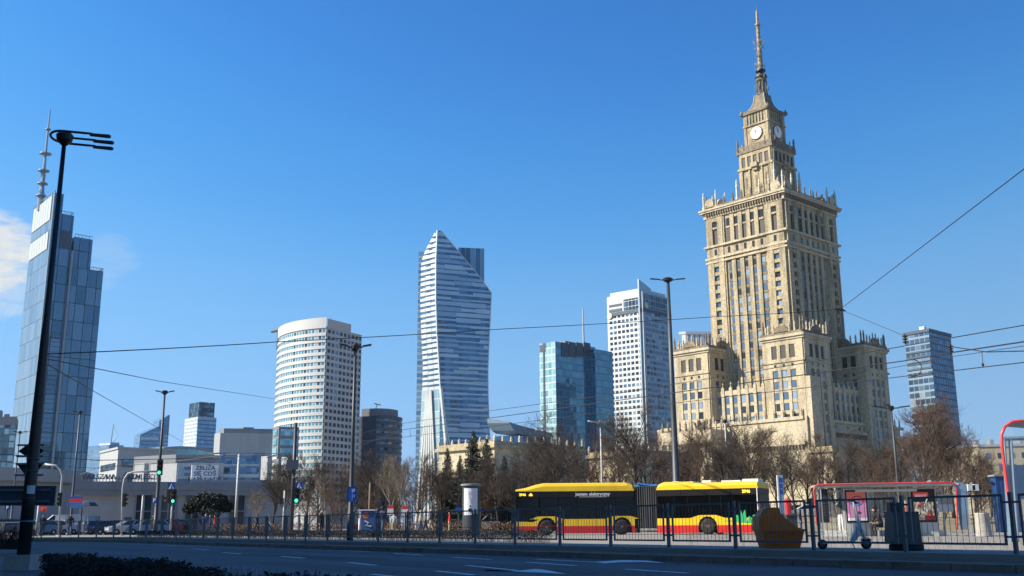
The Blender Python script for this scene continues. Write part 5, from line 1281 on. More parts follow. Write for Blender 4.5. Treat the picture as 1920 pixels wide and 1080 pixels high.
def wheel(xc,side=1):
    y=yS*side; o=MB(); o.lathe((xc,y-.3*side,.5),[(.30,0),(.49,.02),(.5,.08),(.5,.22),(.47,.28),(.33,.29)],20,0,(0,side,0)); t=o.build('wheel',m_rubber,bus,True)
    o=MB(); o.lathe((xc,y-.06*side,.5),[(.33,0),(.29,.02),(.16,-.08*0+.0),(.14,.04),(.05,.06)],16,0,(0,side,0)); o.build('rim',m_hub,t)
def side_poly(xa,xb,za,zb,arches,top_pts=None):
    """flat side outline with wheel arches cut in its lower edge; x runs forward"""
    pts=[(xa,za)]
    for c,r in sorted(arches):
        zc=.5; pts.append((c-r,za))
        for k in range(9):
            a=PI-PI*k/8; px_=c+r*math.cos(a); pz=zc+r*1.02*math.sin(a)
            if pz>za: pts.append((px_,min(pz,zb-.02)))
        pts.append((c+r,za))
    pts.append((xb,za)); 
    pts+= (top_pts[::-1] if top_pts else [(xb,zb),(xa,zb)])
    return pts
def section(xa,xb,axles,front):
    # body shell: core box + painted skirts with arches
    g=MB(); g.box(xa,-yS+.04,.3,xb,yS-.07,.98,2); g.box(xa,-yS+.04,2.5,xb,yS-.06,2.85,2); g.box(xa,-yS+.02,.9,xb,-yS+.06,2.6,2); g.box(xb-.06,-yS+.04,.9,xb-.01,yS-.06,2.6,2) if not front else g.box(xa+.01,-yS+.04,.9,xa+.06,yS-.06,2.6,2)
    for s in (1,-1):
        y=yS*s
        r=side_poly(xa,xb,.11,.58,[(c,.62) for c in axles]); g.extr([(x,y-.05*s,z) for x,z in r],(0,.05*s,0),1)
        top=[(xa,1.02)]+[(x_,z_) for c in sorted(axles) for x_,z_ in ((c-1.15,1.02),(c-.55,1.2),(c+.55,1.2),(c+1.15,1.02))]+([(xb-1.5,1.0),(xb-1.1,.84),(xb,.88)] if front else [(xb,1.02)])
        r=[(xa,.58)]
        for c in sorted(axles):
            r+=[(c-.61,.58)]+[(c+.62*math.cos(PI-PI*k/8),.5+.63*math.sin(PI-PI*k/8)) for k in range(1,8)]+[(c+.61,.58)]
        r+=[(xb,.58)]+top[::-1]
        g.extr([(x,y-.05*s,z) for x,z in r],(0,.05*s,0),0)
    if not front:
        g.box(xa-.03,-yS,.11,xa,yS,.58,1); g.box(xa-.03,-yS,.58,xa,yS,1.2,0); g.box(xa-.03,-yS+.03,1.2,xa,yS-.03,2.83,2)
    else:
        g.box(xb,-yS,.11,xb+.03,yS,.58,1); g.box(xb,-yS,.58,xb+.03,yS,.9,0)
    return g
wb=[bx(1326)]; wf=[bx(1166),bx(1025)]
section(x0,x1,wb,False).build('rear_body',[m_by,m_br,m_bb],bus); section(x2,x3,wf,True).build('front_body',[m_by,m_br,m_bb],bus)
for c in wb+wf: wheel(c,1); wheel(c,-1)
# roof fairings (yellow) with rounded shoulders
def fairing(name,prof):   # prof: list of (x, ztop)
    g=MB(); n=len(prof); rows_=[]
    for x,zt in prof:
        rr=min(.22,(zt-2.83)*.8); ys_=[(-yS,2.82),(-yS,max(2.84,zt-rr)),(-yS+.1,zt-rr*.3),(-yS+.3,zt),(yS-.3,zt),(yS-.1,zt-rr*.3),(yS,max(2.84,zt-rr)),(yS,2.82)]
        rows_.append([(x,y,z) for y,z in ys_])
    for i in range(n-1):
        for k in range(7): g.face([rows_[i][k],rows_[i+1][k],rows_[i+1][k+1],rows_[i][k+1]][::-1])
    g.face(rows_[0]); g.face(rows_[-1][::-1]); g.build(name,m_by,bus)
xm=bx(1300)
fairing('rear_roof',[(x0-.05,3.1),(x0+.0,3.22),(x0+.3,3.24),(xm-.1,3.24),(xm+.35,3.33),(x1-.45,3.34),(x1-.1,3.2),(x1,3.0)])
fairing('front_roof',[(x2,3.0),(x2+.1,3.22),(x2+.45,3.36),(bx(1100),3.36),(bx(1020),3.36),(bx(1004),3.25),(bx(985),3.05),(x3+.05,2.95)])
# glazing: side panes, one mesh each
def panes(xa,xb,n,side,zb,name='window',top=2.86):
    for i in range(n):
        a=xa+(xb-xa)*i/n;b_=xa+(xb-xa)*(i+1)/n; g=MB(); y=yS*side; g.box(a+.012,y-.05*side,zb,b_-.012,y-.005*side,2.42)
        w_=g.build(name,m_bt if side>0 else m_bk,bus)
        g=MB(); g.box(a+.012,y-.05*side,2.43,b_-.012,y-.004*side,top); g.build('upper_panel',m_bb,w_)
for s in (1,-1):
    panes(x0+.1,x1-.02,4,s,1.03); panes(x2+.02,x3-1.55,5,s,1.03); panes(x3-1.53,x3-.02,1,s,.9)
g=MB(); g.box(x0-.05,-yS+.12,1.3,x0-.02,yS-.12,2.5); rw=g.build('rear_window',m_bb,bus)
g=MB(); g.box(x0-.05,-yS+.02,2.52,x0-.025,yS-.02,2.84); g.build('rear_display_panel',m_bb,bus)
g=MB(); g.box(x3,-yS+.06,1.05,x3+.04,yS-.06,2.9); g.build('windscreen',m_bk,bus)
for s in (1,-1):
    g=MB(); g.box(x0-.06,yS*s-.13*s,1.3,x0-.03,yS*s,1.9); g.build('tail_light',m_red,bus)
    g=MB(); g.box(x0-.0,yS*s-.02*s,1.25,x0+.06,yS*s+.012*s,2.82); g.build('corner_post',m_whitep,bus)
    g=MB(); g.box(x3+.02,yS*s-.32*s,.75,x3+.06,yS*s-.08*s,.95); g.build('headlight',m_winc,bus)
    g=MB(); g.tube([(x3-.1,yS*s,2.5),(x3+.25,yS*s+.16*s,2.45)],.03,5); g.box(x3+.15,yS*s+.05*s,1.95,x3+.3,yS*s+.28*s,2.45); g.build('mirror',m_bb,bus)
# bellows
g=MB(); n=10
for i in range(n):
    a=x1+(x2-x1)*i/n; b_=x1+(x2-x1)*(i+1)/n; m_=(a+b_)/2
    for (xa,xb,e0,e1) in ((a,m_,.0,.09),(m_,b_,.09,0)):
        for s in (1,-1):
            y0=(yS-.12+e0)*s;y1=(yS-.12+e1)*s
            q=[(xa,y0,.45),(xb,y1,.45),(xb,y1,3.1),(xa,y0,3.1)]; g.face(q if s<0 else q[::-1])
        g.face([(xa,-(yS-.12),3.1),(xb,-(yS-.12),3.1),(xb,yS-.12,3.1),(xa,yS-.12,3.1)])
g.box(x1,-1,.4,x2,1,3.0); g.build('bellows',m_bel,bus)
g=MB(); g.box(x1+.1,.3,3.1,x2-.1,.9,3.22); g.tube([(x1+.3,.9,3.12),(x2-.2,1.05,3.3)],.05,5); g.build('joint_cover',mat('blue_hose',(.03,.15,.4),.5),bus)
# roof equipment, white
for a,b_,h_ in ((bx(1420),bx(1390),.14),(bx(1386),bx(1350),.08),(bx(1330),bx(1313),.12),(bx(1296),bx(1284),.08),(bx(1268),bx(1256),.1)):
    g=MB(); g.box(min(a,b_),-.5,3.2,max(a,b_),.7,3.27+h_); g.build('roof_unit',m_whitep,bus)
# lettering, emblem, skyline graphic: local text plane on y=+yS side, reading direction is -x
def side_text(name,txt,size,m,px,z,d=.006,bold=0.): return letters(name,txt,size,m,bus,frame3((bx(px),yS+d,z),(-1,0,0),(0,0,1)),.006,bold=bold)
for i in range(2): pass
side_text('lettering','jestem elektryczny',.30,m_signw,1112,2.62,bold=.008)
g=MB(); g.box(bx(1139),yS,2.43,bx(1086),yS+.006,2.455); g.build('underline',m_signw,bus)
side_text('fleet_number','2946',.26,m_led,1401,2.62,bold=.01); side_text('fleet_number','2946',.22,m_led,980,2.6,bold=.01)
g=MB(); g.box(bx(999),yS,2.52,bx(992),yS+.006,2.62); g.box(bx(997),yS,2.62,bx(994),yS+.006,2.7); g.build('side_symbol',m_led,bus)
cx_=bx(1050); g=MB()
n=20
for k in range(n):
    a0=2*PI*k/n;a1=2*PI*(k+1)/n; g.face([(cx_+.21*math.cos(a0),yS+.006,.8+.21*math.sin(a0)),(cx_+.165*math.cos(a0),yS+.006,.8+.165*math.sin(a0)),(cx_+.165*math.cos(a1),yS+.006,.8+.165*math.sin(a1)),(cx_+.21*math.cos(a1),yS+.006,.8+.21*math.sin(a1))])
g.tube([(cx_+.01,yS+.01,.92),(cx_-.02,yS+.01,.78),(cx_+.01,yS+.01,.71),(cx_-.08,yS+.01,.71)],.028,4); g.tube([(cx_+.08,yS+.01,.84),(cx_-.09,yS+.01,.85)],.025,4); g.build('round_emblem',m_br,bus)
sk=[(1352,977),(1378,975),(1379,965),(1384,966),(1385,973),(1388,972),(1389,956),(1391,962),(1392.5,964),(1395,958),(1397.5,955),(1399,976),(1402,976),(1403,968),(1406,968),(1407,972),(1410,972),(1411,966),(1415,964),(1416,974),(1422,972),(1423,979),(1400,981),(1380,979)]
def sz(px,py):  # pixel to local x, z on the bus side
    x=bx(px); w_=RC+bf*x; return x,zat(w_.x,w_.y,py)
g=MB(); pts=[sz(*p_) for p_ in sk]; g.extr([(x,yS+.001,z) for x,z in pts],(0,.006,0)); g.build('skyline_graphic',m_bgreen,bus)
# seats and passengers hinted behind glass: grab poles
g=MB()
for px in (1265,1290,1332,1352): g.tube([(bx(px),yS-.03,1.4),(bx(px),yS-.03,2.35)],.02,4)
g.build('grab_pole',m_greyw,bus)

m_seat=mat('bus_seat',(.22,.22,.24),.8); sr=random.Random(2)
for xa,xb,n in ((x0+.5,x1-.3,5),(x2+.5,x3-2.4,6)):
    for i in range(n):
        x=xa+(xb-xa)*(i+.5)/n
        for y in (.55,-.75):
            g=MB(); g.box(x-.2,y,.95,x+.2,y+.45,1.2); g.box(x-.24,y+.02,1.15,x-.15,y+.43,1.85); g.build('seat',m_seat,bus)
for xa,xb,n in ((x0+.05,x1-.05,4),(x2+.1,x3-1.6,5)):
    for i in range(1,n):
        x=xa+(xb-xa)*i/n; g=MB(); g.box(x-.008,yS,.6,x+.008,yS+.003,1.0); g.box(x-.008,yS,.14,x+.008,yS+.003,.57); g.build('panel_seam',m_bb,bus)
m_pk=mat('passenger_pink',(.4,.16,.15),.8)
for x,m_ in ((wb[0]+.4,m_pk),(x0+2.2,m_seat),(x2+2.6,m_seat),(x2+4.7,m_pk)):
    g=MB(); g.lathe((x,.5,1.15),[(.16,0),(.2,.3),(.19,.5),(.07,.58),(.06,.63),(.1,.68),(.11,.78),(.08,.87),(.02,.9)],10); g.build('passenger_shape',m_,bus,True)
# bend the front half about the visible corner of the joint: the bus stands slightly jack-knifed
BEND=R(BF-BA)
def bend(v):
    t_=max(0.,min(1.,(v.x-x1)/(x2-x1)))
    if t_<=0: return v
    dx,dy=v.x-x2,v.y-yS; c_,s_=math.cos(BEND),math.sin(BEND); q_=V((x2+dx*c_-dy*s_,yS+dx*s_+dy*c_,v.z)); return v.lerp(q_,t_)
for o_ in bus.children_recursive:
    for v_ in o_.data.vertices: v_.co=bend(v_.co)
# ================================================================ BUS SHELTER
q=at(1797,1000,50); SC=V((q.x,q.y,0)); SA=168.; sdv=dirv(SA); SL=hit(1530,1000,SC,sdv)
m_shf=mat('shelter_frame',(.45,.46,.45),.4,.3); m_shr=mat('shelter_red',(.62,.05,.05),.35,coat=.3); m_glz=bpy.data.materials.new('clear_glass'); m_glz.use_nodes=True
_n=m_glz.node_tree; _b=_n.nodes['Principled BSDF']; _b.inputs['Base Color'].default_value=(.8,.87,.88,1); _b.inputs['Roughness'].default_value=.03; _b.inputs['Alpha'].default_value=.05
m_roofs=mat('shelter_roof',(.42,.43,.42),.5)
sh=thing('bus_shelter','long bus shelter with a red roof edge and lit poster panels, right of the bus','bus shelter',SC,SA)
# local: +x left along the shelter, +y toward the camera
def sp(px,py=1000): return hit(px,py,SC,sdv)
def szz(px,py,y=0):
    x=sp(px,py); w_=SC+sdv*x; return zat(w_.x,w_.y,py)
zt=szz(1700,906)
g=MB(); g.box(-.15,-1.5,zt-.12,SL,.45,zt-.04); g.build('roof',m_roofs,sh)
g=MB(); g.tube([(.12,.47,.3),(.05,.47,1.2),(-.02,.47,zt-.25),(.05,.47,zt-.06),(.3,.47,zt),(SL-.3,.47,zt-.02),(SL-.06,.47,zt-.1),(SL,.47,zt-.35),(SL-.05,.47,.5)],.034,8); g.build('red_edge',m_shr,sh,True)
g=MB(); pts=[(.08,zt-.4),(.0,zt-.1),(.25,zt+.03),(-.35,zt+.0),(-.5,zt-.18),(-.42,zt-.5)]; g.extr([(x,.42,z) for x,z in ((-.05,.3),(-.38,.3),(-.5,zt-.5),(-.5,zt-.15),(-.3,zt-.02),(.12,zt+.0),(.06,zt-.3))],(0,-.06,0)); g.build('end_panel',mat('end_panel_blue',(.16,.24,.34),.15,.3),sh)
g=MB()
for x in (-.1,-.48,SL-.2,SL-.32): g.box(x-.03,.36,0,x+.03,.42,zt-.1)
for x in (0.4,sp(1712),sp(1765),sp(1640),sp(1588),SL-.5): g.box(x-.03,-.93,0,x+.03,-.87,zt-.1)
g.box(.4,-.93,zt-.35,SL-.5,-.87,zt-.28); g.build('frame',m_shf,sh)
g=MB(); g.box(.4,-.905,.35,SL-.5,-.895,zt-.35); g.build('rear_glass',m_glz,sh)
g=MB(); g.box(sp(1730),-.6,zt-.38,sp(1612),-.5,zt-.26); g.build('light_tube',m_signw,sh)
def poster(px0,px1,py0,py1,name,lab):
    xa=sp(px1);xb=sp(px0); zb=szz((px0+px1)/2,py1);ztp=szz((px0+px1)/2,py0)
    g=MB(); g.box(xa-.06,-.86,.0,xb+.06,-.6,ztp+.08); o=g.build(name,m_shf,sh,label=lab)
    g=MB(); g.box(xa,-.6,zb,xb,-.575,ztp); g.build('black_border',m_black,o)
    return o,xa+.07,xb-.07,zb+.1,ztp-.09
m_pw=mat('poster_white',(.72,.70,.68),em=.3,rough=.5,var=.03)
o,xa,xb,zb,zt2=poster(1592,1634,918,980,'poster_case','poster case with a pink and red poster')
Y_=-.57
def sheet(nm,m,x0_,x1_,z0_,z1_,d=0.): g=MB(); g.box(x0_,Y_-.01,z0_,x1_,Y_+.004+d,z1_); return g.build(nm,m,o)
hh=zt2-zb; ww=xb-xa
sheet('poster_pink',mat('poster_pink',(.62,.25,.40),em=.3,rough=.5,var=.04),xa,xb,zb+.09*hh,zb+.62*hh); sheet('poster_upper',mat('poster_brown_red',(.30,.07,.06),em=.3,rough=.5,var=.06),xa,xb,zb+.78*hh,zt2); sheet('poster_coral',mat('poster_coral',(.52,.12,.13),em=.3,rough=.5,var=.06),xa,xb,zb+.62*hh,zb+.78*hh); sheet('poster_foot',m_pw,xa,xb,zb,zb+.09*hh)
sheet('poster_blue',mat('poster_blue',(.06,.22,.55),em=.3,rough=.5),xa+.25*ww,xb-.15*ww,zb+.55*hh,zb+.63*hh,.004)
g=MB(); g.tube([(xa+ww*(.45+.3*math.cos(2*PI*k/20)),Y_+.008,zb+hh*(.68+.17*math.sin(2*PI*k/20))) for k in range(21)],.014,4); g.build('poster_ring',m_black,o)
g=MB(); g.lathe((xa+ww*.45,Y_,zb+hh*.27),[(1,0),(1,.01)],16,0,(0,1,0)); 
for i,v_ in enumerate(g.v): g.v[i]=(xa+ww*.45+(v_[0]-xa-ww*.45)*.17,v_[1],zb+hh*.27+(v_[2]-zb-hh*.27)*.07)
g.build('poster_oval',mat('poster_dark_oval',(.10,.07,.06),em=.3,rough=.5),o)
o,xa,xb,zb,zt2=poster(1718,1764,916,979,'poster_case','poster case with a black, white and red crowded poster')
hh=zt2-zb; ww=xb-xa
def speckle(name,cols,sc_):
    m=bpy.data.materials.new(name); m.use_nodes=True; nt=m.node_tree; b_=nt.nodes['Principled BSDF']; tc=nd(nt,'ShaderNodeTexCoord'); mp=nd(nt,'ShaderNodeMapping'); mp.inputs['Scale'].default_value=(1.5,1,.8); vo=nd(nt,'ShaderNodeTexVoronoi'); vo.inputs['Scale'].default_value=sc_
    nt.links.new(tc.outputs['Object'],mp.inputs[0]); nt.links.new(mp.outputs[0],vo.inputs['Vector']); sx=nd(nt,'ShaderNodeSeparateXYZ'); nt.links.new(vo.outputs['Color'],sx.inputs[0]); rp=nd(nt,'ShaderNodeValToRGB'); rp.color_ramp.interpolation='CONSTANT'; el=rp.color_ramp.elements
    while len(el)<len(cols): el.new(.5)
    for i,c in enumerate(cols): el[i].position=i/len(cols); el[i].color=(*c,1)
    nt.links.new(sx.outputs[0],rp.inputs[0]); nt.links.new(rp.outputs[0],b_.inputs['Base Color']); nt.links.new(rp.outputs[0],b_.inputs['Emission Color']); b_.inputs['Emission Strength'].default_value=.3; b_.inputs['Roughness'].default_value=.5; return m
sheet('poster_black',m_black,xa,xb,zb,zt2)
sheet('poster_crowd',speckle('poster_crowd_print',[(.55,.5,.33),(.1,.07,.04),(.45,.05,.05),(.62,.58,.48),(.2,.14,.08),(.25,.3,.33),(.5,.42,.2)],9),xa+.04,xb-.02,zb+.12*hh,zb+.62*hh,.003)
sheet('poster_ground',mat('poster_taupe',(.22,.17,.13),em=.3,rough=.5,var=.2,scale=5),xa+.04,xb-.02,zb,zb+.12*hh,.003)
sheet('red_block',m_red,xa,xa+ww*.5,zb+.0*hh,zb+.16*hh,.006); sheet('red_header',mat('poster_red',(.42,.04,.04),em=.3,rough=.5),xa+ww*.25,xb-.03*ww,zb+.78*hh,zb+.95*hh,.006)
for k in range(2): sheet('print_line',m_pw,xa+ww*.32,xb-.12*ww,zb+(.85-.045*k)*hh,zb+(.862-.045*k)*hh,.009)
g=MB(); g.extr([(xa+ww*.45,Y_+.006,zb+.5*hh),(xa+ww*.5,Y_+.006,zb+.5*hh),(xa+ww*.34,Y_+.006,zb+.73*hh),(xa+ww*.29,Y_+.006,zb+.72*hh)],(0,.004,0)); g.build('white_streak',m_pw,o)
g=MB(); g.box(sp(1798),-.84,szz(1785,959),sp(1770),-.78,szz(1785,926)); g.build('timetable_case',m_signw,sh)
g=MB(); g.box(sp(1798),-.775,szz(1785,945),sp(1771),-.77,szz(1785,928)); g.build('timetable_sheet',mat('timetable_grey',(.35,.37,.38),.5,var=.2,scale=12),sh)
g=MB(); g.box(sp(1557),.05,szz(1545,980),sp(1538),.15,szz(1545,917)); dk=g.build('side_poster_case',m_black,sh)
g=MB(); x=sp(1551); 
for k in range(7): g.box(sp(1555)+.06,.152,1.0+.14*k,sp(1540)-.05,.156,1.03+.14*k)
g.build('print_line',mat('dim_print',(.08,.085,.09),.5),dk)
g=MB(); xa=sp(1700);xb=sp(1642); g.box(xa,-.75,.40,xb,-.40,.45); sb=g.build('bench_seat',mat('bench_wood',(.28,.19,.07),.6),sh)
for x in (xa+.2,xb-.2): g=MB(); g.box(x-.03,-.7,0,x+.03,-.45,.40); g.build('bench_leg',m_shf,sb)
g=MB(); g.box(.45,-1.0,0,SL-.5,-.8,.28); g.build('plinth',m_whitep,sh)
# ---- bus stop totem
p=foot(1469,1003,47); t=thing('bus_stop_sign','tall narrow white bus stop sign with blue squares behind the orange grit bin','bus stop sign',p); k=47/1960.
z1=zat(p.x,p.y,891);z0=zat(p.x,p.y,966)
mb=MB(); mb.box(p.x-6*k,p.y-.05,z0,p.x-3.5*k,p.y+.05,z1); mb.build('white_upright',m_whitep,t); mb=MB(); mb.box(p.x-3.5*k,p.y-.03,z0+.05,p.x+5.5*k,p.y+.03,z1); mb.build('panel',mat('totem_blue_grey',(.22,.36,.48),.4),t)
for i in range(3): mb=MB(); z=z1-.12-.26*i; mb.box(p.x-2*k,p.y-.04,z-.2,p.x+4*k,p.y-.03,z); mb.build('route_square',m_blue,t)
mb=MB(); mb.box(p.x-5*k,p.y-.03,0,p.x-4*k,p.y+.03,z0); mb.box(p.x+2*k,p.y-.03,0,p.x+3*k,p.y+.03,z0+.05); mb.build('leg',m_polegrey,t)
p=foot(1481,1003,48); t=thing('red_waste_bin','slim red waste bin just right of the bus stop sign','bin',p); mb=MB(); mb.lathe(p,[(.05,0),(.05,.3)],8); mb.build('stand',m_polegrey,t); mb=MB(); z0=zat(p.x,p.y,970);z1=zat(p.x,p.y,937); mb.lathe(p,[(.13,max(.3,z0)),(.15,z0+.1),(.15,z1),(.05,z1+.06)],12); mb.build('body',m_red,t)
p=foot(1485,1003,44); t=thing('grey_cabinet','low dark grey street cabinet between the orange grit bin and the shelter','cabinet',p); z1=zat(p.x,p.y,967); mb=MB(); mb.box(p.x-.22,p.y-.2,0,p.x+.2,p.y+.2,z1); mb.build('body',m_polegrey,t); mb=MB(); mb.box(p.x-.25,p.y-.23,z1,p.x+.23,p.y+.23,z1+.05); mb.build('lid',m_bluegrey,t)
# ---- orange grit bin
m_or=mat('grit_bin_orange',(.58,.13,.006),.55,var=.15,scale=5,stain=.25)
Yb=26.2; p=foot(1467,1028,Yb); t=thing('grit_bin','orange plastic grit bin with a sloping hinged lid on the kerb pavement','grit bin',p)
def gp(px,py,y): q=at(px,py,Yb); return V((q.x,y,q.z))
def loft(mb,lower,upper,y0,y1,ins):
    a=[gp(*q,y0) for q in lower]; 
d0,d1=Yb-.05,Yb+.85
mb=MB(); A=[gp(1437,1028,0),gp(1501,1028,0),gp(1507,996,0),gp(1428,996,0)]
lo_=[V((A[0].x,d0+.08,0)),V((A[1].x,d0+.08,0)),V((A[1].x,d1-.08,0)),V((A[0].x,d1-.08,0))]; hi_=[V((A[3].x,d0,A[3].z)),V((A[2].x,d0,A[3].z)),V((A[2].x,d1,A[3].z)),V((A[3].x,d1,A[3].z))]
mb.hexa(lo_+hi_); mb.build('tub',m_or,t)
mb=MB(); zr_=A[3].z; mb.box(A[3].x-.03,d0-.04,zr_,A[2].x+.03,d1+.04,zr_+.045); mb.build('rim',m_or,t)
mb=MB(); prof=[(1424,994),(1505,994),(1494,988),(1478,976),(1470,969),(1462,964),(1440,964),(1424,968)]
a=[gp(*q,d0+.03) for q in prof]; 
for q in a[:2]: q.z=zr_+.045
mb.extr(a,V((0,d1-d0-.06,0))); mb.build('lid',m_or,t)
mb=MB(); prof=[(1426,968),(1466,968),(1463,952),(1442,951),(1432,956)]; mb.extr([gp(*q,d0+.12) for q in prof],V((0,d1-d0-.3,0))); mb.build('lid_hump',m_or,t)
# ---- grey litter bin on a round foot
Yb=23.2; p=foot(1702,1033,Yb); t=thing('litter_bin','tall dark grey tapered litter bin on a low round foot beside the scooter','bin',p)
def bq(px,py): q=at(px,py,Yb); return q
mb=MB(); a0=bq(1674,1024);a1=bq(1729,1024);b0=bq(1672,962);b1=bq(1719,962)
zt_=b0.z
mb.hexa([(a0.x,Yb-.1,.14),(a1.x-.02,Yb-.1,.14),(a1.x-.02,Yb+.5,.14),(a0.x,Yb+.5,.14),(b0.x,Yb-.1,zt_),(b1.x,Yb-.1,zt_),(b1.x,Yb+.45,zt_),(b0.x,Yb+.45,zt_)]); m_lb=mat('litter_bin_grey',(.085,.075,.062),.6,var=.2,scale=3.,stain=.2); mb.build('body',m_lb,t)
mb=MB(); mb.lathe((a0.x+.37,Yb+.2,0),[(.34,0),(.37,.03),(.37,.12),(.33,.14)],20); mb.build('foot',m_rubber,t)
mb=MB(); mb.box(b0.x-.01,Yb-.12,zt_,b1.x+.01,Yb+.47,zt_+.03); mb.build('lid',m_bluegrey,t)
mb=MB(); c0=bq(1668,955);c1=bq(1686,942); mb.box(c0.x,Yb-.02,zt_+.03,c1.x,Yb+.2,c1.z); mb.build('ashtray',m_black,t)
# ---- electric scooter
m_sc=mat('scooter_pale_blue',(.50,.49,.46),.4,var=.05); Ys=24.9
def q3(px,py,dy=0.): q=at(px,py,Ys); return V((q.x,Ys+dy,q.z))
p=foot(1585,1028,Ys); t=thing('electric_scooter','pale blue electric scooter parked on its stand behind the barrier','scooter',p)
for nm,c,r in (('wheel',q3(1542,1020),.115),('wheel',q3(1624,1020),.125)):
    c=V((c.x,Ys,r)); mb=MB(); mb.lathe(c-V((0,.03,0)),[(r*.6,-.005),(r*.95,0),(r,.015),(r,.045),(r*.95,.06),(r*.6,.065)],20,0,(0,1,0)); wv=mb.build(nm,m_rubber,t,True); mb=MB(); mb.lathe(c-V((0,.036,0)),[(r*.55,0),(r*.2,-.01),(r*.1,-.012)],12,0,(0,1,0)); mb.build('rim',m_hub,wv)
mb=MB(); a=q3(1540,1017);b_=q3(1600,1017); mb.box(a.x,Ys-.08,.13,b_.x,Ys+.08,.19); mb.extr([V((b_.x-.02,Ys-.05,.13)),V((b_.x+.16,Ys-.05,.32)),V((b_.x+.16,Ys-.05,.4)),V((b_.x-.06,Ys-.05,.19))],V((0,.1,0))); mb.build('deck',m_sc,t)
mb=MB(); mb.tube([q3(1622,1012),q3(1618,1000),q3(1610,983)],[.035,.045,.04],8); mb.build('fork',m_sc,t)
mb=MB(); mb.extr([q3(1594,1013,-.06),q3(1606,1013,-.06),q3(1614,985,-.06),q3(1609,981,-.06)],V((0,.12,0))); mb.build('battery_neck',m_sc,t)
mb=MB(); mb.tube([q3(1611,984),q3(1601,941)],[.045,.035],8); mb.build('stem',m_sc,t)
mb=MB(); a=q3(1601,941); mb.tube([a+V((-.10,-.22,.02)),a+V((-.02,-.12,.03)),a,a+V((-.02,.12,.03)),a+V((-.10,.22,.02))],.02,6); mb.build('handlebar',m_black,t)
mb=MB(); mb.tube([a+V((0,-.01,-.02)),a+V((.09,-.05,-.01))],.035,6); mb.build('headlamp',m_blue,t)
mb=MB(); c=V((q3(1624,1020).x,Ys,.125)); mb.extr([c+V((math.cos(x)*.15,-.04,math.sin(x)*.15)) for x in [R(30+i*15) for i in range(9)]]+[c+V((math.cos(x)*.135,-.04,math.sin(x)*.135)) for x in [R(150-i*15) for i in range(9)]],V((0,.08,0))); mb.build('mudguard',m_sc,t)
mb=MB(); mb.tube([q3(1598,1018),q3(1603,1029)],.012,5); mb.build('stand',m_black,t)
# ---- concrete planter right of the shelter
p=foot(1845,1003,47); t=thing('concrete_planter','round tapered concrete planter right of the bus shelter','planter',p); z1=zat(p.x,p.y,962); mb=MB(); mb.lathe(p,[(.36,0),(.34,.05),(.30,z1-.05),(.32,z1)],18); mb.build('pot',m_concrete,t,True); mb=MB(); mb.lathe(up(p,z1-.02),[(.27,0),(.2,.05),(.01,.08)],12); mb.build('soil',m_soil,t)
# ---- tram shelter at the right edge
Yt=33.; p=foot(1905,1015,Yt); t=thing('tram_shelter','tall tram shelter with a red arched frame cut off by the right edge','tram shelter',p)
def rq(px,py,dy=0): q=at(px,py,Yt); return V((q.x,Yt+dy,q.z))
mb=MB(); fr_=[rq(1985,792),rq(1915,789),rq(1898,791),rq(1884,800),rq(1878,815),rq(1879,840),rq(1888,910),rq(1897,970),rq(1901,1008),rq(1906,1017)]; mb.tube(fr_,.05,8); mb.build('red_arch',m_shr,t,True)
mf=mat('blue_grey_frame',(.14,.22,.31),.4,.2)
mb=MB(); a=rq(1898,820,.4); 
for px0,px1 in ((1895,1909),(1908,1922)): q0=rq(px0,820,.5);q1=rq(px1,1020,.5); mb.tube([q0,q1],.07,4)
mb.tube([rq(1893,820,.5),rq(1990,818,.5)],.07,4); mb.build('inner_frame',mf,t)
mb=MB(); a=rq(1902,870,.6);b_=rq(1990,935,.6); mb.box(a.x,Yt+.55,b_.z,b_.x,Yt+.6,a.z); mb.build('info_panel',mf,t)
mb=MB(); a=rq(1882,800,.1);b_=rq(1990,1010,.1); mb.extr([rq(1884,812,.1),rq(1900,797,.1),rq(1990,797,.1),rq(1990,1010,.1),rq(1903,1010,.1)],V((0,.02,0))); mb.build('glass_wall',m_glz,t)
mb=MB(); mb.extr([fr_[0]+V((0,0,.02)),fr_[2]+V((0,0,.03)),fr_[3]+V((0,0,.03)),fr_[3]+V((0,0,.0)),fr_[2],fr_[0]],V((1.2,.8,0))); mb.build('roof',mf,t)
# ---- far right small things
p=foot(1893,985,70); t=thing('blue_container','blue toilet cabin behind the right end of the barriers','cabin',p); a=at(1871,940,70);b_=at(1906,893,70)
mb=MB(); mb.box(a.x,70,0,b_.x,70.8,b_.z); mb.build('body',mat('cabin_blue',(.012,.045,.14),.5,var=.2),t); mb=MB(); mb.box(a.x-.1,69.9,b_.z,b_.x+.1,70.9,b_.z+.12); mb.build('roof',m_greyw,t); mb=MB(); mb.box(a.x+.3,69.96,.1,a.x+1.,70,b_.z-.25); mb.build('door',mat('cabin_door',(.015,.055,.17),.5),t)
for i,(px,lab) in enumerate(((1826,'white floodlight box on a short post right of the shelter, left of its twin'),(1838,'white floodlight box on a short post right of the shelter, right of its twin'))):
    p=foot(px,985,66); t=thing('floodlight',lab,'floodlight',p,None,'floodlight boxes'); z1=zat(p.x,p.y,908); mb=MB(); mb.box(p.x-.17,p.y-.1,z1-.4,p.x+.12,p.y+.2,z1); mb.build('housing',m_whitep,t); mb=MB(); mb.box(p.x+.12,p.y-.1,z1-.36,p.x+.3,p.y+.2,z1-.05); mb.build('lens',m_black,t); mb=MB(); mb.tube([p,up(p,z1-.4)],.04,6); mb.build('post',m_polegrey,t)
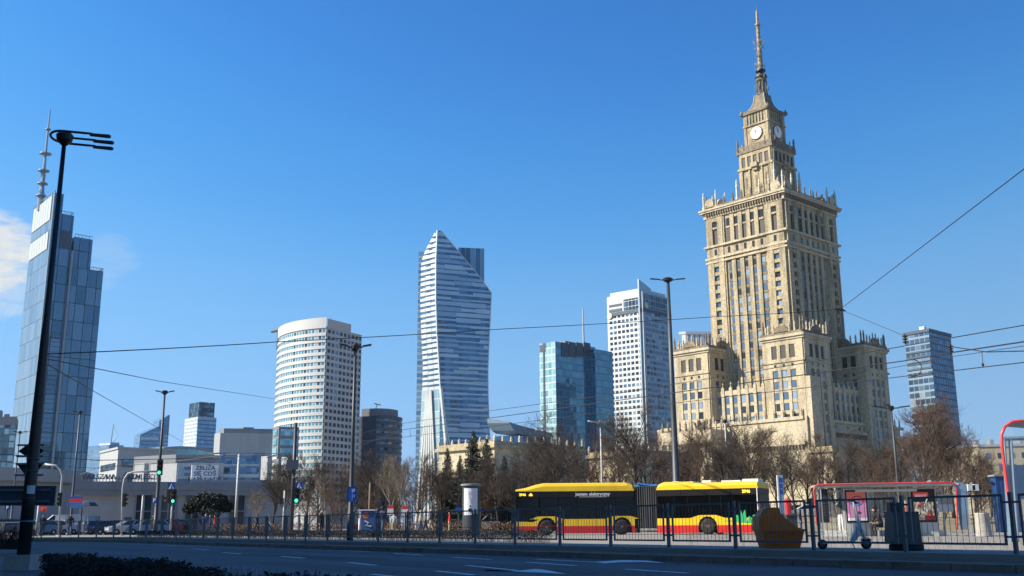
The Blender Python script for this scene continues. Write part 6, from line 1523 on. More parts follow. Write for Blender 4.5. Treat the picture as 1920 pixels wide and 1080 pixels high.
# ================================================================ SHADE: the block across the road on the camera's side
m_brick=mat('townhouse_render',(.34,.29,.22),.85,var=.12,stain=.25)
HB=26.; sh_=HB/math.tan(R(SUN_EL)); sxy=V((math.cos(R(SUN_AZ)),math.sin(R(SUN_AZ)),0))
def shade_block(name,label,t0,t1,off,H):
    e0=FP0+FD*t0; e1=FP0+FD*t1; n=V((-FD.y,FD.x,0))      # n: to the left of the fence direction, the camera side
    a=e0+n*0+sxy*(H/math.tan(R(SUN_EL)))-n*off; b_=e1+sxy*(H/math.tan(R(SUN_EL)))-n*off
    t=thing(name,label,'building',a)
    d=(b_-a).normalized(); nn=V((-d.y,d.x,0)); L=(b_-a).length
    g=MB(); g.obox(a,d*L,nn*16,V((0,0,H))); g.build('wall',m_brick,t)
    g=MB(); g.obox(a-nn*.5+V((0,0,H)),d*L,nn*17,V((0,0,.02))); g.build('roof',m_roofgrey,t)
    nw=int(L/4.5)
    k=0
    for r in range(6):
        for i in range(nw):
            if k>=96: break
            g=MB(); g.obox(a+d*(2+i*4.4)+V((0,0,3.5+r*3.7))-nn*.08,d*1.6,nn*.1,V((0,0,2))); g.build('window',m_winb,t); k+=1
shade_block('townhouse_block','long rendered townhouse block on the near side of the road shading the street',-30,72,2.12,HB)
# ================================================================ TREES
m_bark=mat('bark',(.042,.033,.026),.95,var=.3,scale=6); m_barkp=mat('pale_bark',(.28,.25,.20),.9,var=.3,scale=4); m_twig=mat('twigs_grey_brown',(.052,.041,.033),.95,var=.25,scale=1.); m_twigr=mat('twigs_red_brown',(.088,.058,.042),.95,var=.25,scale=1.); m_twigp=mat('twigs_pale',(.16,.132,.105),.95,var=.2)
def tree_proto(seed,H,spread,mb_,mt,up_=.25,cnt=(9,7,6,4),clear=.22,rt=.22,tw=.0105,lean=.25):
    rd=random.Random(seed); tr=MB(); cr=MB()
    def chain(p,d,L,r0,r1,n,wob):
        pts=[p.copy()]; d=d.copy()
        for i in range(n):
            d=(d+V((rd.uniform(-1,1),rd.uniform(-1,1),rd.uniform(-.6,1)))*wob).normalized(); pts.append(pts[-1]+d*(L/n))
        rs=[r0+(r1-r0)*i/n for i in range(n+1)]; return pts,rs
    def along(pts,t):
        k=min(int(t*(len(pts)-1)),len(pts)-2); f=t*(len(pts)-1)-k; return pts[k].lerp(pts[k+1],f),(pts[k+1]-pts[k]).normalized()
    def side(d,ang):
        x=d.orthogonal().normalized(); a=rd.uniform(0,2*PI); q=Matrix.Rotation(a,3,d)@x; return (d*math.cos(ang)+q*math.sin(ang)).normalized()
    tp,ts=chain(V((0,0,-.05)),V((0,0,1)),H*.72,rt,rt*.25,8,.07)
    tr.tube(tp,ts,9,0)
    for i in range(cnt[0]):
        t=clear/.72+(1-clear/.72)*(i+rd.random()*.7)/cnt[0]; t=min(t,.98); p,d=along(tp,t); a=side(d,R(rd.uniform(32,62))); a=(a+V((0,0,up_))).normalized()
        L=H*spread*(1.05-.45*t)*rd.uniform(.75,1.1); r=rt*(.52-.28*t); l1,r1=chain(p,a,L,r,r*.25,6,.16); tr.tube(l1,r1,6,0)
        for j in range(cnt[1]):
            t2=.22+.76*(j+rd.random()*.8)/cnt[1]; p2,d2=along(l1,min(t2,.99)); a2=(side(d2,R(rd.uniform(28,58)))+V((0,0,up_*.8))).normalized(); L2=L*.5*(1.15-.6*t2)*rd.uniform(.7,1.2); rr=max(.012,r*.42*(1.1-.7*t2)); l2,r2=chain(p2,a2,L2,rr,rr*.35,4,.2); (tr if rr>.03 else cr).tube(l2,r2,4,0,False)
            for k in range(cnt[2]):
                t3=.15+.83*(k+rd.random()*.8)/cnt[2]; p3,d3=along(l2,min(t3,.99)); a3=(side(d3,R(rd.uniform(25,60)))+V((0,0,up_*.6))).normalized(); L3=L2*.55*rd.uniform(.6,1.2)+.15; l3,r3=chain(p3,a3,L3,tw*1.4,tw,3,.22); cr.tube(l3,r3,3,0,False)
                for m in range(cnt[3]):
                    p4,d4=along(l3,min(.2+.75*(m+rd.random())/cnt[3],.99)); a4=(side(d4,R(rd.uniform(25,60)))+V((0,0,up_*.5))).normalized(); L4=L3*.6*rd.uniform(.5,1.2)+.12; l4,r4=chain(p4,a4,L4,tw,tw*.6,2,.2); cr.tube(l4,r4,3,0,False)
    t=thing('bare_tree','','tree',(0,0,-50),0); tr.build('trunk',mb_,t,True,uv=False); cr.build('crown',mt,t,True,uv=False)
    return t
def swap(o,mb_,mt):   # a copy with its own bark colours
    for c in o.children:
        c.data=c.data.copy(); c.data.materials[0]=mb_ if c.name.startswith('trunk') else mt
T=[tree_proto(1,11,.60,m_bark,m_twig,.22,(11,8,6,4),.2),tree_proto(2,11,.5,m_bark,m_twig,.32,(12,7,6,4),.2),tree_proto(3,12,.44,m_bark,m_twigr,.45,(13,8,6,4),.14,.2),tree_proto(4,10,.38,m_barkp,m_twigp,.5,(9,6,5,4),.2,.13),tree_proto(5,9,.48,m_bark,m_twigr,.25,(11,8,6,3),.1,.14)]
used=[False]*5; TH=[11,11,12,10,9]
trees=[ # px, base py, depth, top py, proto, label
(1047,968,100,797,0,'wide bare tree with a spreading crown above the front of the bus'),
(1195,968,88,752,1,'tall bare tree standing just left of the grey lamp behind the bus'),
(1120,968,105,820,4,'smaller bare tree between the two large trees above the bus'),
(1150,966,118,836,4,'small bare tree before the teal tower foot'),
(985,968,115,838,0,'bare tree with brown twigs beside the spruces, left of the bus front'),
(1283,970,100,800,1,'bare tree just right of the tall grey lamp'),
(1330,972,92,792,4,'bushy bare tree third right of the tall grey lamp, before the palace'),
(1385,972,100,781,1,'tall bare tree before the middle of the palace podium'),
(1440,974,94,800,4,'bushy bare tree above the rear end of the bus'),
(1492,974,98,830,0,'bare tree behind the bus stop sign'),
(1548,978,84,812,4,'reddish bare tree above the left end of the bus shelter'),
(1590,978,92,822,0,'bare tree behind the pink poster case'),
(1640,978,88,840,4,'low bushy tree behind the seated person in the shelter'),
(1688,980,95,800,2,'reddish tree behind the street lamp with three heads'),
(1735,980,80,722,2,'very tall bare tree hiding the foot of the dark glass hotel tower'),
(1790,980,86,745,2,'tall bare tree with fine twigs right of the dark glass hotel tower'),
(1830,982,74,835,4,'low reddish bush tree above the right end of the shelter'),
(1770,984,70,835,4,'reddish bushy tree behind the white timetable case'),
(1716,984,66,858,4,'low reddish tree behind the crowded poster case'),
(1862,984,90,850,4,'small bare tree left of the blue cabin'),
(510,975,110,862,0,'low bare tree before the banded office'),
(575,975,115,846,1,'bare tree with pale tangled twigs right of the green traffic light'),
(612,978,100,866,3,'pale slender tree left of the large blue sign'),
(640,978,125,868,4,'low brown tree before the foot of the round tower'),
(700,978,110,858,0,'bare tree right of the large blue sign'),
(733,980,95,832,3,'pale-barked forked tree before the dark rounded office'),
(765,980,92,835,3,'pale-barked tree left of the twisted tower foot'),
(790,978,110,850,4,'brown bushy tree at the foot of the twisted tower'),
(482,982,85,905,3,'young bare tree with a thin trunk before the station'),
(672,980,140,872,1,'distant bare tree before the dark rounded office'),
(545,980,130,870,4,'brown bush tree behind the green traffic light'),
(840,978,128,888,4,'brown leafless shrub tree among the spruces'),
(925,978,118,890,4,'brown leafless shrub tree left of the bus front'),
(1240,970,110,808,4,'bushy bare tree close to the grey lamp on its left'),
(1460,976,118,842,1,'bare tree before the shaded foot of the palace'),
(1515,978,110,838,1,'bare tree between the bus stop sign and the shelter'),
(1620,980,116,826,1,'bare tree before the right palace podium'),
(1015,970,96,830,1,'upright bare tree close above the front roof of the bus'),
(1085,970,112,812,0,'broad bare tree behind and right of the wide one above the bus'),
(1170,972,120,800,0,'bare tree behind the tall one left of the grey lamp'),
(1218,972,96,815,0,'crooked bare tree touching the grey lamp on its left'),
(1305,972,112,812,0,'spreading bare tree before the left porch of the palace'),
(1355,972,90,818,1,'bare tree before the small flat-headed lamp'),
(1412,973,110,800,0,'spreading bare tree behind the thin pale post'),
(1465,974,88,838,0,'low spreading bare tree right above the rear roof of the bus'),
(1568,980,100,835,1,'upright bare tree above the dark poster end of the shelter'),
(1665,980,104,828,0,'spreading bare tree before the right corner tower'),
(1755,982,92,765,4,'dense reddish tree crown between the two tallest at right'),
(1808,984,95,800,4,'dense reddish tree right of the two tallest at right'),
(1842,984,88,870,4,'low reddish bush tree just left of the far beige block'),
(530,978,120,850,1,'brown bare tree under the glazed bay'),
(596,980,122,862,0,'spreading bare tree before the lit front of the round tower'),
(655,980,112,872,0,'spreading brown tree hidden behind the large blue sign'),
(716,980,125,848,1,'upright tree before the left part of the dark rounded office'),
(750,980,118,858,3,'slender pale tree between two forked pale trees'),
(812,980,118,872,1,'bare tree left of the leftmost spruce'),
(968,978,104,852,1,'bare tree right behind the slim spruce'),
(900,980,116,885,4,'brown leafless bush tree between the tall spruces'),
(620,984,96,915,4,'brown leafless bush left of the large blue sign'),
(580,984,92,920,4,'brown leafless bush right of the green traffic light'),
(690,984,98,918,4,'brown leafless bush behind the graffiti cabinet'),
(775,984,104,915,4,'brown leafless bush behind the person in beige'),
(735,984,108,905,4,'brown leafless bush behind the stall signs'),
(828,978,112,858,1,'bare tree directly before the leftmost spruce'),
(872,978,112,862,1,'thin bare tree between the small spruce and the tallest spruce'),
(935,978,108,850,0,'spreading bare tree before the shaded theatre wing wall'),
(1000,976,122,832,0,'spreading bare tree before the middle of the theatre wing'),
]
rt_=random.Random(3)
for px,py,Y,pt,k,lab in trees:
    p=at(px,py,Y); z0=lz(p.x,p.y)-.05 if p.x>12 and p.y>74 else 0; p=V((p.x,p.y,z0)); Hh=(zat(p.x,p.y,pt)-z0); s=Hh/(TH[k]*(1.02 if k!=2 else 1.0))
    dup(T[k],p,rt_.uniform(0,360),lab,s,'bare trees around the square')
for t in T:
    for c in list(t.children): bpy.data.objects.remove(c)
    bpy.data.objects.remove(t)
# ---- spruces
m_needle=mat('spruce_needles',(.030,.045,.032),.9,var=.35,scale=2.)
def spruce(seed,H,Rb):
    rd=random.Random(seed); t=thing('spruce','','tree',(0,0,-50),0); g=MB(); g.tube([(0,0,-.1),(0,0,H*.5),(0,0,H)],[.2,.11,.02],8); g.build('trunk',m_bark,t,uv=False)
    c=MB(); n=46
    for i in range(n):
        f=i/n; z=H*(.07+.92*f); L0=Rb*(1-f)**.85+.12; nb=10 if f<.7 else 7
        for b_ in range(nb):
            if rd.random()<.12: continue
            a=2*PI*(b_+rd.random()*.8)/nb+i*1.3; L=L0*rd.uniform(.62,1.12); d=V((math.cos(a),math.sin(a),0)); s=V((-d.y,d.x,0)); p=V((0,0,z)); k=max(3,int(L/.22)); droop=rd.uniform(.25,.55)
            prev=p
            for q in range(1,k+1):
                u=q/k; e=p+d*L*u+V((0,0,-droop*L*u*(1.25-u*.75))); w=(.2+.14*rd.random())*(1.1-.6*u)+.05
                for sg in (-1,1):
                    tip=prev.lerp(e,.9)+s*sg*w*1.3+V((0,0,-.16-.16*rd.random())); c.face([prev,prev.lerp(e,.6),tip])
                c.face([prev+V((0,0,.03)),e+V((0,0,.02)),prev.lerp(e,.5)+V((0,0,-.22-.2*rd.random()))])
                prev=e
    c.build('crown',m_needle,t,uv=False); return t
SP=[spruce(1,12,3.1),spruce(2,12,2.4)]
for px,Y,pt,k,lab in ((838,125,836,1,'dark narrow spruce at the left end of the spruce group'),(862,128,850,1,'small dark spruce between two taller ones'),(887,122,803,0,'tallest dark spruce behind the advertising column'),(913,124,818,0,'second tallest dark spruce, right of the tallest'),(946,118,850,1,'slim spruce standing apart right of the others')):
    p=foot(px,975,Y); dup(SP[k],p,px*7,lab,zat(p.x,p.y,pt)/12.,'dark spruces before the theatre wing')
for t in SP:
    for c in list(t.children): bpy.data.objects.remove(c)
    bpy.data.objects.remove(t)
# ---- dark evergreen shrub before the station
def leafmass(mb,c,rx,ry,rz,n,size,rd,shell=.5):
    for i in range(n):
        while True:
            q=V((rd.uniform(-1,1),rd.uniform(-1,1),rd.uniform(-1,1)))
            if shell<q.length<1: break
        p=V((c[0]+q.x*rx,c[1]+q.y*ry,c[2]+q.z*rz)); a=V((rd.uniform(-1,1),rd.uniform(-1,1),rd.uniform(-1,1))).normalized(); b_=a.orthogonal().normalized(); s=size*rd.uniform(.6,1.4)
        mb.face([p-a*s,p+b_*s*.5,p+a*s,p-b_*s*.5])
m_ever=mat('evergreen_leaves',(.022,.03,.018),.8,var=.4,scale=2.)
rd=random.Random(9); p=foot(390,985,105); t=thing('evergreen_shrub','big dark spreading evergreen shrub before the station windows','shrub',p)
g=MB(); 
for k in range(6): g.tube([p+V((rd.uniform(-.3,.3),0,-.1)),p+V((rd.uniform(-1.5,1.5),rd.uniform(-.6,.6),2.0))],[.09,.04],5)
g.build('stem',m_bark,t,uv=False)
g=MB(); zc=zat(p.x,p.y,944)
for dx,dz,r in ((-1.3,-.1,1.),(-.3,.35,1.1),(.8,.15,1.1),(1.7,-.3,.8),(-2.0,-.5,.7),(.2,-.6,1.3),(-.9,.55,.6),(1.3,.5,.5)): leafmass(g,(p.x+dx,p.y,zc+dz),r,r*.9,r*.75,900,.11,rd,.3)
g.build('foliage',m_ever,t,uv=False)
# ---- hedges
m_hedge=mat('hedge_dry_leaves',(.10,.062,.038),.9,var=.5,scale=3.); m_hdark=mat('hedge_dark',(.026,.026,.022),.9,var=.5,scale=4.); m_hnear=mat('near_hedge_leaves',(.014,.013,.011),.9,var=.5,scale=9.); m_hbrown=mat('beech_hedge',(.17,.095,.05),.9,var=.4,scale=1.5)
def hedge(name,label,pts,w,h,m,dens,leaf,z0=0.,twigs=True,gaps=0.):
    rd=random.Random(len(pts)*7+int(h*100)+int(pts[0].x*10)); t=thing(name,label,'hedge',V((pts[0].x,pts[0].y,z0))); g=MB(); s=MB()
    for a,b_ in zip(pts,pts[1:]):
        L=(b_-a).length; d=(b_-a).normalized(); n=V((-d.y,d.x,0))
        for i in range(int(L*dens)):
            u=rd.random()*L; y=rd.uniform(-.5,.5)*w; zz=h*(.3+.7*rd.random()**.6) if twigs else h*rd.random(); zz*=1+.06*math.sin(u*3.1)+.05*math.sin(u*7.7)
            p=a+d*u+n*y+V((0,0,z0+zz)); x=V((rd.uniform(-1,1),rd.uniform(-1,1),rd.uniform(-.6,1))).normalized(); q=x.orthogonal().normalized(); k=leaf*rd.uniform(.5,1.4); g.face([p-x*k,p+q*k*.55,p+x*k,p-q*k*.55])
        if twigs:
            for i in range(int(L*dens*.07)):
                p=a+d*rd.random()*L+n*rd.uniform(-.3,.3)*w+V((0,0,z0)); e=p+V((rd.uniform(-.15,.15),rd.uniform(-.15,.15),h*rd.uniform(.7,1.12))); s.tube([p,p.lerp(e,.5)+V((rd.uniform(-.04,.04),0,0)),e],[leaf*.18,leaf*.14,leaf*.05],3,0,False)
    g.build('foliage',m,t,uv=False)
    if twigs: s.build('twigs',m_bark,t,uv=False)
    return t
Hn=gnd(95,1065,ZR); hp=[V((-3.95,9.3,0)),V((-2.4,6.9,0)),V((-1.0,4.7,0)),V((.2,2.9,0))]
hedge('near_hedge','dark clipped hedge in the near left corner, in shade',hp,.42,.57,m_hnear,7000,.013,ZR)
def off_line(px0,px1,Y0,Y1,n=8): return [foot(px0+(px1-px0)*i/n,1000,Y0+(Y1-Y0)*i/n) for i in range(n+1)]
hd=offs(fpts,-3.0)
hedge('low_hedge','low dark bare hedge running behind the barriers on the left half',[V((q.x,q.y,0)) for q in hd[9:29]],.7,.42,m_hdark,700,.032)
hedge('sparse_hedge','sparse leafless hedge at the foot of the bus shelter, behind the barriers',[V((q.x,q.y,0)) for q in hd[0:7]],.5,.40,m_hdark,260,.012)
hedge('beech_hedge','long brown beech hedge behind the people left of the advertising column',off_line(400,640,98,95),1.2,.95,m_hbrown,420,.06,0,False)
hedge('beech_hedge','long brown beech hedge right of the graffiti cabinet, behind the advertising column',off_line(720,990,88,84),1.2,.95,m_hbrown,420,.06,0,False)
hedge('beech_hedge','brown undergrowth along the lawn behind the bus shelter',off_line(1500,1860,92,84,10),1.6,.8,m_hbrown,160,.06,.9,False)
hedge('shrub_row','long dark leafless shrub row on the lawn behind the bus shelter',off_line(1490,1700,101,99,8),3.,2.6,m_twig,300,.05,.9)
hedge('shrub_row','long reddish leafless shrub row on the lawn below the hotel tower',off_line(1700,1850,96,92,8),3.,2.9,m_twigr,300,.05,.9)
hedge('shrub_row','dark leafless shrub row behind the rear half of the bus',off_line(1180,1490,112,106,8),3.,2.8,m_twig,220,.05,.0)
hedge('shrub_row','dark leafless shrub row behind the front half of the bus',off_line(960,1180,116,112,8),3.,2.8,m_twig,220,.05,.0)
hedge('shrub_row','brown leafless shrub row behind the graffiti cabinet and the stall signs',off_line(600,830,118,112,8),3.,2.6,m_twig,200,.05,.0)
rd=random.Random(4); p=gnd(14,1030,-.1); t=thing('dry_bush','dry grey bush at the far left edge beside the black lamp post','bush',p); g=MB()
for i in range(260):
    a=p+V((rd.uniform(-.5,.5),rd.uniform(-.5,.5),0)); e=a+V((rd.uniform(-.5,.5),rd.uniform(-.4,.4),rd.uniform(.3,.9))); g.tube([a,a.lerp(e,.5)+V((0,0,.08)),e],[.01,.008,.004],3,0,False)
g.build('twigs',m_twig,t,uv=False)
for q in ((1057,862),(1004,880)): pass
# ================================================================ PEOPLE
def cloth(n,c): return mat(n,c,.85,var=.12,scale=6)
C_={k:cloth('cloth_'+k,v) for k,v in dict(black=(.012,.012,.014),navy=(.02,.03,.07),jeans=(.05,.09,.18),blue=(.03,.10,.32),red=(.5,.02,.02),beige=(.42,.34,.23),white=(.62,.62,.6),grey=(.16,.17,.18),brown=(.12,.08,.05),dark=(.03,.03,.035),orange=(.5,.18,.05),khaki=(.2,.17,.1)).items()}
m_hairs={'dark':mat('hair_dark',(.015,.011,.009),.7),'brown':mat('hair_brown',(.07,.045,.025),.7),'blond':mat('hair_blond',(.42,.33,.18),.7),'grey':mat('hair_grey',(.35,.34,.33),.7)}
m_shoe=mat('shoes',(.02,.018,.016),.7)
def person(label,p,face,top,leg,hair,H=1.72,pose='stand',hat=False,long=False,seed=0):
    """one continuous skinned body in local metres facing +X, then scaled and turned"""
    rd=random.Random(seed); s=H/1.75; J={}
    hip=.93; st=.0
    if pose=='walk': st=.26
    if pose=='sit':
        J.update(pel=(0,0,.50),sp=(.06,0,.72),ch=(.2,0,.98),nk=(.28,0,1.12),h0=(.36,0,1.17),h1=(.40,0,1.31))
    else:
        J.update(pel=(0,0,.95),sp=(0,0,1.12),ch=(.01,0,1.36),nk=(.01,0,1.49),h0=(.03,0,1.56),h1=(.02,0,1.72))
    V_=[];E_=[];Rr=[];Z=[]
    def add(co,r,par,zone):
        V_.append(co);Rr.append(r); i=len(V_)-1
        if par is not None: E_.append((par,i)); Z.append(zone)
        return i
    pel=add(J['pel'],(.155,.12),None,None); sp=add(J['sp'],(.15,.105),pel,'top'); ch=add(J['ch'],(.17,.115),sp,'top'); nk=add(J['nk'],(.055,.055),ch,'top'); h0=add(J['h0'],(.075,.082),nk,'skin'); h1=add(J['h1'],(.07,.08),h0,'skin')
    if pose!='sit':
        nose=None
    hands=[]
    for sd_ in (1,-1):
        sx=st*sd_
        if pose=='sit':
            sh=(ch_:=J['ch'])and(J['ch'][0]+.02,.19*sd_,J['ch'][2]+.06); el=(.28,.24*sd_,.76); wr=(.50,.07*sd_,.66); hp=(.02,.10*sd_,.50); kn=(.45,.13*sd_,.52); an=(.40,.13*sd_,.09); to=(.56,.14*sd_,.03)
        else:
            sh=(.01,.19*sd_,1.42); aw=-st*.8*sd_
            if pose=='phone' and sd_==1: el=(.06,.24,1.12); wr=(.28,.12,1.24)
            else: el=(aw*.35,.235*sd_,1.13); wr=(aw*.9+.05,.23*sd_,.89)
            hp=(.0,.095*sd_,.90); kn=(sx*.55+.03,.10*sd_,.50); an=(sx*1.0-(.05 if sx<0 else 0),.10*sd_,.085+(.06 if sx<0 else 0)); to=(an[0]+.15,.11*sd_,.035+(.02 if sx<0 else 0))
        a=add(sh,(.065,.065),ch,'top'); b=add(el,(.05,.05),a,'top'); c=add(wr,(.034,.034),b,'top'); d_=(V(wr)-V(el)).normalized(); hd=add(tuple(V(wr)+d_*.07),(.036,.02),c,'skin'); hands.append((V(wr)+d_*.085,d_,sd_))
        a=add(hp,(.10,.105),pel,'leg'); b=add(kn,(.066,.066),a,'leg'); c=add(an,(.045,.045),b,'leg'); add(to,(.04,.028),c,'shoe')
    me=bpy.data.meshes.new('person'); me.from_pydata(V_,E_,[]); ob=bpy.data.objects.new('person',me); COL.objects.link(ob)
    md=ob.modifiers.new('s','SKIN'); md.use_smooth_shade=True
    for i,r in enumerate(Rr): me.skin_vertices[0].data[i].radius=r
    me.skin_vertices[0].data[0].use_root=True
    sb=ob.modifiers.new('u','SUBSURF'); sb.levels=1; sb.render_levels=1
    m2=bpy.data.meshes.new_from_object(ob.evaluated_get(bpy.context.evaluated_depsgraph_get())); bpy.data.objects.remove(ob)
    mats=[C_[top],C_[leg],m_skin,m_shoe]; zi={'top':0,'leg':1,'skin':2,'shoe':3}
    g=MB(); g.v=[tuple(v.co) for v in m2.vertices]; 
    for pl in m2.polygons:
        c=pl.center; best=9;zb='top'
        for (i,j),z in zip(E_,Z):
            a=V(V_[i]);b=V(V_[j]); t_=max(0,min(1,(c-a).dot(b-a)/max(1e-6,(b-a).length_squared))); dd=(c-a.lerp(b,t_)).length/max(Rr[i][0],Rr[j][0])
            if dd<best: best=dd;zb=z
        if long and pose!='sit' and c.z>.55 and zb=='leg': zb='top'
        g.f.append(tuple(pl.vertices)); g.m.append(zi[zb])
    for c,d_,sd_ in hands:   # fingers and thumb, rooted in the palm
        x=d_; y=V((0,1,0)); y=(y-x*y.dot(x)).normalized(); n=x.cross(y)*-1
        for k,L in enumerate((.07,.08,.075,.06)):
            b=c+n*0+(V((1,0,0))-x*x.x).normalized()*(.024-.016*k) if abs(x.x)<.9 else c+y*(.024-.016*k)
            g.tube([b-x*.02,b+x*L*.55,b+x*L*.9-y*sd_*.018],[.009,.0085,.006],5,2)
        b=c+(V((1,0,0))-x*x.x).normalized()*.034-x*.02 if abs(x.x)<.9 else c-y*sd_*.03-x*.02
        g.tube([b,b+x*.035-y*sd_*.02],[.010,.007],5,2)
    hc=V(J['h0']).lerp(V(J['h1']),.55); up_=(V(J['h1'])-V(J['h0'])).normalized(); fw=V((1,0,0)); fw=(fw-up_*fw.dot(up_)).normalized()
    sidev=up_.cross(fw)
    g.tube([hc+fw*.07,hc+fw*.098-up_*.03,hc+fw*.07-up_*.045],[.012,.016,.01],5,2)
    for q in (1,-1):
        g.lathe(hc+sidev*.075*q,[(.022,0),(.018,.014*1)],6,2,sidev*q); g.lathe(hc+fw*.078+sidev*.03*q+up_*.012,[(.009,0),(.004,.004)],6,3,fw)
    g.tube([hc+fw*.078-up_*.07+sidev*.02,hc+fw*.078-up_*.07-sidev*.02],.006,4,3)
    t=thing('person',label,'person',p,face); t.scale=(s,s,s)
    g.build('body',mats,t,True,uv=False)
    # hair: a shell round the back and top of the head
    g=MB(); n=10;mr=6
    for i in range(mr):
        for j in range(n):
            def sp_(i_,j_):
                th=PI*.62*i_/mr; ph=2*PI*j_/n; q=up_*math.cos(th)*.115+(sidev*math.cos(ph)*.098+fw*math.sin(ph)*.108)*math.sin(th)
                if q.dot(fw)>.05 and i_>=mr*.6: q=q*.55
                return hc+up_*.012-fw*.008+q
            g.face([sp_(i+1,j),sp_(i+1,j+1),sp_(i,j+1),sp_(i,j)])
    g.build('hair',m_hairs[hair],t,True,uv=False)
    return t
def pp(px,Y,z=0): return foot(px,1000,Y,z)
PPL=[(79,91,-80,'black','black','dark',1.78,'stand','person in black standing at the crossing beside the black lamp post'),
(130,83,-70,'dark','jeans','brown',1.74,'walk','person in a dark jacket and jeans walking behind the left barriers'),
(286,90,-100,'black','grey','dark',1.70,'walk','person in a black coat walking before the parked cars near the paired lights'),
(384,88,-60,'blue','beige','grey',1.72,'stand','person in a blue jacket and beige trousers below the evergreen shrub'),
(393,89,200,'navy','dark','brown',1.68,'stand','person in navy standing between two others below the evergreen shrub'),
(402,88,180,'red','dark','dark',1.66,'walk','person in a red jacket walking below the evergreen shrub'),
(481,85,170,'black','black','dark',1.72,'walk','person all in black walking left of the green traffic light'),
(503,86,0,'white','jeans','brown',1.66,'walk','person in a white jacket walking left of the overhead-line mast'),
(560,84,20,'navy','jeans','blond',1.68,'stand','fair-haired person in navy just right of the overhead-line mast'),
(602,78,-40,'black','dark','blond',1.80,'stand','fair-haired person in a long black coat left of the large blue sign'),
(707,66,150,'dark','black','brown',1.70,'stand','person in dark brown clothes right of the graffiti cabinet'),
(716,65,60,'navy','jeans','dark',1.82,'walk','person in a navy top walking right of the graffiti cabinet, next to the barrier post'),
(788,72,10,'beige','jeans','blond',1.70,'walk','person in a beige jacket and blue jeans walking left of the advertising column'),
(797,73,10,'grey','dark','brown',1.72,'walk','person in grey walking close behind the one in beige'),
(808,75,190,'black','beige','grey',1.80,'walk','grey-haired person in black with pale trousers, left of the advertising column'),
(843,80,185,'red','beige','dark',1.70,'stand','person in a red jacket and beige trousers beside the advertising column'),
(738,84,100,'white','beige','brown',1.70,'stand','person in white standing by the beech hedge'),
(1655,50.75,-170,'black','black','dark',1.78,'sit','person in black sitting bent forward on the shelter bench'),
(1698,50.9,-60,'navy','dark','dark',1.72,'sit','person in navy sitting half hidden behind the tall litter bin'),
(1703,53.5,-90,'orange','dark','blond',1.72,'stand','fair-haired person in an orange top standing behind the shelter'),
(1580,52.5,-150,'black','white','dark',1.84,'stand','person in a black jacket and white trousers left of the pink poster'),
(1502,75,-30,'dark','jeans','brown',1.72,'stand','person in dark clothes waiting behind the bus stop sign'),]
for i,(px,Y,fc,tp_,lg,hr,H,ps,lab) in enumerate(PPL):
    person(lab,pp(px,Y),fc,tp_,lg,hr,H,ps,long='coat' in lab,seed=i)
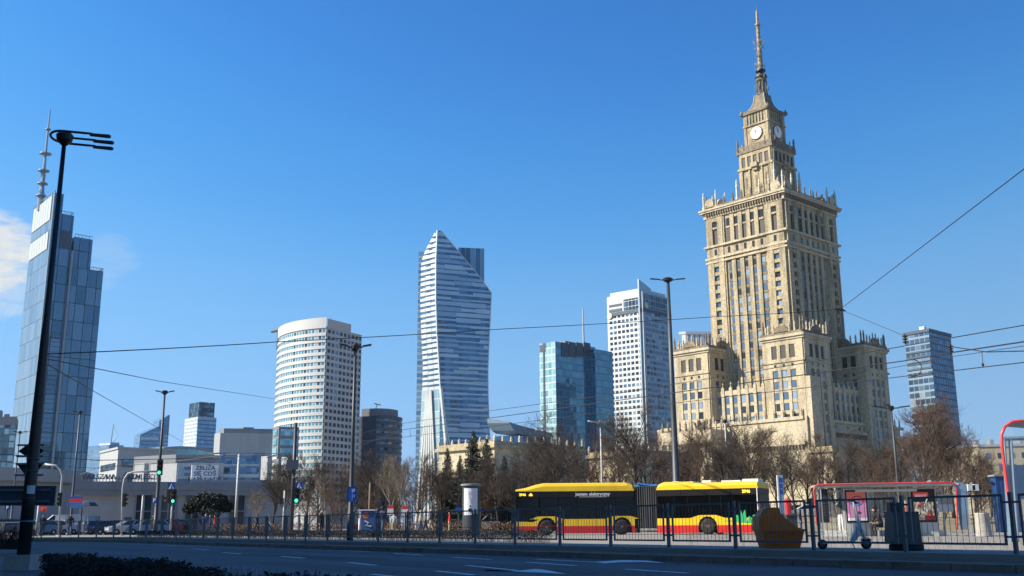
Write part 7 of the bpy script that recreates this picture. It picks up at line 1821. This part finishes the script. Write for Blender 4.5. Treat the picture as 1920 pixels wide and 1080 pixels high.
# ================================================================ CARS
def carpaint(n,c): return mat(n,c,.25,.3,var=.03,coat=.7)
CP={k:carpaint('car_paint_'+k,v) for k,v in dict(silver=(.42,.45,.48),blue=(.02,.05,.18),black=(.012,.013,.016),white=(.62,.64,.66),grey=(.12,.13,.14),red=(.35,.02,.02),sky=(.10,.2,.36)).items()}
m_carg=mat('car_glass',(.02,.025,.03),.05,spec=.8); m_tail=mat('tail_lamp_red',(.45,.01,.01),.3); m_lampg=mat('head_lamp',(.6,.62,.62),.15,.3)
def car_proto(kind):
    t=thing('parked_car','','car',(0,0,-60),0); L,W,Hb,Hr=(4.3,1.76,.92,1.46) if kind=='car' else (4.9,1.9,1.05,2.0)
    # body outline in side view, lofted over width
    if kind=='car':
        prof=[(-2.1,.35),(-2.15,.6),(-2.08,.9),(-1.7,.96),(-.95,1.0),(.95,.94),(1.7,.84),(2.08,.68),(2.14,.45),(2.05,.28),(-2.0,.28)]
        cab=[(-1.95,.95),(-1.45,1.40),(-.6,1.47),(.25,1.43),(1.05,.93)]
    else:
        prof=[(-2.42,.35),(-2.45,.7),(-2.42,1.1),(1.35,1.1),(2.1,.98),(2.4,.75),(2.43,.45),(2.35,.28),(-2.35,.28)]
        cab=[(-2.4,1.08),(-2.32,1.9),(-1.9,2.0),(.6,1.98),(1.55,1.08)]
    g=MB(); hw=W/2
    def ring(pts,y,k): 
        return [V((x,y,z)) for x,z in pts]
    ys_=[(-hw,.86),(-hw*.985,1.),(hw*.985,1.),(hw,.86)]
    def shrink(pts,k,zc): return [((x)*(.985 if k<1 else 1),zc+(z-zc)*k) for x,z in pts]
    rows_=[ring(shrink(prof,k,.62),y,k) for y,k in ys_]; n=len(prof)
    for a,b in zip(rows_,rows_[1:]):
        for i in range(n): g.face([a[i],a[(i+1)%n],b[(i+1)%n],b[i]][::1])
    g.face(rows_[0][::-1]); g.face(rows_[-1]); 
    # roof and pillars
    y0=hw*.9;y1=hw*.74
    roof=[(x,z) for x,z in cab[1:-1]]
    top=[V((x,s*y1,z)) for s in (-1,1) for x,z in roof]; m_=len(roof)
    for i in range(m_-1): g.face([top[i],top[i+1],top[m_+i+1],top[m_+i]]); g.face([top[i]-V((0,0,.07)),top[m_+i]-V((0,0,.07)),top[m_+i+1]-V((0,0,.07)),top[i+1]-V((0,0,.07))])
    for s in (-1,1):
        for i in range(m_-1): g.face([V((roof[i][0],s*y1,roof[i][1]-.08)),V((roof[i+1][0],s*y1,roof[i+1][1]-.08)),V((roof[i+1][0],s*y1,roof[i+1][1])),V((roof[i][0],s*y1,roof[i][1]))][::s])
        for (bx_,bz),(tx,tz),w in ((cab[0],cab[1],.09),(cab[-1],cab[-2],.06),((cab[0][0]*.25+cab[-1][0]*.3,cab[0][1]),(roof[1][0]+.1,roof[1][1]-.03),.05)):
            g.tube([V((bx_,s*y0,bz)),V((tx,s*y1,tz-.02))],w,5)
    if kind!='car': g.box(-2.38,-hw*.93,1.05,.35,hw*.93,1.97)
    g.build('body',CP['silver'],t)
    g=MB()
    a=[V((x,s*y0*.97 if i in (0,len(cab)-1) else s*y1*.97,z-.03)) for s in (-1,1) for i,(x,z) in enumerate(cab)]; k=len(cab)
    for s,o in ((-1,0),(1,k)): g.face([a[o+i] for i in range(k)][::(1 if s==1 else -1)])
    g.face([a[0],a[1],a[k+1],a[k]]); g.face([a[k-2],a[k-1],a[2*k-1],a[2*k-2]]); g.build('window',m_carg,t)
    for x in (-L*.31,L*.315):
        for s in (-1,1):
            g=MB(); g.lathe((x,s*(hw-.2),.31),[(.2,0),(.31,.01),(.31,.17),(.29,.2),(.21,.205)],16,0,(0,s,0)); w_=g.build('wheel',m_rubber,t,True); g=MB(); g.lathe((x,s*(hw-.02),.31),[(.2,0),(.17,.02),(.05,.03)],10,0,(0,s,0)); g.build('rim',m_metal,w_)
    xe=prof[7][0] if kind=='car' else 2.36
    for s in (-1,1):
        g=MB(); g.box(xe-.16,s*(hw-.42),.58 if kind=='car' else .7,xe+.05,s*(hw-.1),.76 if kind=='car' else .92); g.build('headlight',m_lampg,t)
        g=MB(); g.box(prof[1][0]-.03,s*(hw-.3),.62,prof[1][0]+.12,s*(hw-.05),.86); g.build('tail_light',m_tail,t)
    return t
cp=car_proto('car'); vp=car_proto('van')
def put(proto,px,Y,rz,col,lab,z=0,dx=0):
    p=pp(px,Y,z); o=dup(proto,p,rz,lab,None,'parked cars'); 
    if proto is vp: o['category']='van'; o.name='parked_van'
    for c in o.children:
        if c.name.startswith('body'): c.data=c.data.copy(); c.data.materials[0]=CP[col]
for px,Y,rz,col,lab in ((174,112,205,'blue','dark blue car, leftmost of the parked row before the station wall'),(196,113,195,'silver','silver car parked second from the left before the station wall'),(214,110,200,'black','black car parked before the blank part of the station wall'),(226,114,190,'grey','grey car half hidden behind the curved signal mast'),(240,107,215,'white','white car parked before the first station window'),(256,112,190,'silver','silver car parked behind the leaning pale pole'),(277,104,200,'sky','pale blue car parked behind the slim lamp post'),(300,106,195,'red','red car parked behind the paired traffic lights'),(318,110,190,'black','black car at the right end of the parked row before the station'),
(88,104,250,'white','white car waiting behind the person in black at the crossing'),(66,100,240,'sky','pale blue car at the crossing just right of the black lamp post'),(2,88,215,'blue','dark blue car cut off by the left edge of the photo'),(30,92,200,'silver','silver car beside the black lamp post at left'),
(1490,112,180,'sky','pale blue car far behind the bus stop sign'),(1516,108,170,'white','white car far behind the left end of the bus shelter'),(690,118,180,'red','red car glimpsed among the trees right of the blue sign')):
    put(cp,px,Y,rz,col,lab,lz(pp(px,Y).x,Y) if px>1400 else 0)
put(vp,112,106,190,'white','white van behind the person in jeans at the left crossing'); put(vp,140,118,185,'sky','pale blue van behind the blue and red information panel')
put(vp,926,120,180,'white','white van among the spruces just left of the bus front')
for t in (cp,vp):
    for c in list(t.children):
        for d_ in list(c.children): bpy.data.objects.remove(d_)
        bpy.data.objects.remove(c)
    bpy.data.objects.remove(t)
# small red and white stall signs by the hedge
for px,py,col,lab in ((732,957,'red','small red and white stall sign left of the paler one'),(759,958,'white','white stall board with a red top beside the people')):
    Y=86; c=at(px,py,Y); t=thing('stall_sign',lab,'sign',V((c.x,c.y,0))); mb=MB(); mb.box(c.x-.25,c.y-.03,c.z-.35,c.x+.25,c.y+.03,c.z+.15); mb.build('board',m_whitep,t); mb=MB(); mb.box(c.x-.25,c.y-.035,c.z+.15,c.x+.25,c.y+.035,c.z+.38); mb.build('red_top',m_red,t); mb=MB(); mb.tube([V((c.x,c.y,0)),V((c.x,c.y,c.z-.35))],.03,5); mb.build('post',m_polepale,t)
